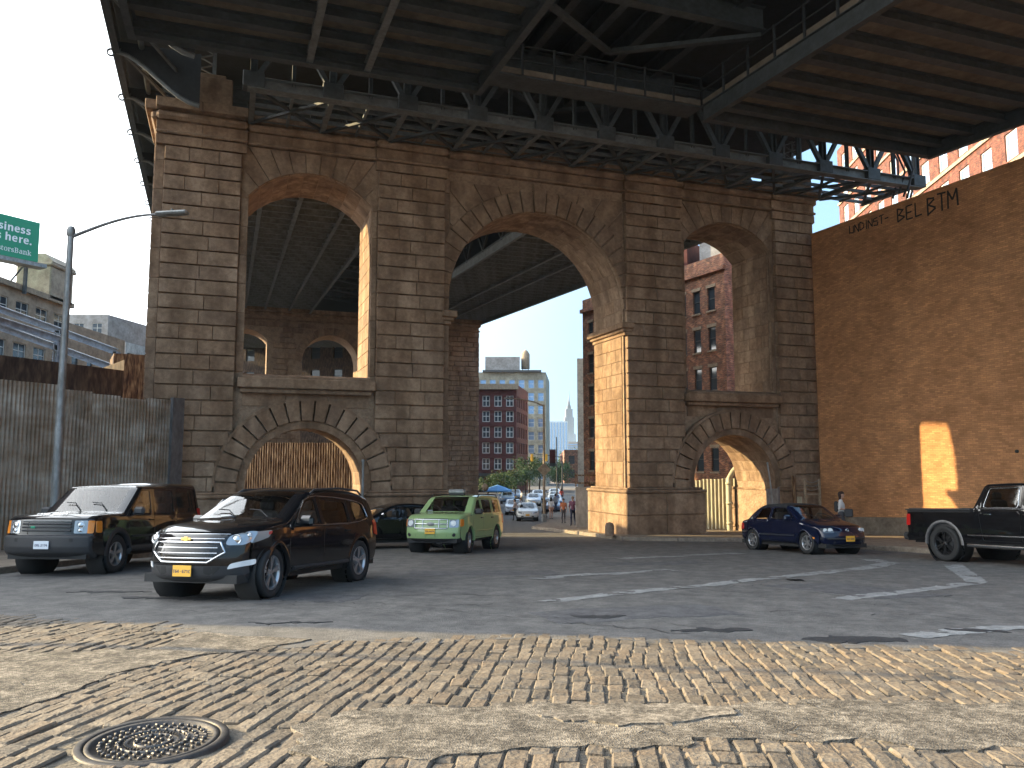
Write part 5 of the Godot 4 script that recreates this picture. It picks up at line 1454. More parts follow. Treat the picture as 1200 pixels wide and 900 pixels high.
func taxi_bits(c: Car, o: Node, p: Material):
	build("grille", patch(c, curvy(v2s([-0.50, 0.70, 0.50, 0.70, 0.52, 0.98, -0.52, 0.98]), 0.03), 0.006), mat.alloy_dark, o)
	for y in [0.715, 0.84, 0.965]: build("grille_bar", bar_on(c, -0.5, y, 0.5, y, 0.02, 0.016), mat.chrome, o)
	for x in [-0.5, -0.25, 0.25, 0.5]: build("grille_bar", bar_on(c, x, 0.715, x, 0.965, 0.014, 0.016), mat.chrome, o)
	var e := M.new(); e.lathe([Vector2(0, 0.012), Vector2(0.05, 0.01), Vector2(0.065, 0.0)], Vector3.ZERO, Vector3.FORWARD, 20)
	build("emblem", e, mat.galv, o, Transform3D(Basis.from_scale(Vector3(1.7, 0.8, 1.0)), c.front(0, 0.84, 0.04)))
	lamp_front(c, o, [0.54, 0.74, 0.80, 0.74, 0.80, 0.97, 0.55, 0.97], "headlight", mat.lens, false, 0.01, 0.04)
	lamp_side(c, o, [4.36, 0.76, 4.16, 0.78, 4.14, 0.97, 4.34, 0.97], "corner_lamp", mat.amber)
	bulb(c, o, 0.66, 0.86, 0.075, mat.fog_white, 0.03)
	build("lower_grille", patch(c, curvy(v2s([-0.48, 0.47, 0.48, 0.47, 0.48, 0.56, -0.48, 0.56]), 0.02), 0.006), mat.rubber, o)
	for x in [-0.16, 0.16]: build("lower_grille_bar", bar_on(c, x, 0.47, x, 0.56, 0.02, 0.008), p, o)
	bulb(c, o, 0.68, 0.54, 0.05, mat.rubber, 0.012)
	plate(c, o, 0.635, "SHL 8A14", mat.plate_yellow, false, 0.0, 0.035)
	var s := M.new(); s.cbox(Vector3(0, 1.80, -0.02), Vector3(0.55, 0.14, 0.2), 0.04); build("roof_sign", s, mat.galv, o)
	var sb := M.new(); sb.cbox(Vector3(0, 1.72, -0.02), Vector3(0.5, 0.05, 0.16), 0.01); build("sign_base", sb, mat.plastic, o)
	for k in [-1.0, 1.0]:
		build("tail_light", skin(c, curvy(v2s([0.06, 0.8, 0.22, 0.8, 0.24, 1.1, 0.1, 1.1]), 0.03), [], k, 0.1, 0.01, 0.02), mat.red_lens, o)
		var st := M.new(); st.tube([c.side(3.1, 0.62, k, 0.01), c.side(1.5, 0.62, k, 0.01)], 0.02, 0.02, 6); build("side_trim", st, p, o)
		var rr := M.new(); rr.tube([c.side(2.5, 1.62, k, 0.0), c.side(2.3, 1.72, k, 0.02), c.side(0.7, 1.72, k, 0.02), c.side(0.5, 1.62, k, 0.0)], 0.018, 0.018, 6); build("roof_rail", rr, mat.plastic, o)
	var ss := M.new(); ss.box(c.bend(0.5, 1.20, 3.22), Vector3(0.16, 0.08, 0.01), Basis(Vector3.RIGHT, -0.9)); build("inspection_sticker", ss, mat.plate_white, o)
func blue_bits(c: Car, o: Node, p: Material):
	build("grille", patch(c, curvy(v2s([-0.44, 0.60, 0.44, 0.60, 0.42, 0.74, -0.42, 0.74]), 0.03), 0.008), mat.rubber, o)
	var e := M.new(); e.lathe([Vector2(0.04, -0.01), Vector2(0.055, 0.008), Vector2(0.06, -0.01)], c.front(0, 0.67, 0.03), Vector3.FORWARD, 20); e.bar(c.front(-0.03, 0.70, 0.035), c.front(0, 0.635, 0.035), 0.012, 0.01); e.bar(c.front(0.03, 0.70, 0.035), c.front(0, 0.635, 0.035), 0.012, 0.01); build("emblem", e, mat.chrome, o)
	lamp_front(c, o, [0.45, 0.60, 0.74, 0.60, 0.76, 0.73, 0.45, 0.75], "headlight", mat.lens_dark, false, 0.01, 0.05)
	bulb(c, o, 0.54, 0.67, 0.06, mat.fog_white, 0.025); bulb(c, o, 0.67, 0.67, 0.05, mat.fog_white, 0.025)
	lamp_side(c, o, [3.80, 0.42, 3.66, 0.42, 3.66, 0.48, 3.80, 0.48], "side_marker", mat.amber)
	build("bumper_strip", bar_on(c, -0.78, 0.44, 0.78, 0.44, 0.03, 0.005), mat.plastic, o)
	build("lower_grille", patch(c, curvy(v2s([-0.5, 0.27, 0.5, 0.27, 0.5, 0.37, -0.5, 0.37]), 0.03), 0.006), mat.rubber, o)
	plate(c, o, 0.44, "GKT 5081", mat.plate_yellow, false, 0.0, 0.05)
	for k in [-1.0, 1.0]:
		build("tail_light", skin(c, curvy(v2s([0.06, 0.62, 0.26, 0.64, 0.26, 0.82, 0.1, 0.82]), 0.03), [], k, 0.1, 0.01, 0.02), mat.red_lens, o)
		var st := M.new(); st.tube([c.side(2.8, 0.50, k, 0.006), c.side(1.2, 0.50, k, 0.006)], 0.02, 0.02, 6); build("side_trim", st, mat.plastic, o)
func pickup_bits(c: Car, o: Node, p: Material):
	# open bed
	var m := M.new()
	var z0: float = -(0.08 - c.L * 0.5); var z1: float = -(2.04 - c.L * 0.5)
	m.box(Vector3(0, 0.78, (z0 + z1) / 2), Vector3(1.8, 0.04, z0 - z1))
	for s in [-1.0, 1.0]:
		m.box(Vector3(s * 0.92, 1.02, (z0 + z1) / 2), Vector3(0.05, 0.46, z0 - z1)); m.box(Vector3(s * 0.955, 1.265, (z0 + z1) / 2), Vector3(0.10, 0.03, z0 - z1))
	m.box(Vector3(0, 1.02, z1 - 0.03), Vector3(1.86, 0.5, 0.05))
	build("bed_liner", m, mat.plastic, o)
	m = M.new(); m.cbox(Vector3(0, 1.0, z0 - 0.02), Vector3(1.68, 0.54, 0.08), 0.02); build("tailgate", m, p, o)
	for s in [-1.0, 1.0]:
		build("tail_light", skin(c, curvy(v2s([0.03, 0.86, 0.17, 0.86, 0.17, 1.15, 0.05, 1.15]), 0.03), [], s, 0.06, 0.012, 0.03), mat.red_lens, o)
		var st := M.new(); st.tube([c.side(1.95, 0.66, s, 0.014), c.side(2.05, 0.66, s, 0.014), c.side(4.3, 0.66, s, 0.014)], 0.022, 0.022, 6); build("side_moulding", st, mat.chrome, o)
		var b2 := M.new(); b2.tube([c.side(2.3, 1.285, s, 0.008), c.side(4.35, 1.285, s, 0.008)], 0.016, 0.016, 6); build("belt_trim", b2, mat.chrome, o)
		var rb := M.new(); rb.tube([c.side(1.95, 0.42, s, 0.02), c.side(4.25, 0.42, s, 0.02)], 0.055, 0.055, 8); build("running_board", rb, mat.chrome, o)
		m = M.new(); m.cbox(c.bend(s * 0.62, 0.58, -0.02), Vector3(0.7, 0.2, 0.2), 0.05); build("rear_bumper", m, mat.plastic, o)
		var rl := M.new(); rl.tube([c.side(0.1, 1.28, s, -0.03), c.side(1.98, 1.28, s, -0.03)], 0.02, 0.02, 6); build("bed_rail", rl, mat.plastic, o)
	lamp_front(c, o, [0.6, 0.92, 0.92, 0.92, 0.92, 1.14, 0.6, 1.14], "headlight", mat.lens, false, 0.01)
	build("grille", patch(c, curvy(v2s([-0.55, 0.8, 0.55, 0.8, 0.55, 1.15, -0.55, 1.15]), 0.04)), mat.chrome, o)

# ---------- buildings: a wall with real openings, each window a part with its pane
func facade(root: Node3D, o: Vector3, dir: Vector3, w: float, h: float, xs: Array, ys: Array, ww: float, wh: float, m: Dictionary, depth := 0.16):
	var nrm := dir.cross(Vector3.UP)            # outward, for dir running to the right as one looks at the face
	nrm = -nrm if m.get("flip", false) else nrm
	var gx := [0.0]; var gyy := [0.0]
	for x in xs: gx.append(x - ww / 2); gx.append(x + ww / 2)
	for y in ys: gyy.append(y); gyy.append(y + wh)
	gx.append(w); gyy.append(h)
	var mm := M.new()
	var P := func(x: float, y: float, z: float) -> Vector3: return o + dir * x + Vector3.UP * y + nrm * z
	for i in gx.size() - 1:
		for j in gyy.size() - 1:
			var x0: float = gx[i]; var x1: float = gx[i + 1]; var y0: float = gyy[j]; var y1: float = gyy[j + 1]
			if i % 2 == 1 and j % 2 == 1:
				mm.quad(P.call(x0, y0, 0), P.call(x0, y1, 0), P.call(x0, y1, -depth), P.call(x0, y0, -depth))
				mm.quad(P.call(x1, y0, 0), P.call(x1, y0, -depth), P.call(x1, y1, -depth), P.call(x1, y1, 0))
				mm.quad(P.call(x0, y1, 0), P.call(x1, y1, 0), P.call(x1, y1, -depth), P.call(x0, y1, -depth))
				mm.quad(P.call(x0, y0, 0), P.call(x0, y0, -depth), P.call(x1, y0, -depth), P.call(x1, y0, 0))
			else: mm.quad(P.call(x0, y0, 0), P.call(x1, y0, 0), P.call(x1, y1, 0), P.call(x0, y1, 0))
	build("wall", mm, m.wall, root)
	var key := "win %.2f %.2f %s" % [ww, wh, str(m.get("style", 0))]
	if not cache.has(key):
		var f := M.new(); var g := M.new(); var t: float = m.get("bar", 0.06)
		for s in [-1.0, 1.0]:
			f.box(Vector3(s * (ww / 2 - t / 2), 0, 0), Vector3(t, wh, 0.06)); f.box(Vector3(0, s * (wh / 2 - t / 2), 0), Vector3(ww - 2 * t, t, 0.06))
		f.box(Vector3(0, 0.04, 0.004), Vector3(ww - 2 * t, t, 0.05))
		if m.get("style", 0) == 1: f.box(Vector3(0, 0, -0.004), Vector3(t, wh - 2 * t, 0.05))
		g.box(Vector3.ZERO, Vector3(ww - 0.02, wh - 0.02, 0.012))
		cache[key] = [f.done(), g.done()]
	var tr := M.new()
	var b := Basis(dir, Vector3.UP, nrm)
	for x in xs:
		for y in ys:
			var c: Vector3 = P.call(x, y + wh / 2, -depth + 0.03)
			var wn := put("window", cache[key][0], m.frame, root, Transform3D(b, c))
			put("pane", cache[key][1], m.get("glass", mat.window_glass), wn, Transform3D(Basis.IDENTITY, Vector3(0, 0, -0.012)))
			if m.has("sill"):
				tr.box(P.call(x, y - 0.07, 0.03), Vector3(ww + 0.2, 0.12, 0.16), b)
				tr.box(P.call(x, y + wh + 0.12, 0.01), Vector3(ww + 0.24, 0.24, 0.08), b)
	if m.has("sill"): stuff(build("sills_and_lintels", tr, m.sill, root))
func span(n: int, a: float, step: float) -> Array:
	var r := []
	for i in n: r.append(a + i * step)
	return r
func hull(root: Node3D, pts: Array, y0: float, y1: float, m: Material, skip := []):      # plain walls and a roof round the footprint (x, d)
	var mm := M.new()
	for i in pts.size():
		if i in skip: continue
		var a: Vector2 = pts[i]; var b: Vector2 = pts[(i + 1) % pts.size()]
		mm.quad(Vector3(a.x, y0, -a.y), Vector3(b.x, y0, -b.y), Vector3(b.x, y1, -b.y), Vector3(a.x, y1, -a.y))
	build("plain_wall", mm, m, root)
	mm = M.new()
	var idx := Geometry2D.triangulate_polygon(pv(pts))
	for i in range(0, idx.size(), 3):
		var q := []
		for k in 3: q.append(Vector3(pts[idx[i + k]].x, y1 - 0.05, -pts[idx[i + k]].y))
		mm.tri(q[0], q[1], q[2])
	build("roof", mm, mat.steel_dark, root)
func house(called: String, at: Vector3) -> Node3D:
	return thing(called, Transform3D(Basis.IDENTITY, at))
func face(root: Node3D, a: Vector2, b: Vector2, y0: float, y1: float, xs: Array, ys: Array, ww: float, wh: float, m: Dictionary, depth := 0.16):   # face from a to b (x, d), seen with a on the left
	var d := Vector3(b.x - a.x, 0, -(b.y - a.y))
	facade(root, Vector3(a.x, y0, -a.y), d.normalized(), d.length(), y1 - y0, xs, ys, ww, wh, m, depth)
func trim_bar(called: String, root: Node3D, a: Vector2, b: Vector2, y: float, hh: float, out: float, m: Material):
	var d := Vector3(b.x - a.x, 0, -(b.y - a.y)).normalized()
	var n := d.cross(Vector3.UP)
	var mm := M.new()
	mm.box(Vector3((a.x + b.x) / 2, y, -(a.y + b.y) / 2) + n * (out / 2 - 0.05), Vector3(a.distance_to(b) + out, hh, out + 0.1), Basis(d, Vector3.UP, n))
	build(called, mm, m, root)

const GLYPH := {"U": [[0, 1, 0, 0.1], [0, 0.1, 0.7, 0], [0.7, 0, 0.7, 1]], "N": [[0, 0, 0, 1], [0, 1, 0.7, 0], [0.7, 0, 0.7, 1]], "D": [[0, 0, 0, 1], [0, 1, 0.7, 0.7], [0.7, 0.7, 0.65, 0.2], [0.65, 0.2, 0, 0]], "I": [[0.2, 0, 0.2, 1]], "S": [[0.7, 1, 0, 0.9], [0, 0.9, 0, 0.5], [0, 0.5, 0.7, 0.45], [0.7, 0.45, 0.65, 0], [0.65, 0, 0, 0.05]], "T": [[0, 1, 0.8, 1], [0.4, 1, 0.4, 0]], "-": [[0, 0.5, 0.6, 0.5]], "B": [[0, 0, 0, 1], [0, 1, 0.65, 0.85], [0.65, 0.85, 0.1, 0.55], [0.1, 0.55, 0.75, 0.3], [0.75, 0.3, 0, 0]], "E": [[0, 0, 0, 1], [0, 1, 0.65, 1], [0, 0.5, 0.55, 0.5], [0, 0, 0.65, 0]], "L": [[0, 1, 0, 0], [0, 0, 0.65, 0.02]], "M": [[0, 0, 0.05, 1], [0.05, 1, 0.45, 0.4], [0.45, 0.4, 0.85, 1], [0.85, 1, 0.9, 0]], " ": []}
func surroundings():
	# the blank brick wall on the right
	var a := Vector2(14.68, 38.25); var b := Vector2(28.9, 4.9)         # far end, near end (x, d)
	var w := house("brick_wall", Vector3(a.x, gy(a.y), -a.y))
	tag(w, "tall blank tan brick wall with graffiti along its top edge, right of the pier", "wall")
	var inv := Transform3D(Basis.IDENTITY, -w.position)
	var d := Vector3(b.x - a.x, 0, -(b.y - a.y)).normalized(); var L := a.distance_to(b)
	var n := -d.cross(Vector3.UP)                                        # away from the street
	if n.x < 0: n = -n
	var base := Vector3(a.x, 0, -a.y); var bb := Basis(d, Vector3.UP, -n)
	var m := M.new(); m.box(base + d * L / 2 + Vector3.UP * 4.98 + n * 0.5, Vector3(L, 15.56, 1.0), bb); build("brickwork", m, mat.tan_brick, w, inv)
	m = M.new(); m.box(base + d * L / 2 + Vector3.UP * 12.82 + n * 0.5, Vector3(L + 0.04, 0.12, 1.06), bb); build("coping", m, mat.tan_brick, w, inv)
	m = M.new()
	m.quad(base - n * 0.06 + Vector3.UP * (gy(a.y) - 0.3), base + d * L - n * 0.06 + Vector3.UP * (gy(b.y) - 0.3), base + d * L - n * 0.06 + Vector3.UP * (gy(b.y) + 0.95), base - n * 0.06 + Vector3.UP * (gy(a.y) + 0.85))
	m.quad(base - n * 0.06 + Vector3.UP * (gy(a.y) + 0.85), base + d * L - n * 0.06 + Vector3.UP * (gy(b.y) + 0.95), base + d * L + n * 0.1 + Vector3.UP * (gy(b.y) + 1.0), base + n * 0.1 + Vector3.UP * (gy(a.y) + 0.9))
	build("concrete_base", m, mat.concrete, w, inv)
	m = M.new(); m.box(base + d * 10.4 - n * 0.12 + Vector3.UP * (gy(28.5) + 0.75), Vector3(0.9, 1.6, 0.3), bb); build("concrete_post", m, mat.concrete, w, inv)
	m = M.new(); m.lathe([Vector2(0, 0.05), Vector2(0.06, 0.05), Vector2(0.07, 0), Vector2(0.07, -0.1)], base + d * 9.7 + Vector3.UP * 2.1, -n, 12); build("pipe_end", m, mat.steel_dark, w, inv)
	m = M.new(); rng.seed = 9
	for g in [["UNDINST-", 2.4, 12.22, 0.36, 0.32], ["BEL", 5.06, 12.02, 0.56, 0.47], ["BTM", 6.55, 11.90, 0.72, 0.49]]:
		var x: float = g[1]
		for ch in g[0]:
			for s in GLYPH[ch]:
				var p: Vector3 = base + d * (x + s[0] * g[4]) + Vector3.UP * (g[2] + s[1] * g[3] + rng.randf_range(-0.03, 0.03)) - n * 0.008
				var q: Vector3 = base + d * (x + s[2] * g[4]) + Vector3.UP * (g[2] + s[3] * g[3] + rng.randf_range(-0.03, 0.03)) - n * 0.008
				if p.distance_to(q) > 0.02: m.bar(p, q, 0.06 * g[3] + 0.03, 0.008, n)
			x += (0.95 if ch != "I" else 0.5) * g[4]
	build("graffiti", m, mat.mark, w, inv)
	# corrugated fence on the left
	corrugated("corrugated_fence", Vector2(-19.6, 12.0), Vector2(-11.95, 28.5), -1.2, 5.0, [mat.corrugated, mat.corrugated_stained, mat.corrugated], 0.13, "tall grey corrugated metal fence stained with rust along the left pavement", 1.05)
	corrugated("rusty_fence", Vector2(-15.0, 42.5), Vector2(-5.0, 40.3), -2.3, 4.6, [mat.fence_rust], 0.14, "rust brown corrugated fence seen through the low left arch", 1.2)
	corrugated("cream_fence", Vector2(9.2, 43.8), Vector2(12.6, 42.2), -2.1, 2.75, [mat.cream_metal], 0.2, "cream corrugated fence seen through the low right arch", 1.1)
	# rusty shed wall and its roof above the fence
	var sh := house("shed", Vector3(-19, -1.2, -31))
	tag(sh, "low rust stained shed with a tarred roof rising behind the corrugated fence", "shed")
	inv = Transform3D(Basis.IDENTITY, -sh.position)
	m = M.new()
	var p0 := Vector2(-24.5, 21.0); var p1 := Vector2(-15.9, 32.5); var nn := Vector2(-0.8, 0.6)
	for e in [[p0, p1], [p1, p1 + nn * 4.0], [p1 + nn * 4.0, p0 + nn * 4.0], [p0 + nn * 4.0, p0]]:
		m.quad(Vector3(e[0].x, -2, -e[0].y), Vector3(e[1].x, -2, -e[1].y), Vector3(e[1].x, 5.45, -e[1].y), Vector3(e[0].x, 5.9, -e[0].y))
	build("wall", m, mat.rust, sh, inv)
	m = M.new()
	var dd := (p1 - p0).normalized()
	for i in 9:
		var q := p0 + dd * (i * 1.35 + 0.6)
		if i > 6: break
		m.box(Vector3(q.x - 1.2, 6.12 - i * 0.05 + (0.06 if i % 2 else 0.0), -q.y - 0.9), Vector3(1.42, 0.28, 3.6), Basis(Vector3(dd.x, -0.03, -dd.y).normalized(), Vector3.UP, Vector3(dd.y, 0, dd.x)))
	stuff(build("roof", m, mat.asphalt_dark, sh, inv))
	var bx := house("brown_hut", Vector3(-18.6, -1.5, -37))
	tag(bx, "small plain brown block of a hut left of the pier, above the fence end", "hut")
	hull(bx, [Vector2(0, 0), Vector2(1.4, 0.7), Vector2(0.9, 3), Vector2(-1.4, 2.4)], -1, 8.3, mat.wood)
	# pale blue steel gantry
	var ga := house("steel_gantry", Vector3(-23, -1.7, -40))
	tag(ga, "pale blue sloping steel gantry standing in front of the tan building", "gantry")
	inv = Transform3D(Basis.IDENTITY, -ga.position)
	var q0 := Vector3(-26.2, 9.55, -40.0); var q1 := Vector3(-20.0, 7.3, -40.0); var q2 := Vector3(-27.5, 9.0, -40.0); var r0 := Vector3(-26.4, 9.1, -38); var r1 := Vector3(-21.6, 7.55, -38)
	for e in [[q0, q1], [q2, q0], [r0, r1], [q0 + Vector3(0, -0.9, 0), q1 + Vector3(0.1, -0.9, 0)]]:
		m = M.new(); m.ibeam(e[0], e[1], 0.3, 0.34, 0.04); build("beam", m, mat.blue_steel, ga, inv)
	for e in [[q1, -2.0], [r1, -2.0], [q0.lerp(q1, 0.52), -2.0]]:
		m = M.new(); m.ibeam(e[0], Vector3(e[0].x, -1.8, e[0].z), 0.3, 0.3, 0.04); build("post", m, mat.blue_steel, ga, inv)
	# warehouse out of frame on the left: it shades the road
	var wh := house("warehouse", Vector3(-30, -1, -21))
	tag(wh, "plain brick warehouse along the left of the street", "building")
	var fp := [Vector2(8.0, -8.1), Vector2(8.0, 11.2), Vector2(-14, 15.2), Vector2(-14, -4.0)]
	hull(wh, fp, -1, 17.0, mat.red_brick, [0])
	face(wh, fp[0], fp[1], -1, 17.0, span(5, 2.2, 3.3), span(4, 2.2, 3.4), 1.3, 1.9, {"wall": mat.red_brick, "frame": mat.frame_dark, "sill": mat.sill, "flip": false})
	# red brick house behind the right bay
	var rb := house("brick_building", Vector3(15.7, -3, -58))
	tag(rb, "six storey red brick building with pale lintels behind the right bay of the pier", "building")
	var f0 := Vector2(0, 0); var f1 := Vector2(-8.95, 17.4); var f2 := Vector2(14, 7.2)
	hull(rb, [f0, f2, f2 + f1, f1], -1.5, 19.9, mat.red_brick, [0, 3])
	face(rb, f1, f0, -1.5, 20.3, span(11, 1.4, 1.67), span(6, 2.6, 3.02), 0.8, 1.75, {"wall": mat.red_brick, "frame": mat.frame_dark, "sill": mat.sill})
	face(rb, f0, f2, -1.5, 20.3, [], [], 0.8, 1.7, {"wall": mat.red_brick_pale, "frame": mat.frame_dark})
	trim_bar("cornice", rb, f1, f0, 19.2, 0.35, 0.25, mat.red_brick)
	m = M.new(); m.box(Vector3(-2.6, 21.3, -8), Vector3(5, 3.2, 6), Basis(Vector3.UP, -0.48)); build("roof_hut", m, mat.maroon, rb)
	m = M.new(); m.box(Vector3(2.4, 21.5, -6), Vector3(4, 3.6, 6), Basis(Vector3.UP, -0.48)); build("roof_hut", m, mat.grey_wall, rb)
	m = M.new(); m.box(Vector3(1.5, 6.8, -0.72), Vector3(1.6, 2.4, 0.12), Basis(Vector3.UP, 0.475)); build("blank_panel", m, mat.white, rb)
	# orange brick tower, upper right
	var ob := house("brick_tower_block", Vector3(31, -2, -50))
	tag(ob, "sunlit orange brick tower block with pale string courses above the blank wall", "building")
	f0 = Vector2(-1.0, -12); f1 = Vector2(2.7, 30); f2 = Vector2(20, -13)
	hull(ob, [f0, f2, f2 + Vector2(3, 42), f1], 0, 36, mat.orange_brick, [3])
	var rows := span(11, 6.1, 2.72)
	face(ob, f1, f0, 0, 36, span(13, 2.0, 3.05), rows, 1.45, 1.75, {"wall": mat.orange_brick, "frame": mat.frame_white, "glass": mat.window_blue, "style": 1, "bar": 0.09})
	for y in rows: trim_bar("string_course", ob, f1, f0, y - 0.32, 0.26, 0.12, mat.sill)
	# tan building with a corner turret, far left
	var tb := house("tan_building", Vector3(-45, -3, -70))
	tag(tb, "long tan rendered building with a corner turret under the green billboard", "building")
	f0 = Vector2(0, -18); f1 = Vector2(0, 10)
	hull(tb, [f0, f1, Vector2(-22, 10), Vector2(-22, -18)], 0, 21, mat.cream, [0])
	face(tb, f0, f1, 0, 21, span(9, 2.0, 3.05), [4.0, 7.4, 10.8, 14.2, 18.0], 1.9, 1.5, {"wall": mat.cream, "frame": mat.frame_white, "style": 1})
	hull(tb, [Vector2(-0.05, 10.05), Vector2(-0.05, 22), Vector2(-20, 22), Vector2(-20, 10.05)], 0, 19.0, mat.cream, [0])
	face(tb, Vector2(-0.05, 10.05), Vector2(-0.05, 22), 0, 19.0, span(4, 1.6, 2.9), [4.0, 7.4, 10.8, 14.2], 1.2, 1.7, {"wall": mat.cream, "frame": mat.frame_dark})
	trim_bar("cornice", tb, f0, f1, 20.7, 0.5, 0.4, mat.sill)
	m = M.new(); m.cbox(Vector3(-1.3, 22.2, -7.8), Vector3(3.4, 3.2, 4.0), 0.1); m.cbox(Vector3(-1.3, 24.0, -7.8), Vector3(3.8, 0.4, 4.4), 0.12)
	m.prism(pv([Vector2(-3.2, 24.2), Vector2(0.6, 24.2), Vector2(-0.2, 25.0), Vector2(-2.4, 25.0)]), -9.9, -5.7); build("turret", m, mat.cream, tb)
	# billboard
	var bd := house("billboard", Vector3(-45.5, 18.0, -67.5))
	tag(bd, "green billboard with white lettering on a steel frame on the tan roof", "billboard")
	var bdir := Vector3(0.533, 0, -0.846); var bn := Vector3(0.846, 0, 0.533)
	var bas := Basis(bdir, Vector3.UP, bn)
	var mid := Vector3(-43.7, 22.0, -72.0) - bdir * 5.0 - bd.position
	m = M.new(); m.cbox(mid, Vector3(10, 3.7, 0.3), 0.03, bas); build("panel", m, mat.sign_green, bd)
	m = M.new(); m.box(mid + Vector3(0, -2.3, 0) + bn * 0.5, Vector3(10.6, 0.35, 1.3), bas); build("catwalk", m, mat.galv, bd)
	for x in [-4.4, -1.5, 1.4, 4.2]:
		m = M.new(); m.bar(mid + bdir * x + Vector3(0, -1.8, 0) - bn * 0.3, mid + bdir * x + Vector3(0, -4.9, 0) - bn * 0.3, 0.25, 0.25); build("post", m, mat.steel, bd)
		m = M.new(); m.bar(mid + bdir * x + Vector3(0, -2.0, 0) - bn * 0.3, mid + bdir * (x - 1.6) + Vector3(0, -4.9, 0) - bn * 0.9, 0.15, 0.15); build("strut", m, mat.steel, bd)
	for e in [["Business", 0.8, 0.95, 4.2], ["begins here.", -0.1, 0.95, 4.4], ["InvestorsBank", -1.2, 0.6, 4.35]]:
		text(bd, e[0], e[2], Transform3D(bas, mid + bdir * e[3] + Vector3(0, e[1], 0) + bn * 0.17), mat.sign_white, "Droid Sans" if e[2] > 0.8 else "Droid Serif", HORIZONTAL_ALIGNMENT_RIGHT, e[2] > 0.8)
	# pale blocks between billboard and pier
	var pb := house("white_block", Vector3(-70, -3, -130))
	tag(pb, "pale grey white block of flats standing beyond the tan building", "building")
	hull(pb, [Vector2(-6, 0), Vector2(3.4, 0), Vector2(5.5, 14), Vector2(-6, 14)], 0, 29.3, mat.grey_wall, [0])
	face(pb, Vector2(-6, 0), Vector2(3.4, 0), 0, 29.3, [1.6, 4.6, 7.6], span(8, 1.7, 3.5), 1.6, 1.7, {"wall": mat.grey_wall, "frame": mat.frame_white, "style": 1})
	var pc := house("white_block", Vector3(-60, -3, -120))
	tag(pc, "lower white block with ribbon windows, nearest the pier's left edge", "building")
	hull(pc, [Vector2(-2.0, 0), Vector2(1.4, 0), Vector2(3.4, 18), Vector2(-3, 18)], 0, 23.2, mat.grey_wall, [0, 1])
	face(pc, Vector2(-2.0, 0), Vector2(1.4, 0), 0, 23.2, [1.7], span(7, 1.6, 3.1), 2.0, 1.5, {"wall": mat.grey_wall, "frame": mat.frame_white})
	face(pc, Vector2(1.4, 0), Vector2(3.4, 18), 0, 23.2, span(6, 1.6, 2.9), span(7, 1.6, 3.1), 2.3, 1.5, {"wall": mat.white, "frame": mat.frame_white})
	var gb := house("glass_block", Vector3(-47, -3, -100))
	tag(gb, "low blue glass block at the foot of the white flats", "building")
	hull(gb, [Vector2(-2.5, 0), Vector2(1.2, 0), Vector2(3, 20), Vector2(-2, 20)], 0, 16.0, mat.galv_dark, [0, 1])
	face(gb, Vector2(1.2, 0), Vector2(3, 20), 0, 16.0, span(9, 1.4, 2.1), span(4, 1.5, 3.6), 1.7, 2.8, {"wall": mat.galv_dark, "frame": mat.frame_dark, "glass": mat.window_blue})
	face(gb, Vector2(-2.5, 0), Vector2(1.2, 0), 0, 16.0, [0.75, 2.0, 3.2], span(4, 1.5, 3.6), 1.05, 2.8, {"wall": mat.galv_dark, "frame": mat.frame_dark, "glass": mat.window_blue})
func text(root: Node, s: String, size: float, at: Transform3D, m: Material, font := "Droid Sans", al := HORIZONTAL_ALIGNMENT_CENTER, bold := false):
	var t := TextMesh.new(); var f := SystemFont.new(); f.font_names = PackedStringArray([font])
	if bold: f.font_weight = 700
	t.text = s; t.font = f; t.font_size = 32; t.pixel_size = size / 32.0; t.depth = 0.02 if size > 0.3 else 0.004; t.horizontal_alignment = al; t.curve_step = 2.0
	put("lettering", t, m, root, at)
func corrugated(called: String, a: Vector2, b: Vector2, y0: float, hgt: float, ms: Array, pitch: float, label: String, width: float):
	var o := house(called, Vector3(a.x, gy(a.y), -a.y))
	tag(o, label, "fence")
	var d := Vector3(b.x - a.x, 0, -(b.y - a.y)); var L := d.length(); d = d.normalized()
	var n := d.cross(Vector3.UP)
	var sheets := int(round(L / width))
	rng.seed = called.hash()
	var slope := (gy(b.y) - gy(a.y)) / L
	for k in sheets:
		var m := M.new()
		var x := k * width
		var w := width + 0.05
		var seg := int(w / pitch * 8)
		var top := hgt + rng.randf_range(-0.07, 0.07)
		var out := 0.004 * (k % 2) + rng.randf_range(0, 0.01)
		m.smooth(true)
		for i in seg:
			var q := []
			for e in [0, 1]:
				var xx: float = x + w * (i + e) / seg
				var ph := fposmod(xx / pitch, 1.0)
				var z: float = 0.022 * clamp(sin(ph * TAU) * 1.8, -1.0, 1.0) + out
				q.append(d * xx + n * z)
			var g0 := Vector3.UP * (slope * x - 0.3)
			var g1 := Vector3.UP * (slope * (x + width * 0.5) + top)
			m.quad(q[0] + g0, q[1] + g0, q[1] + g1, q[0] + g1)
		build("sheet", m, ms[k % ms.size()], o)
	for k in range(0, sheets + 1, 3):
		var m := M.new(); m.box(d * (k * width) - n * 0.12 + Vector3.UP * (slope * k * width + hgt / 2 - 0.1), Vector3(0.12, hgt + 0.1, 0.12), Basis(d, Vector3.UP, n)); build("post", m, mat.galv_dark, o)
	if called == "corrugated_fence":
		var m := M.new(); m.box(d * (L - 0.1) + n * 0.08 + Vector3.UP * (slope * L + hgt / 2), Vector3(0.5, hgt + 0.35, 0.16), Basis(d, Vector3.UP, n)); build("end_post", m, mat.galv_dark, o)

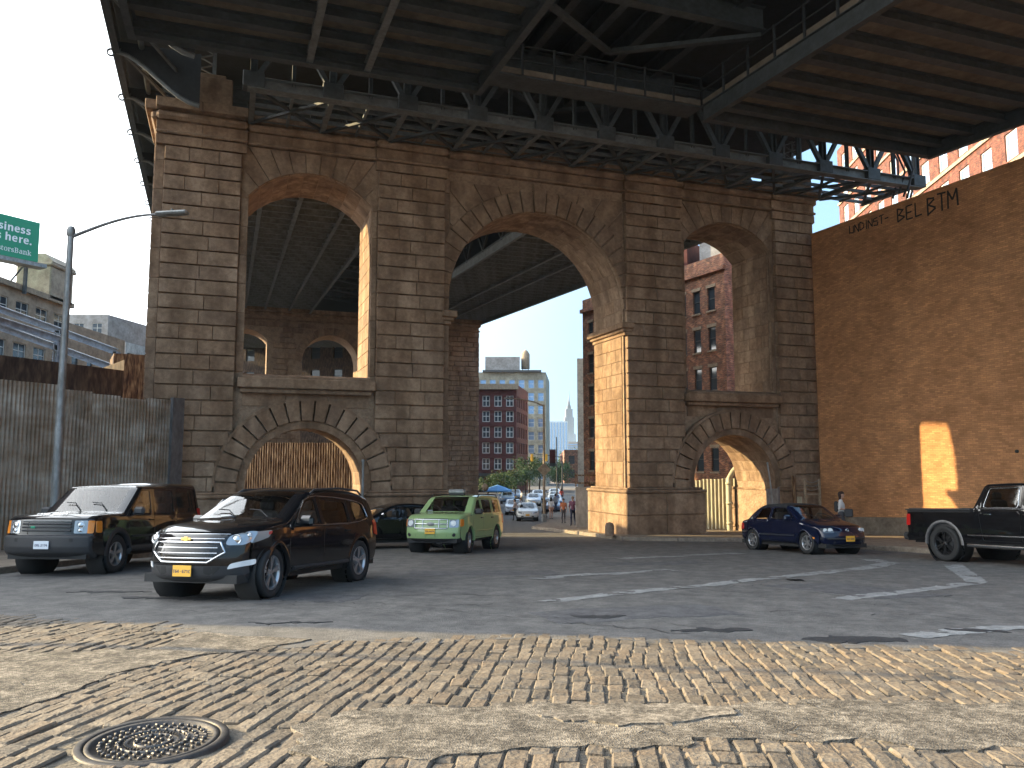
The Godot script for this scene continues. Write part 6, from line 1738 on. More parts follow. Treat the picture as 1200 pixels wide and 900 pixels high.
# ---------- what the central arch shows
func far_city():
	var rb := house("maroon_building", Vector3(-2.6, -3.3, -145))
	tag(rb, "dark red loft building with rows of arched white windows and pale cornice", "building")
	hull(rb, [Vector2(-12, 0), Vector2(3.4, 0), Vector2(5.8, 16), Vector2(-12, 16)], 0, 19.0, mat.maroon, [0, 1])
	var ys := [4.1, 7.0, 9.85, 12.7, 15.5]
	face(rb, Vector2(-12, 0), Vector2(3.4, 0), 0, 19.6, span(7, 1.3, 2.15), ys, 1.35, 2.0, {"wall": mat.maroon, "frame": mat.frame_white, "style": 1, "bar": 0.13, "glass": mat.window_glass}, 0.3)
	face(rb, Vector2(3.4, 0), Vector2(5.8, 16), 0, 19.6, span(6, 2.0, 2.4), ys, 1.2, 2.0, {"wall": mat.maroon, "frame": mat.frame_dark}, 0.3)
	trim_bar("cornice", rb, Vector2(-12, 0), Vector2(3.4, 0), 19.1, 1.0, 0.7, mat.sill)
	trim_bar("shop_front", rb, Vector2(-12, 0), Vector2(3.4, 0), 3.2, 0.5, 0.5, mat.frame_dark)
	for i in 6:
		var m := M.new(); m.box(Vector3(-10.5 + i * 2.4, 1.5, 0.1), Vector3(1.7, 2.6, 0.15)); build("shop_window", m, mat.window_glass, rb)
	var gr := house("pale_tower", Vector3(0.5, -3.3, -190))
	tag(gr, "taller pale green grey building with a rooftop water tank behind the dark red one", "building")
	hull(gr, [Vector2(-18, 0), Vector2(7.6, 0), Vector2(9.5, 22), Vector2(-18, 22)], 0, 27.0, mat.green_grey, [0])
	face(gr, Vector2(-18, 0), Vector2(7.6, 0), 0, 27.0, span(11, 1.4, 2.3), span(8, 1.5, 3.1), 1.4, 2.0, {"wall": mat.green_grey, "frame": mat.frame_white, "glass": mat.window_blue}, 0.3)
	var m := M.new(); m.box(Vector3(-2.8, 29.2, -6), Vector3(8.4, 3.6, 8)); build("plant_room", m, mat.grey_wall, gr)
	m = M.new(); m.box(Vector3(-0.5, 27.2, -5), Vector3(14, 0.5, 12)); build("roof_terrace", m, mat.frame_dark, gr)
	m = M.new(); m.lathe([Vector2(0, 0), Vector2(1.05, 0), Vector2(1.05, 3.6), Vector2(0.6, 4.4), Vector2(0, 4.8)], Vector3(2.8, 28.3, -4), Vector3.UP, 16); build("water_tank", m, mat.sill, gr)
	m = M.new()
	for sx in [-0.7, 0.7]:
		for sz in [-0.7, 0.7]: m.bar(Vector3(2.8 + sx, 27.2, -4 + sz), Vector3(2.8 + sx, 28.4, -4 + sz), 0.15, 0.15)
	stuff(build("tank_legs", m, mat.steel, gr))
	var wt := house("white_slab_tower", Vector3(76, -3, -1345))
	tag(wt, "white slab tower with vertical window strips across the river", "building")
	hull(wt, [Vector2(-18, 0), Vector2(18, 0), Vector2(18, 20), Vector2(-18, 20)], 0, 78, mat.white)
	for i in 7:
		m = M.new(); m.box(Vector3(-15 + i * 5, 40, 0.3), Vector3(2.2, 72, 1.0)); build("window_strip", m, mat.window_blue, wt)
	var es := house("skyscraper", Vector3(379, -4, -5300))
	tag(es, "distant stepped skyscraper with a spire on the skyline at the street's end", "skyscraper")
	var y := 0.0
	for t in [[128.0, 60.0, 100.0], [84.0, 150.0, 70.0], [62.0, 110.0, 55.0], [46.0, 55.0, 42.0], [24.0, 25.0, 24.0], [14.0, 25.0, 14.0]]:
		m = M.new(); m.box(Vector3(0, y + t[1] / 2, 0), Vector3(t[0], t[1], t[2])); y += t[1]
		for i in 5: m.box(Vector3((i - 2) * t[0] / 5.5, y - t[1] / 2 - 1, t[2] / 2 + 1), Vector3(t[0] / 12, t[1] - 4, 2))
		stuff(build("tower_stage", m, mat.grey_wall, es))
	m = M.new(); m.lathe([Vector2(5, 0), Vector2(3, 30), Vector2(0.8, 75), Vector2(0, 78)], Vector3(0, y, 0), Vector3.UP, 8); build("spire", m, mat.grey_wall, es)
	rng.seed = 77
	var names := [["brown_block", mat.sill, 104.0, 1420.0, 30.0, 46.0, "mid brown apartment block right of the white slab tower"], ["brown_block", mat.cream, 92.0, 1600.0, 18.0, 62.0, "slim brown tower below the distant spire"], ["pale_block", mat.grey_wall, 128.0, 1700.0, 40.0, 50.0, "wide pale block beside the brick building's far edge"], ["pale_block", mat.grey_wall, 62.0, 1900.0, 26.0, 98.0, "hazy blue tower just left of the white slab"]]
	for e in names:
		var o := house(e[0], Vector3(e[2], -3, -e[3]))
		tag(o, e[6], "building")
		m = M.new(); m.box(Vector3(0, e[5] / 2, -10), Vector3(e[4], e[5], 20)); build("wall", m, e[1], o)
		m = M.new()
		for i in int(e[5] / 4.5):
			m.box(Vector3(0, 3 + i * 4.2, 0.2), Vector3(e[4] - 3, 1.8, 0.8))
		stuff(build("window_band", m, mat.window_blue, o))
	var pier_shed := house("river_shed", Vector3(31, -3.5, -445))
	tag(pier_shed, "long pale blue shed by the river at the end of the street", "shed")
	m = M.new(); m.box(Vector3(0, 2.6, 0), Vector3(26, 5.2, 12)); build("wall", m, mat.blue_steel, pier_shed)
	m = M.new(); m.box(Vector3(0, 5.5, 0), Vector3(27, 0.6, 13)); build("roof", m, mat.white, pier_shed)
	var tan := house("tan_slab", Vector3(13.0, -3.3, -150))
	tag(tan, "narrow tan building peeping past the far corner of the brick building", "building")
	hull(tan, [Vector2(-0.7, 0), Vector2(8, 0), Vector2(8, 20), Vector2(1, 20)], 0, 25, mat.cream)
	var lw := house("brick_warehouse", Vector3(14, -3.3, -215))
	tag(lw, "low dark brick warehouse closing the right side of the street's far end", "building")
	hull(lw, [Vector2(0, 0), Vector2(40, 0), Vector2(60, 120), Vector2(6, 120)], 0, 9, mat.red_brick, [0])
	face(lw, Vector2(0, 0), Vector2(40, 0), 0, 9, span(10, 2, 3.8), [1.5, 5.2], 1.6, 2.2, {"wall": mat.red_brick, "frame": mat.frame_dark}, 0.3)
	var lb := house("brick_warehouse", Vector3(8, -3.3, -250))
	tag(lb, "low brick warehouse closing the left side of the street's far end", "building")
	hull(lb, [Vector2(-40, 0), Vector2(2, 0), Vector2(6, 100), Vector2(-40, 100)], 0, 11, mat.maroon, [0])
	face(lb, Vector2(-40, 0), Vector2(2, 0), 0, 11, span(11, 2, 3.8), [1.5, 5.6], 1.6, 2.4, {"wall": mat.maroon, "frame": mat.frame_dark}, 0.3)
	var bh := house("brown_building", Vector3(-42, -3.3, -128))
	tag(bh, "brown building filling the view through the far pier's arches", "building")
	hull(bh, [Vector2(-12, 6), Vector2(18, -2), Vector2(18, 14), Vector2(-12, 20)], -1, 36, mat.rust, [0])
	face(bh, Vector2(-12, 6), Vector2(18, -2), -1, 36, span(7, 3, 4), span(8, 3.0, 4.0), 1.6, 2.2, {"wall": mat.rust, "frame": mat.frame_dark}, 0.3)
	# trees along the street
	var spots := [[-3.0, 98.0, 3.8, 0.8], [-1.2, 104.0, 4.2, 1.1], [0.4, 112.0, 4.4, 1.0], [2.0, 122.0, 4.6, 1.0], [27.0, 400.0, 9.0, 5.0], [34.0, 410.0, 8.0, 5.0], [7.6, 132.0, 5.0, 1.3], [9.0, 146.0, 5.6, 1.5], [3.0, 140.0, 6.0, 1.6], [5.4, 158.0, 6.5, 1.8]]
	var tl := ["bushy green street tree nearest the far pier, by the blue umbrella", "broad green street tree in front of the dark red building", "street tree at the corner of the dark red building", "small street tree farthest down the street by the pale tower", "tree by the river left of the brick building's edge", "tree by the river closest to the brick building's edge", "dark street tree on the right kerb before the red banner", "dark street tree on the right kerb farthest along", "tall dark street tree at the foot of the pale tower", "tall dark street tree left of the red banner, farthest away"]
	for i in spots.size(): tree(spots[i], tl[i], i)
func tree(s: Array, label: String, sd: int):
	rng.seed = 400 + sd
	var o := house("street_tree", Vector3(s[0], gy(s[1]), -s[1]))
	tag(o, label, "tree", "trees along the street")
	var m := M.new(); var hh: float = s[2]; var r: float = s[3] * 1.5
	m.tube([Vector3.ZERO, Vector3(0.08, hh * 0.3, 0), Vector3(0.0, hh * 0.6, 0.05), Vector3(0.1, hh * 0.85, 0)], 0.13 * hh / 5, 0.04, 7)
	for i in 6:
		var a := TAU * i / 6 + rng.randf()
		m.tube([Vector3(0.05, hh * (0.35 + 0.06 * i), 0), Vector3(cos(a) * r * 0.4, hh * (0.55 + 0.05 * i), sin(a) * r * 0.4), Vector3(cos(a) * r * 0.75, hh * (0.62 + 0.06 * i), sin(a) * r * 0.75)], 0.05, 0.015, 5)
	build("trunk", m, mat.bark, o)
	for k in 2:
		m = M.new()
		for c in 9:
			var cc := Vector3(rng.randf_range(-1, 1), rng.randf_range(-0.7, 0.8), rng.randf_range(-1, 1)) * r * 0.75 + Vector3(0, hh * 0.68, 0)
			for i in 70:
				var p := cc + Vector3(rng.randfn(), rng.randfn() * 0.8, rng.randfn()) * r * 0.22
				var u := Vector3(rng.randfn(), rng.randfn(), rng.randfn()).normalized(); var v := u.cross(Vector3(rng.randfn(), rng.randfn(), rng.randfn()).normalized()).normalized()
				var q := r * 0.075
				m.quad(p - u * q, p + v * q * 0.6, p + u * q, p - v * q * 0.6)
		stuff(build("crown", m, mat.leaf if k == 0 else mat.leaf2, o))

# ---------- lamps, signs, hoardings, umbrella
func street_things():
	var o := thing("street_lamp", Transform3D(Basis.IDENTITY, G(-11.9, 21.0, 0.12)))
	tag(o, "tall grey street lamp with a curved arm standing in front of the corrugated fence", "street lamp")
	var m := M.new(); m.tube([Vector3.ZERO, Vector3(0, 0.5, 0), Vector3(0, 4.5, 0), Vector3(0.02, 8.55, 0)], 0.135, 0.075, 12); m.lathe([Vector2(0, 0.1), Vector2(0.07, 0.08), Vector2(0.105, 0.0), Vector2(0.105, -0.16), Vector2(0.08, -0.2)], Vector3(0.02, 8.62, 0), Vector3.UP, 12)
	build("pole", m, mat.galv, o)
	m = M.new(); m.cbox(Vector3(0, 0.2, 0), Vector3(0.4, 0.4, 0.4), 0.05); m.cbox(Vector3(0, 0.02, 0), Vector3(0.55, 0.05, 0.55), 0.02); build("base", m, mat.galv_dark, o)
	m = M.new(); var path := []
	for i in 9: path.append(Vector3(0.05 + 2.3 * i / 8.0, 8.42 + 0.62 * sin(i / 8.0 * PI / 2), 0.0))
	m.tube(path, 0.05, 0.032, 8); build("arm", m, mat.galv_dark, o)
	m = M.new(); m.cbox(Vector3(2.72, 9.07, 0), Vector3(0.85, 0.10, 0.28), 0.04, Basis(Vector3.BACK, 0.06)); m.cbox(Vector3(2.45, 9.05, 0), Vector3(0.3, 0.13, 0.2), 0.04, Basis(Vector3.BACK, 0.06)); build("lamp_head", m, mat.galv, o)
	m = M.new(); m.lathe([Vector2(0, 0.09), Vector2(0.035, 0.08), Vector2(0.04, 0.0)], Vector3(2.72, 9.11, 0), Vector3.UP, 10); build("photocell", m, mat.frame_dark, o)
	o = thing("utility_pole", Transform3D(Basis.IDENTITY, G(-16.5, 10.35, 0.1)))
	tag(o, "plain grey utility pole on the left pavement throwing a long thin shadow over the cobbles", "pole")
	m = M.new(); m.tube([Vector3.ZERO, Vector3(0, 4, 0), Vector3(0, 9.2, 0)], 0.10, 0.075, 10); build("pole", m, mat.galv_dark, o)
	# lamp with sign seen through the central arch
	o = thing("street_lamp", Transform3D(Basis.IDENTITY, G(2.35, 59.0, 0.13)))
	tag(o, "sunlit buff street lamp with a long arm standing beyond the central arch", "street lamp")
	m = M.new(); m.tube([Vector3.ZERO, Vector3(0, 4, 0), Vector3(0, 8.6, 0)], 0.115, 0.07, 10); build("pole", m, mat.sill, o)
	m = M.new(); m.cbox(Vector3(0, 0.3, 0), Vector3(0.36, 0.6, 0.36), 0.06); build("base", m, mat.galv, o)
	m = M.new(); m.tube([Vector3(0, 8.5, 0), Vector3(-0.7, 8.8, 0), Vector3(-1.6, 9.0, 0), Vector3(-2.3, 9.05, 0)], 0.05, 0.035, 8); build("arm", m, mat.sill, o)
	m = M.new(); m.cbox(Vector3(-2.6, 9.07, 0), Vector3(0.7, 0.12, 0.26), 0.04); build("lamp_head", m, mat.galv, o)
	o = thing("diamond_sign", Transform3D(Basis(Vector3.BACK, PI / 4), G(2.35, 58.85, 3.95)))
	tag(o, "tan back of a diamond traffic sign fixed on the lamp beyond the arch", "traffic sign")
	m = M.new(); m.cbox(Vector3.ZERO, Vector3(0.72, 0.72, 0.02), 0.006); build("plate", m, mat.sill, o)
	m = M.new(); m.box(Vector3(0, 0, -0.04), Vector3(0.9, 0.05, 0.04), Basis(Vector3.BACK, -PI / 4)); build("bracket", m, mat.galv, o)
	o = thing("round_sign", Transform3D(Basis.IDENTITY, G(-2.35, 70.0)))
	tag(o, "round buff traffic sign on a thin post beside the far pier", "traffic sign")
	m = M.new(); m.tube([Vector3.ZERO, Vector3(0, 3.0, 0)], 0.035, 0.035, 6); build("post", m, mat.galv, o)
	m = M.new(); m.lathe([Vector2(0, 0.015), Vector2(0.32, 0.015), Vector2(0.32, -0.015), Vector2(0, -0.015)], Vector3(0, 2.7, 0.06), Vector3.BACK, 20); build("plate", m, mat.sill, o)
	o = thing("street_banner", Transform3D(Basis.IDENTITY, G(5.3, 95.0)))
	tag(o, "dark pole with a red and black hanging banner along the right kerb", "banner")
	m = M.new(); m.tube([Vector3.ZERO, Vector3(0, 8.2, 0)], 0.09, 0.06, 8); build("post", m, mat.steel, o)
	m = M.new(); m.box(Vector3(-0.48, 5.9, 0), Vector3(0.75, 1.6, 0.02)); build("banner_cloth", m, mat.maroon, o)
	m = M.new(); m.box(Vector3(-0.48, 5.0, 0), Vector3(0.75, 0.5, 0.02)); build("banner_tail", m, mat.frame_dark, o)
	for y in [4.75, 6.75]:
		m = M.new(); m.tube([Vector3(0, y, 0), Vector3(-0.9, y, 0)], 0.025, 0.025, 6); build("bracket", m, mat.steel, o)
	o = thing("traffic_signal", Transform3D(Basis.IDENTITY, G(7.0, 112.0)))
	tag(o, "dark traffic signal mast with a long arm far down the street", "traffic signal")
	m = M.new(); m.tube([Vector3.ZERO, Vector3(0, 6.2, 0)], 0.1, 0.08, 8); build("post", m, mat.steel, o)
	m = M.new(); m.tube([Vector3(0, 6.0, 0), Vector3(-4.5, 6.5, 0)], 0.06, 0.04, 6); build("arm", m, mat.steel, o)
	for x in [-4.2, -2.2]:
		m = M.new(); m.cbox(Vector3(x, 5.9, 0), Vector3(0.34, 1.0, 0.3), 0.04); build("signal_head", m, mat.plate_yellow, o)
	o = thing("cafe_umbrella", Transform3D(Basis.IDENTITY, G(-1.7, 94.0)))
	tag(o, "blue cafe umbrella open on the pavement in front of the dark red building", "umbrella")
	m = M.new(); m.tube([Vector3.ZERO, Vector3(0, 2.5, 0)], 0.03, 0.03, 6); build("pole", m, mat.white, o)
	m = M.new(); m.lathe([Vector2(0, 2.6), Vector2(0.9, 2.3), Vector2(1.7, 1.95), Vector2(1.68, 1.8)], Vector3.ZERO, Vector3.UP, 8, false); build("canopy", m, surf(lin(0.12, 0.30, 0.55), 0.8), o)
	o = thing("site_hoarding", Transform3D(Basis.IDENTITY, G(3.7, 47.0, 0.13)))
	tag(o, "white painted hoarding with a timber rail on top beside the pier's foot", "hoarding")
	for i in 4:
		m = M.new(); m.cbox(Vector3(0.6 + i * 1.21, 1.16, 0.02 * (i % 2)), Vector3(1.2, 2.34, 0.05), 0.008); build("panel", m, mat.white, o)
	for y in [2.55, 3.0]:
		m = M.new(); m.box(Vector3(2.4, y, 0), Vector3(4.9, 0.08, 0.06)); build("rail", m, mat.wood, o)
	for i in 7:
		m = M.new(); m.box(Vector3(0.03 + i * 0.8, 2.7, 0.0), Vector3(0.06, 0.72, 0.04)); build("rail_post", m, mat.wood, o)
	o = thing("drain_pipe", Transform3D(Basis.IDENTITY, G(11.05, 41.0)))
	tag(o, "cream painted drain pipe with an elbow inside the low right arch", "drain pipe")
	m = M.new(); m.tube([Vector3(0, 0, 0), Vector3(0, 2.4, 0), Vector3(0.02, 2.75, 0), Vector3(0.25, 3.1, -0.1), Vector3(0.9, 3.75, -0.3)], 0.14, 0.14, 12); build("pipe", m, mat.cream_metal, o)
	for y in [0.5, 1.5, 2.5]:
		m = M.new(); m.lathe([Vector2(0.14, -0.06), Vector2(0.18, -0.05), Vector2(0.18, 0.05), Vector2(0.14, 0.06)], Vector3(0, y, 0), Vector3.UP, 12); build("collar", m, mat.cream_metal, o)
	m = M.new(); m.tube([Vector3(0.42, 0, 0), Vector3(0.42, 2.9, 0)], 0.11, 0.11, 8); build("dark_pipe", m, mat.steel_dark, o)
	# gate between pier and wall
	o = thing("metal_gate", Transform3D(Basis(Vector3.UP, deg_to_rad(BT)), G(11.95, 36.1, 0.1)))
	tag(o, "metal yard gate with barbed wire strands between the pier and the brick wall", "gate")
	for e in [[0.0, 2.1, 0.07, "galv_dark"], [0.85, 2.6, 0.13, "wood"], [1.45, 2.45, 0.08, "sill"], [2.25, 2.45, 0.08, "sill"]]:
		m = M.new(); m.box(Vector3(e[0], e[1] / 2, 0), Vector3(e[2], e[1], e[2])); build("post", m, mat[e[3]], o)
	m = M.new()
	for i in 8: m.box(Vector3(-0.62 + i * 0.085, 1.15, 0.012 * (i % 2)), Vector3(0.085, 1.75, 0.02))
	build("corrugated_panel", m, mat.galv, o)
	for y in [0.25, 1.75]:
		m = M.new(); m.box(Vector3(1.85, y, 0), Vector3(0.75, 0.06, 0.05)); build("gate_rail", m, mat.sill, o)
	m = M.new(); m.bar(Vector3(1.5, 0.3, 0), Vector3(2.2, 1.0, 0), 0.05, 0.05); build("gate_brace", m, mat.sill, o)
	m = M.new(); m.box(Vector3(1.12, 1.2, 0), Vector3(0.25, 0.9, 0.03)); build("notice_board", m, mat.cream_metal, o)
	for k in 3:
		m = M.new(); var pp := []
		for i in 7: pp.append(Vector3(1.45 + 0.8 * i / 6.0, 2.4 - k * 0.18 - 0.12 * sin(PI * i / 6.0), 0))
		m.tube(pp, 0.012, 0.012, 5); build("wire", m, mat.galv, o)
	o = thing("leaning_pole", Transform3D(Basis(Vector3.BACK, 0.11), G(11.35, 34.6, 0.13)))
	tag(o, "thin grey pole leaning against the right side of the low arch", "pole")
	m = M.new(); m.tube([Vector3.ZERO, Vector3(0, 3.1, 0)], 0.035, 0.035, 8); m.lathe([Vector2(0, 0.03), Vector2(0.05, 0.0), Vector2(0.05, -0.05)], Vector3(0, 3.1, 0), Vector3.UP, 8); build("pole", m, mat.galv, o)
	o = thing("standpipe", Transform3D(Basis.IDENTITY, G(-5.75, 31.0, 0.0)))
	tag(o, "thin grey pipe standing at the right foot of the low left arch", "pipe")
	m = M.new(); m.tube([Vector3.ZERO, Vector3(0, 3.1, 0)], 0.05, 0.05, 8); m.lathe([Vector2(0, 0.05), Vector2(0.07, 0.03), Vector2(0.07, -0.05)], Vector3(0, 3.1, 0), Vector3.UP, 8); build("pipe", m, mat.galv, o)
	o = thing("stone_bollard", Transform3D(Basis.IDENTITY, G(4.05, 33.6, 0.13)))
	tag(o, "short rough stone bollard at the corner of the central pier plinth", "bollard")
	m = M.new(); m.lathe([Vector2(0.2, 0), Vector2(0.19, 0.4), Vector2(0.14, 0.52), Vector2(0.0, 0.56)], Vector3.ZERO, Vector3.UP, 12); build("stump", m, mat.stone1, o)

# ---------- people: a field of tapered limbs meshed as one surface
func sd_cone(p: Vector3, a: Vector3, b: Vector3, ra: float, rb: float) -> float:
	var ab := b - a
	var t: float = clamp((p - a).dot(ab) / ab.length_squared(), 0.0, 1.0)
	return (p - a - ab * t).length() - lerp(ra, rb, t)
func nets(bones: Array, cell: float, k: float, m: M, at := Transform3D.IDENTITY):     # bones: [a, b, ra, rb, colour]
	var lo := Vector3(99, 99, 99); var hi := -lo
	for b in bones:
		var r: float = max(b[2], b[3]) + cell * 2.0
		for e in [b[0], b[1]]: lo = lo.min(e - Vector3.ONE * r); hi = hi.max(e + Vector3.ONE * r)
	var n := Vector3i(((hi - lo) / cell).ceil()) + Vector3i.ONE
	var f := PackedFloat32Array(); f.resize(n.x * n.y * n.z); f.fill(1.0)
	var near := PackedByteArray(); near.resize(f.size())
	for i in bones.size():
		var b: Array = bones[i]
		var r: float = max(b[2], b[3]) + cell * 3.0
		var l := Vector3i(((b[0].min(b[1]) - Vector3.ONE * r - lo) / cell).floor()).clamp(Vector3i.ZERO, n - Vector3i.ONE)
		var h := Vector3i(((b[0].max(b[1]) + Vector3.ONE * r - lo) / cell).ceil()).clamp(Vector3i.ZERO, n - Vector3i.ONE)
		var best := {}
		for z in range(l.z, h.z + 1):
			for y in range(l.y, h.y + 1):
				for x in range(l.x, h.x + 1):
					var d := sd_cone(lo + Vector3(x, y, z) * cell, b[0], b[1], b[2], b[3])
					var q := (z * n.y + y) * n.x + x
					var o := f[q]
					var hh: float = max(k - absf(o - d), 0.0) / k
					f[q] = min(o, d) - hh * hh * k * 0.25
					if d < cell * 2.5: near[q] = 1
	var vid := {}
	var vpos := []; var vcol := []
	for z in n.z - 1:
		for y in n.y - 1:
			for x in n.x - 1:
				var q := (z * n.y + y) * n.x + x
				if near[q] == 0: continue
				var acc := Vector3.ZERO; var cnt := 0
				var c := []
				for i in 8: c.append(f[q + (i & 1) + ((i >> 1) & 1) * n.x + ((i >> 2) & 1) * n.x * n.y])
				for e in [[0, 1], [2, 3], [4, 5], [6, 7], [0, 2], [1, 3], [4, 6], [5, 7], [0, 4], [1, 5], [2, 6], [3, 7]]:
					var a: float = c[e[0]]; var b: float = c[e[1]]
					if (a < 0.0) != (b < 0.0):
						var t := a / (a - b)
						var pa := Vector3(e[0] & 1, (e[0] >> 1) & 1, (e[0] >> 2) & 1); var pb := Vector3(e[1] & 1, (e[1] >> 1) & 1, (e[1] >> 2) & 1)
						acc += pa.lerp(pb, t); cnt += 1
				if cnt:
					var p := lo + (Vector3(x, y, z) + acc / cnt) * cell
					vid[q] = vpos.size(); vpos.append(at * p)
					var bd := 9.0; var col := Color.WHITE
					for b in bones:
						var d := sd_cone(p, b[0], b[1], b[2], b[3])
						if d < bd: bd = d; col = b[4]
					vcol.append(col)
	var step := [1, n.x, n.x * n.y]
	m.smooth(true)
	for q in vid:
		for ax in 3:
			var q2: int = q + step[ax]
			if q2 >= f.size() or (f[q] < 0.0) == (f[q2] < 0.0): continue
			var u: int = step[(ax + 1) % 3]; var v: int = step[(ax + 2) % 3]
			if not (vid.has(q - u) and vid.has(q - v) and vid.has(q - u - v)): continue
			var ids := [vid[q], vid[q - u], vid[q - u - v], vid[q - v]]
			if f[q] < 0.0: ids.reverse()
			for tri in [[0, 1, 2], [0, 2, 3]]:
				for i in tri: m.color(vcol[ids[i]]); m.st.add_vertex(vpos[ids[i]])
				m.n += 1
func person(called: String, label: String, at: Vector3, yaw: float, q: Dictionary, group := "") -> Node3D:
	var o := thing(called, Transform3D(Basis(Vector3.UP, yaw), at))
	tag(o, label, "person", group)
	var skin_c: Color = q.get("skin", Color(0.42, 0.25, 0.17)); var top: Color = q.top; var leg: Color = q.leg; var shoe: Color = q.get("shoe", Color(0.03, 0.03, 0.03))
	var h: float = q.get("h", 1.75); var s := h / 1.75
	var st: float = q.get("stride", 0.18); var sl: bool = q.get("short_sleeves", false)
	var wsh: float = q.get("shoulder", 0.19)
	var B := []
	var V := func(x: float, y: float, z: float) -> Vector3: return Vector3(x, y, z) * s     # faces -z
	# trunk
	B.append([V.call(-0.07, 0.95, 0), V.call(0.07, 0.95, 0), 0.115 * s, 0.115 * s, leg])
	B.append([V.call(0, 1.0, 0), V.call(0, 1.22, -0.01), 0.125 * s, 0.125 * s, top])
	B.append([V.call(-0.07, 1.3, 0), V.call(0.07, 1.3, 0), 0.12 * s, 0.12 * s, top])
	B.append([V.call(-wsh + 0.03, 1.43, 0.01), V.call(wsh - 0.03, 1.43, 0.01), 0.065 * s, 0.065 * s, top])
	B.append([V.call(0, 1.45, 0.01), V.call(0, 1.56, -0.015), 0.058 * s, 0.05 * s, skin_c])
	for e in [-1.0, 1.0]:
		var f: float = e * st
		var hip: Vector3 = V.call(e * 0.085, 0.92, 0); var knee: Vector3 = V.call(e * 0.09, 0.50, -f * 0.6 - 0.03); var ank: Vector3 = V.call(e * 0.095, 0.09, -f + 0.03)
		B.append([hip, knee, 0.088 * s, 0.058 * s, leg]); B.append([knee, ank, 0.058 * s, 0.04 * s, leg if not q.get("shorts", false) else skin_c])
		B.append([ank + Vector3(0, -0.045, 0.03) * s, ank + Vector3(0, -0.055, -0.15) * s, 0.042 * s, 0.034 * s, shoe])
		var sh: Vector3 = V.call(e * wsh, 1.42, 0.01)
		var el: Vector3 = V.call(e * (wsh + 0.05), 1.14, 0.03 + f * 0.5); var wr: Vector3 = V.call(e * (wsh + 0.03), 0.90, -0.06 + f * 0.9)
		if q.has("hold") and q.hold == e: el = V.call(e * (wsh + 0.05), 1.15, 0.06); wr = V.call(e * (wsh - 0.02), 1.12, -0.22)
		B.append([sh, el, 0.052 * s, 0.04 * s, top]); B.append([el, wr, 0.038 * s, 0.027 * s, skin_c if sl else top])
		q["wrist%d" % int(e)] = [el, wr]
	var m := M.new()
	nets(B, q.get("cell", 0.024), 0.05 * s, m)
	# head with a face
	var hc: Vector3 = V.call(0, 1.655, -0.02)
	var HB := []
	HB.append([hc + Vector3(0, 0.03, 0.015) * s, hc + Vector3(0, 0.025, -0.02) * s, 0.088 * s, 0.083 * s, skin_c])
	HB.append([hc + Vector3(0, -0.03, -0.03) * s, hc + Vector3(0, -0.075, -0.055) * s, 0.066 * s, 0.042 * s, skin_c])
	HB.append([hc + Vector3(0, 0.01, -0.098) * s, hc + Vector3(0, -0.025, -0.112) * s, 0.010 * s, 0.015 * s, skin_c])
	for e in [-1.0, 1.0]:
		HB.append([hc + Vector3(e * 0.083, 0.015, 0.0) * s, hc + Vector3(e * 0.085, -0.02, -0.005) * s, 0.014 * s, 0.011 * s, skin_c])
		HB.append([hc + Vector3(e * 0.033, 0.012, -0.088) * s, hc + Vector3(e * 0.034, 0.012, -0.088) * s, 0.0125 * s, 0.0125 * s, Color(0.03, 0.02, 0.015)])
	HB.append([hc + Vector3(-0.02, -0.055, -0.092) * s, hc + Vector3(0.02, -0.055, -0.092) * s, 0.009 * s, 0.009 * s, skin_c * Color(1.0, 0.6, 0.55)])
	nets(HB, q.get("cell", 0.024) * 0.42, 0.012 * s, m)
	# hands: a palm, four fingers curled a little, a thumb off the side
	for e in [-1.0, 1.0]:
		var el: Vector3 = q["wrist%d" % int(e)][0]; var wr: Vector3 = q["wrist%d" % int(e)][1]
		var d := (wr - el).normalized(); var side := Vector3.FORWARD
		side = (side - d * side.dot(d)).normalized(); var palm: Vector3 = d.cross(side) * e
		var hb := [[wr, wr + d * 0.085 * s, 0.026 * s, 0.03 * s, skin_c], [wr + d * 0.07 * s + side * 0.022 * s, wr + d * 0.07 * s - side * 0.024 * s, 0.016 * s, 0.014 * s, skin_c]]
		for k in 4:
			var ln: float = [0.036, 0.042, 0.039, 0.03][k] * s
			var r0: Vector3 = wr + d * 0.09 * s + side * (0.03 - 0.0195 * k) * s
			var p1: Vector3 = r0 + (d + palm * 0.25).normalized() * ln; var p2: Vector3 = p1 + (d * 0.7 + palm * 0.7).normalized() * ln * 0.75
			hb.append([r0, p1, 0.0092 * s, 0.0085 * s, skin_c]); hb.append([p1, p2, 0.0085 * s, 0.0070 * s, skin_c])
		var t0: Vector3 = wr + d * 0.03 * s + side * 0.024 * s; var t1: Vector3 = t0 + (d * 0.6 + side * 0.7 + palm * 0.3).normalized() * 0.042 * s
		hb.append([t0, t1, 0.0125 * s, 0.0105 * s, skin_c]); hb.append([t1, t1 + (d * 0.9 + palm * 0.3).normalized() * 0.03 * s, 0.0105 * s, 0.008 * s, skin_c])
		nets(hb, q.get("cell", 0.024) * 0.27, 0.006 * s, m)
	build("body", m, mat.cloth, o)
	# hair
	var hair: Color = q.get("hair", Color(0.03, 0.02, 0.015))
	var hm := M.new()
	var HR := [[hc + Vector3(0, 0.045, 0.022) * s, hc + Vector3(0, 0.06, -0.022) * s, 0.095 * s, 0.083 * s, hair], [hc + Vector3(0, 0.0, 0.045) * s, hc + Vector3(0, -0.03, 0.05) * s, 0.07 * s, 0.055 * s, hair]]
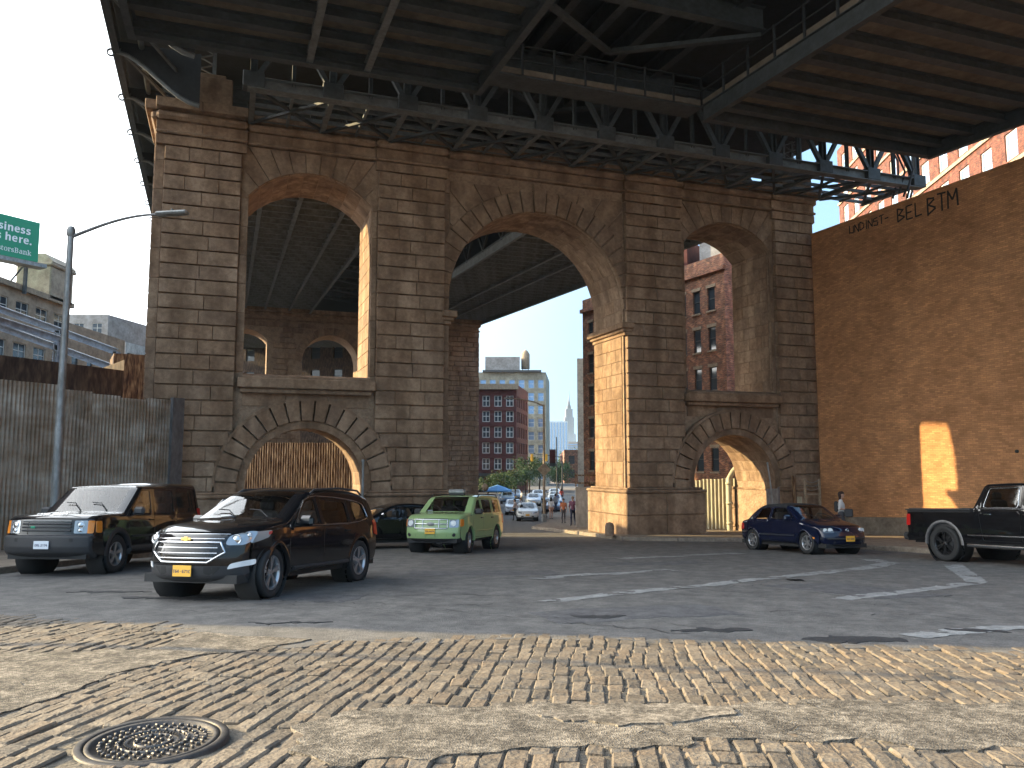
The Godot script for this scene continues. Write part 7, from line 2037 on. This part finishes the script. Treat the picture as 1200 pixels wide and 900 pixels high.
	if q.get("long_hair", false):
		for e in [-1.0, 0.0, 1.0]: HR.append([hc + Vector3(e * 0.06, 0.0, 0.05) * s, hc + Vector3(e * 0.075, -0.3, 0.06) * s, 0.05 * s, 0.032 * s, hair])
	nets(HR, q.get("cell", 0.024) * 0.6, 0.03 * s, hm); build("hair", hm, mat.cloth, o)
	if q.get("bag", false):
		var bm := M.new(); bm.cbox(V.call(0.16, 1.0, -0.26), Vector3(0.14, 0.30, 0.30), 0.04); build("hand_bag", bm, mat.plastic, o)
		bm = M.new(); bm.cbox(V.call(0, 1.22, 0.17), Vector3(0.28, 0.40, 0.14), 0.05); build("rucksack", bm, mat.plastic, o)
	return o
func people():
	person("person", "person with long dark hair in a white top walking along the brick wall", G(12.15, 29.8, 0.13), -0.9 - PI / 2 + 0.5, {"top": Color(0.55, 0.53, 0.52), "leg": Color(0.05, 0.045, 0.05), "long_hair": true, "hair": Color(0.035, 0.015, 0.01), "h": 1.72, "hold": 1.0, "short_sleeves": true, "bag": true, "shoulder": 0.165, "cell": 0.02})
	person("person", "person in a purple shirt and dark jeans walking past the white hoarding", G(3.85, 51.0, 0.13), PI - 0.25, {"top": Color(0.16, 0.06, 0.10), "leg": Color(0.03, 0.035, 0.06), "h": 1.8, "hair": Color(0.25, 0.18, 0.12), "short_sleeves": true})
	var c := 0.04
	var list := [["person in an orange top behind the one in purple by the hoarding", 3.6, 56.5, 3.0, Color(0.50, 0.16, 0.07), Color(0.10, 0.09, 0.09)], ["person in a white dress walking on the sunlit right pavement", 3.2, 66.0, 0.0, Color(0.62, 0.58, 0.55), Color(0.5, 0.3, 0.22)],
		["person in black crouched over a bicycle side of the right kerb", 2.75, 69.0, 2.5, Color(0.02, 0.02, 0.025), Color(0.03, 0.03, 0.04)], ["person in a grey top farther along the right pavement", 4.3, 80.0, 0.2, Color(0.28, 0.29, 0.32), Color(0.05, 0.06, 0.1)],
		["person in blue beyond the one in the white dress", 4.9, 88.0, 3.1, Color(0.10, 0.16, 0.30), Color(0.06, 0.05, 0.05)], ["person in a pale shirt crossing beside the taxi's rear, left of a pair", 0.25, 66.0, 1.2, Color(0.50, 0.38, 0.32), Color(0.02, 0.02, 0.02)],
		["person in dark clothes crossing beside the taxi's rear, right of a pair", 0.75, 67.5, 1.4, Color(0.10, 0.10, 0.12), Color(0.03, 0.03, 0.03)], ["person in red far along the right pavement", 6.2, 101.0, 0.1, Color(0.35, 0.06, 0.05), Color(0.05, 0.05, 0.06)], ["person in white on the far corner near the trees", 1.2, 100.0, 2.0, Color(0.55, 0.55, 0.55), Color(0.1, 0.1, 0.12)]]
	var k := 0
	for e in list:
		person("person", e[0], G(e[1], e[2], 0.13 if e[1] > 2.0 else 0.0), e[3], {"top": e[4], "leg": e[5], "cell": c, "short_sleeves": k % 2 == 0, "stride": 0.1 + 0.05 * (k % 3), "long_hair": k % 3 == 1, "h": 1.68 + 0.04 * (k % 4)}, "people along the street")
		k += 1
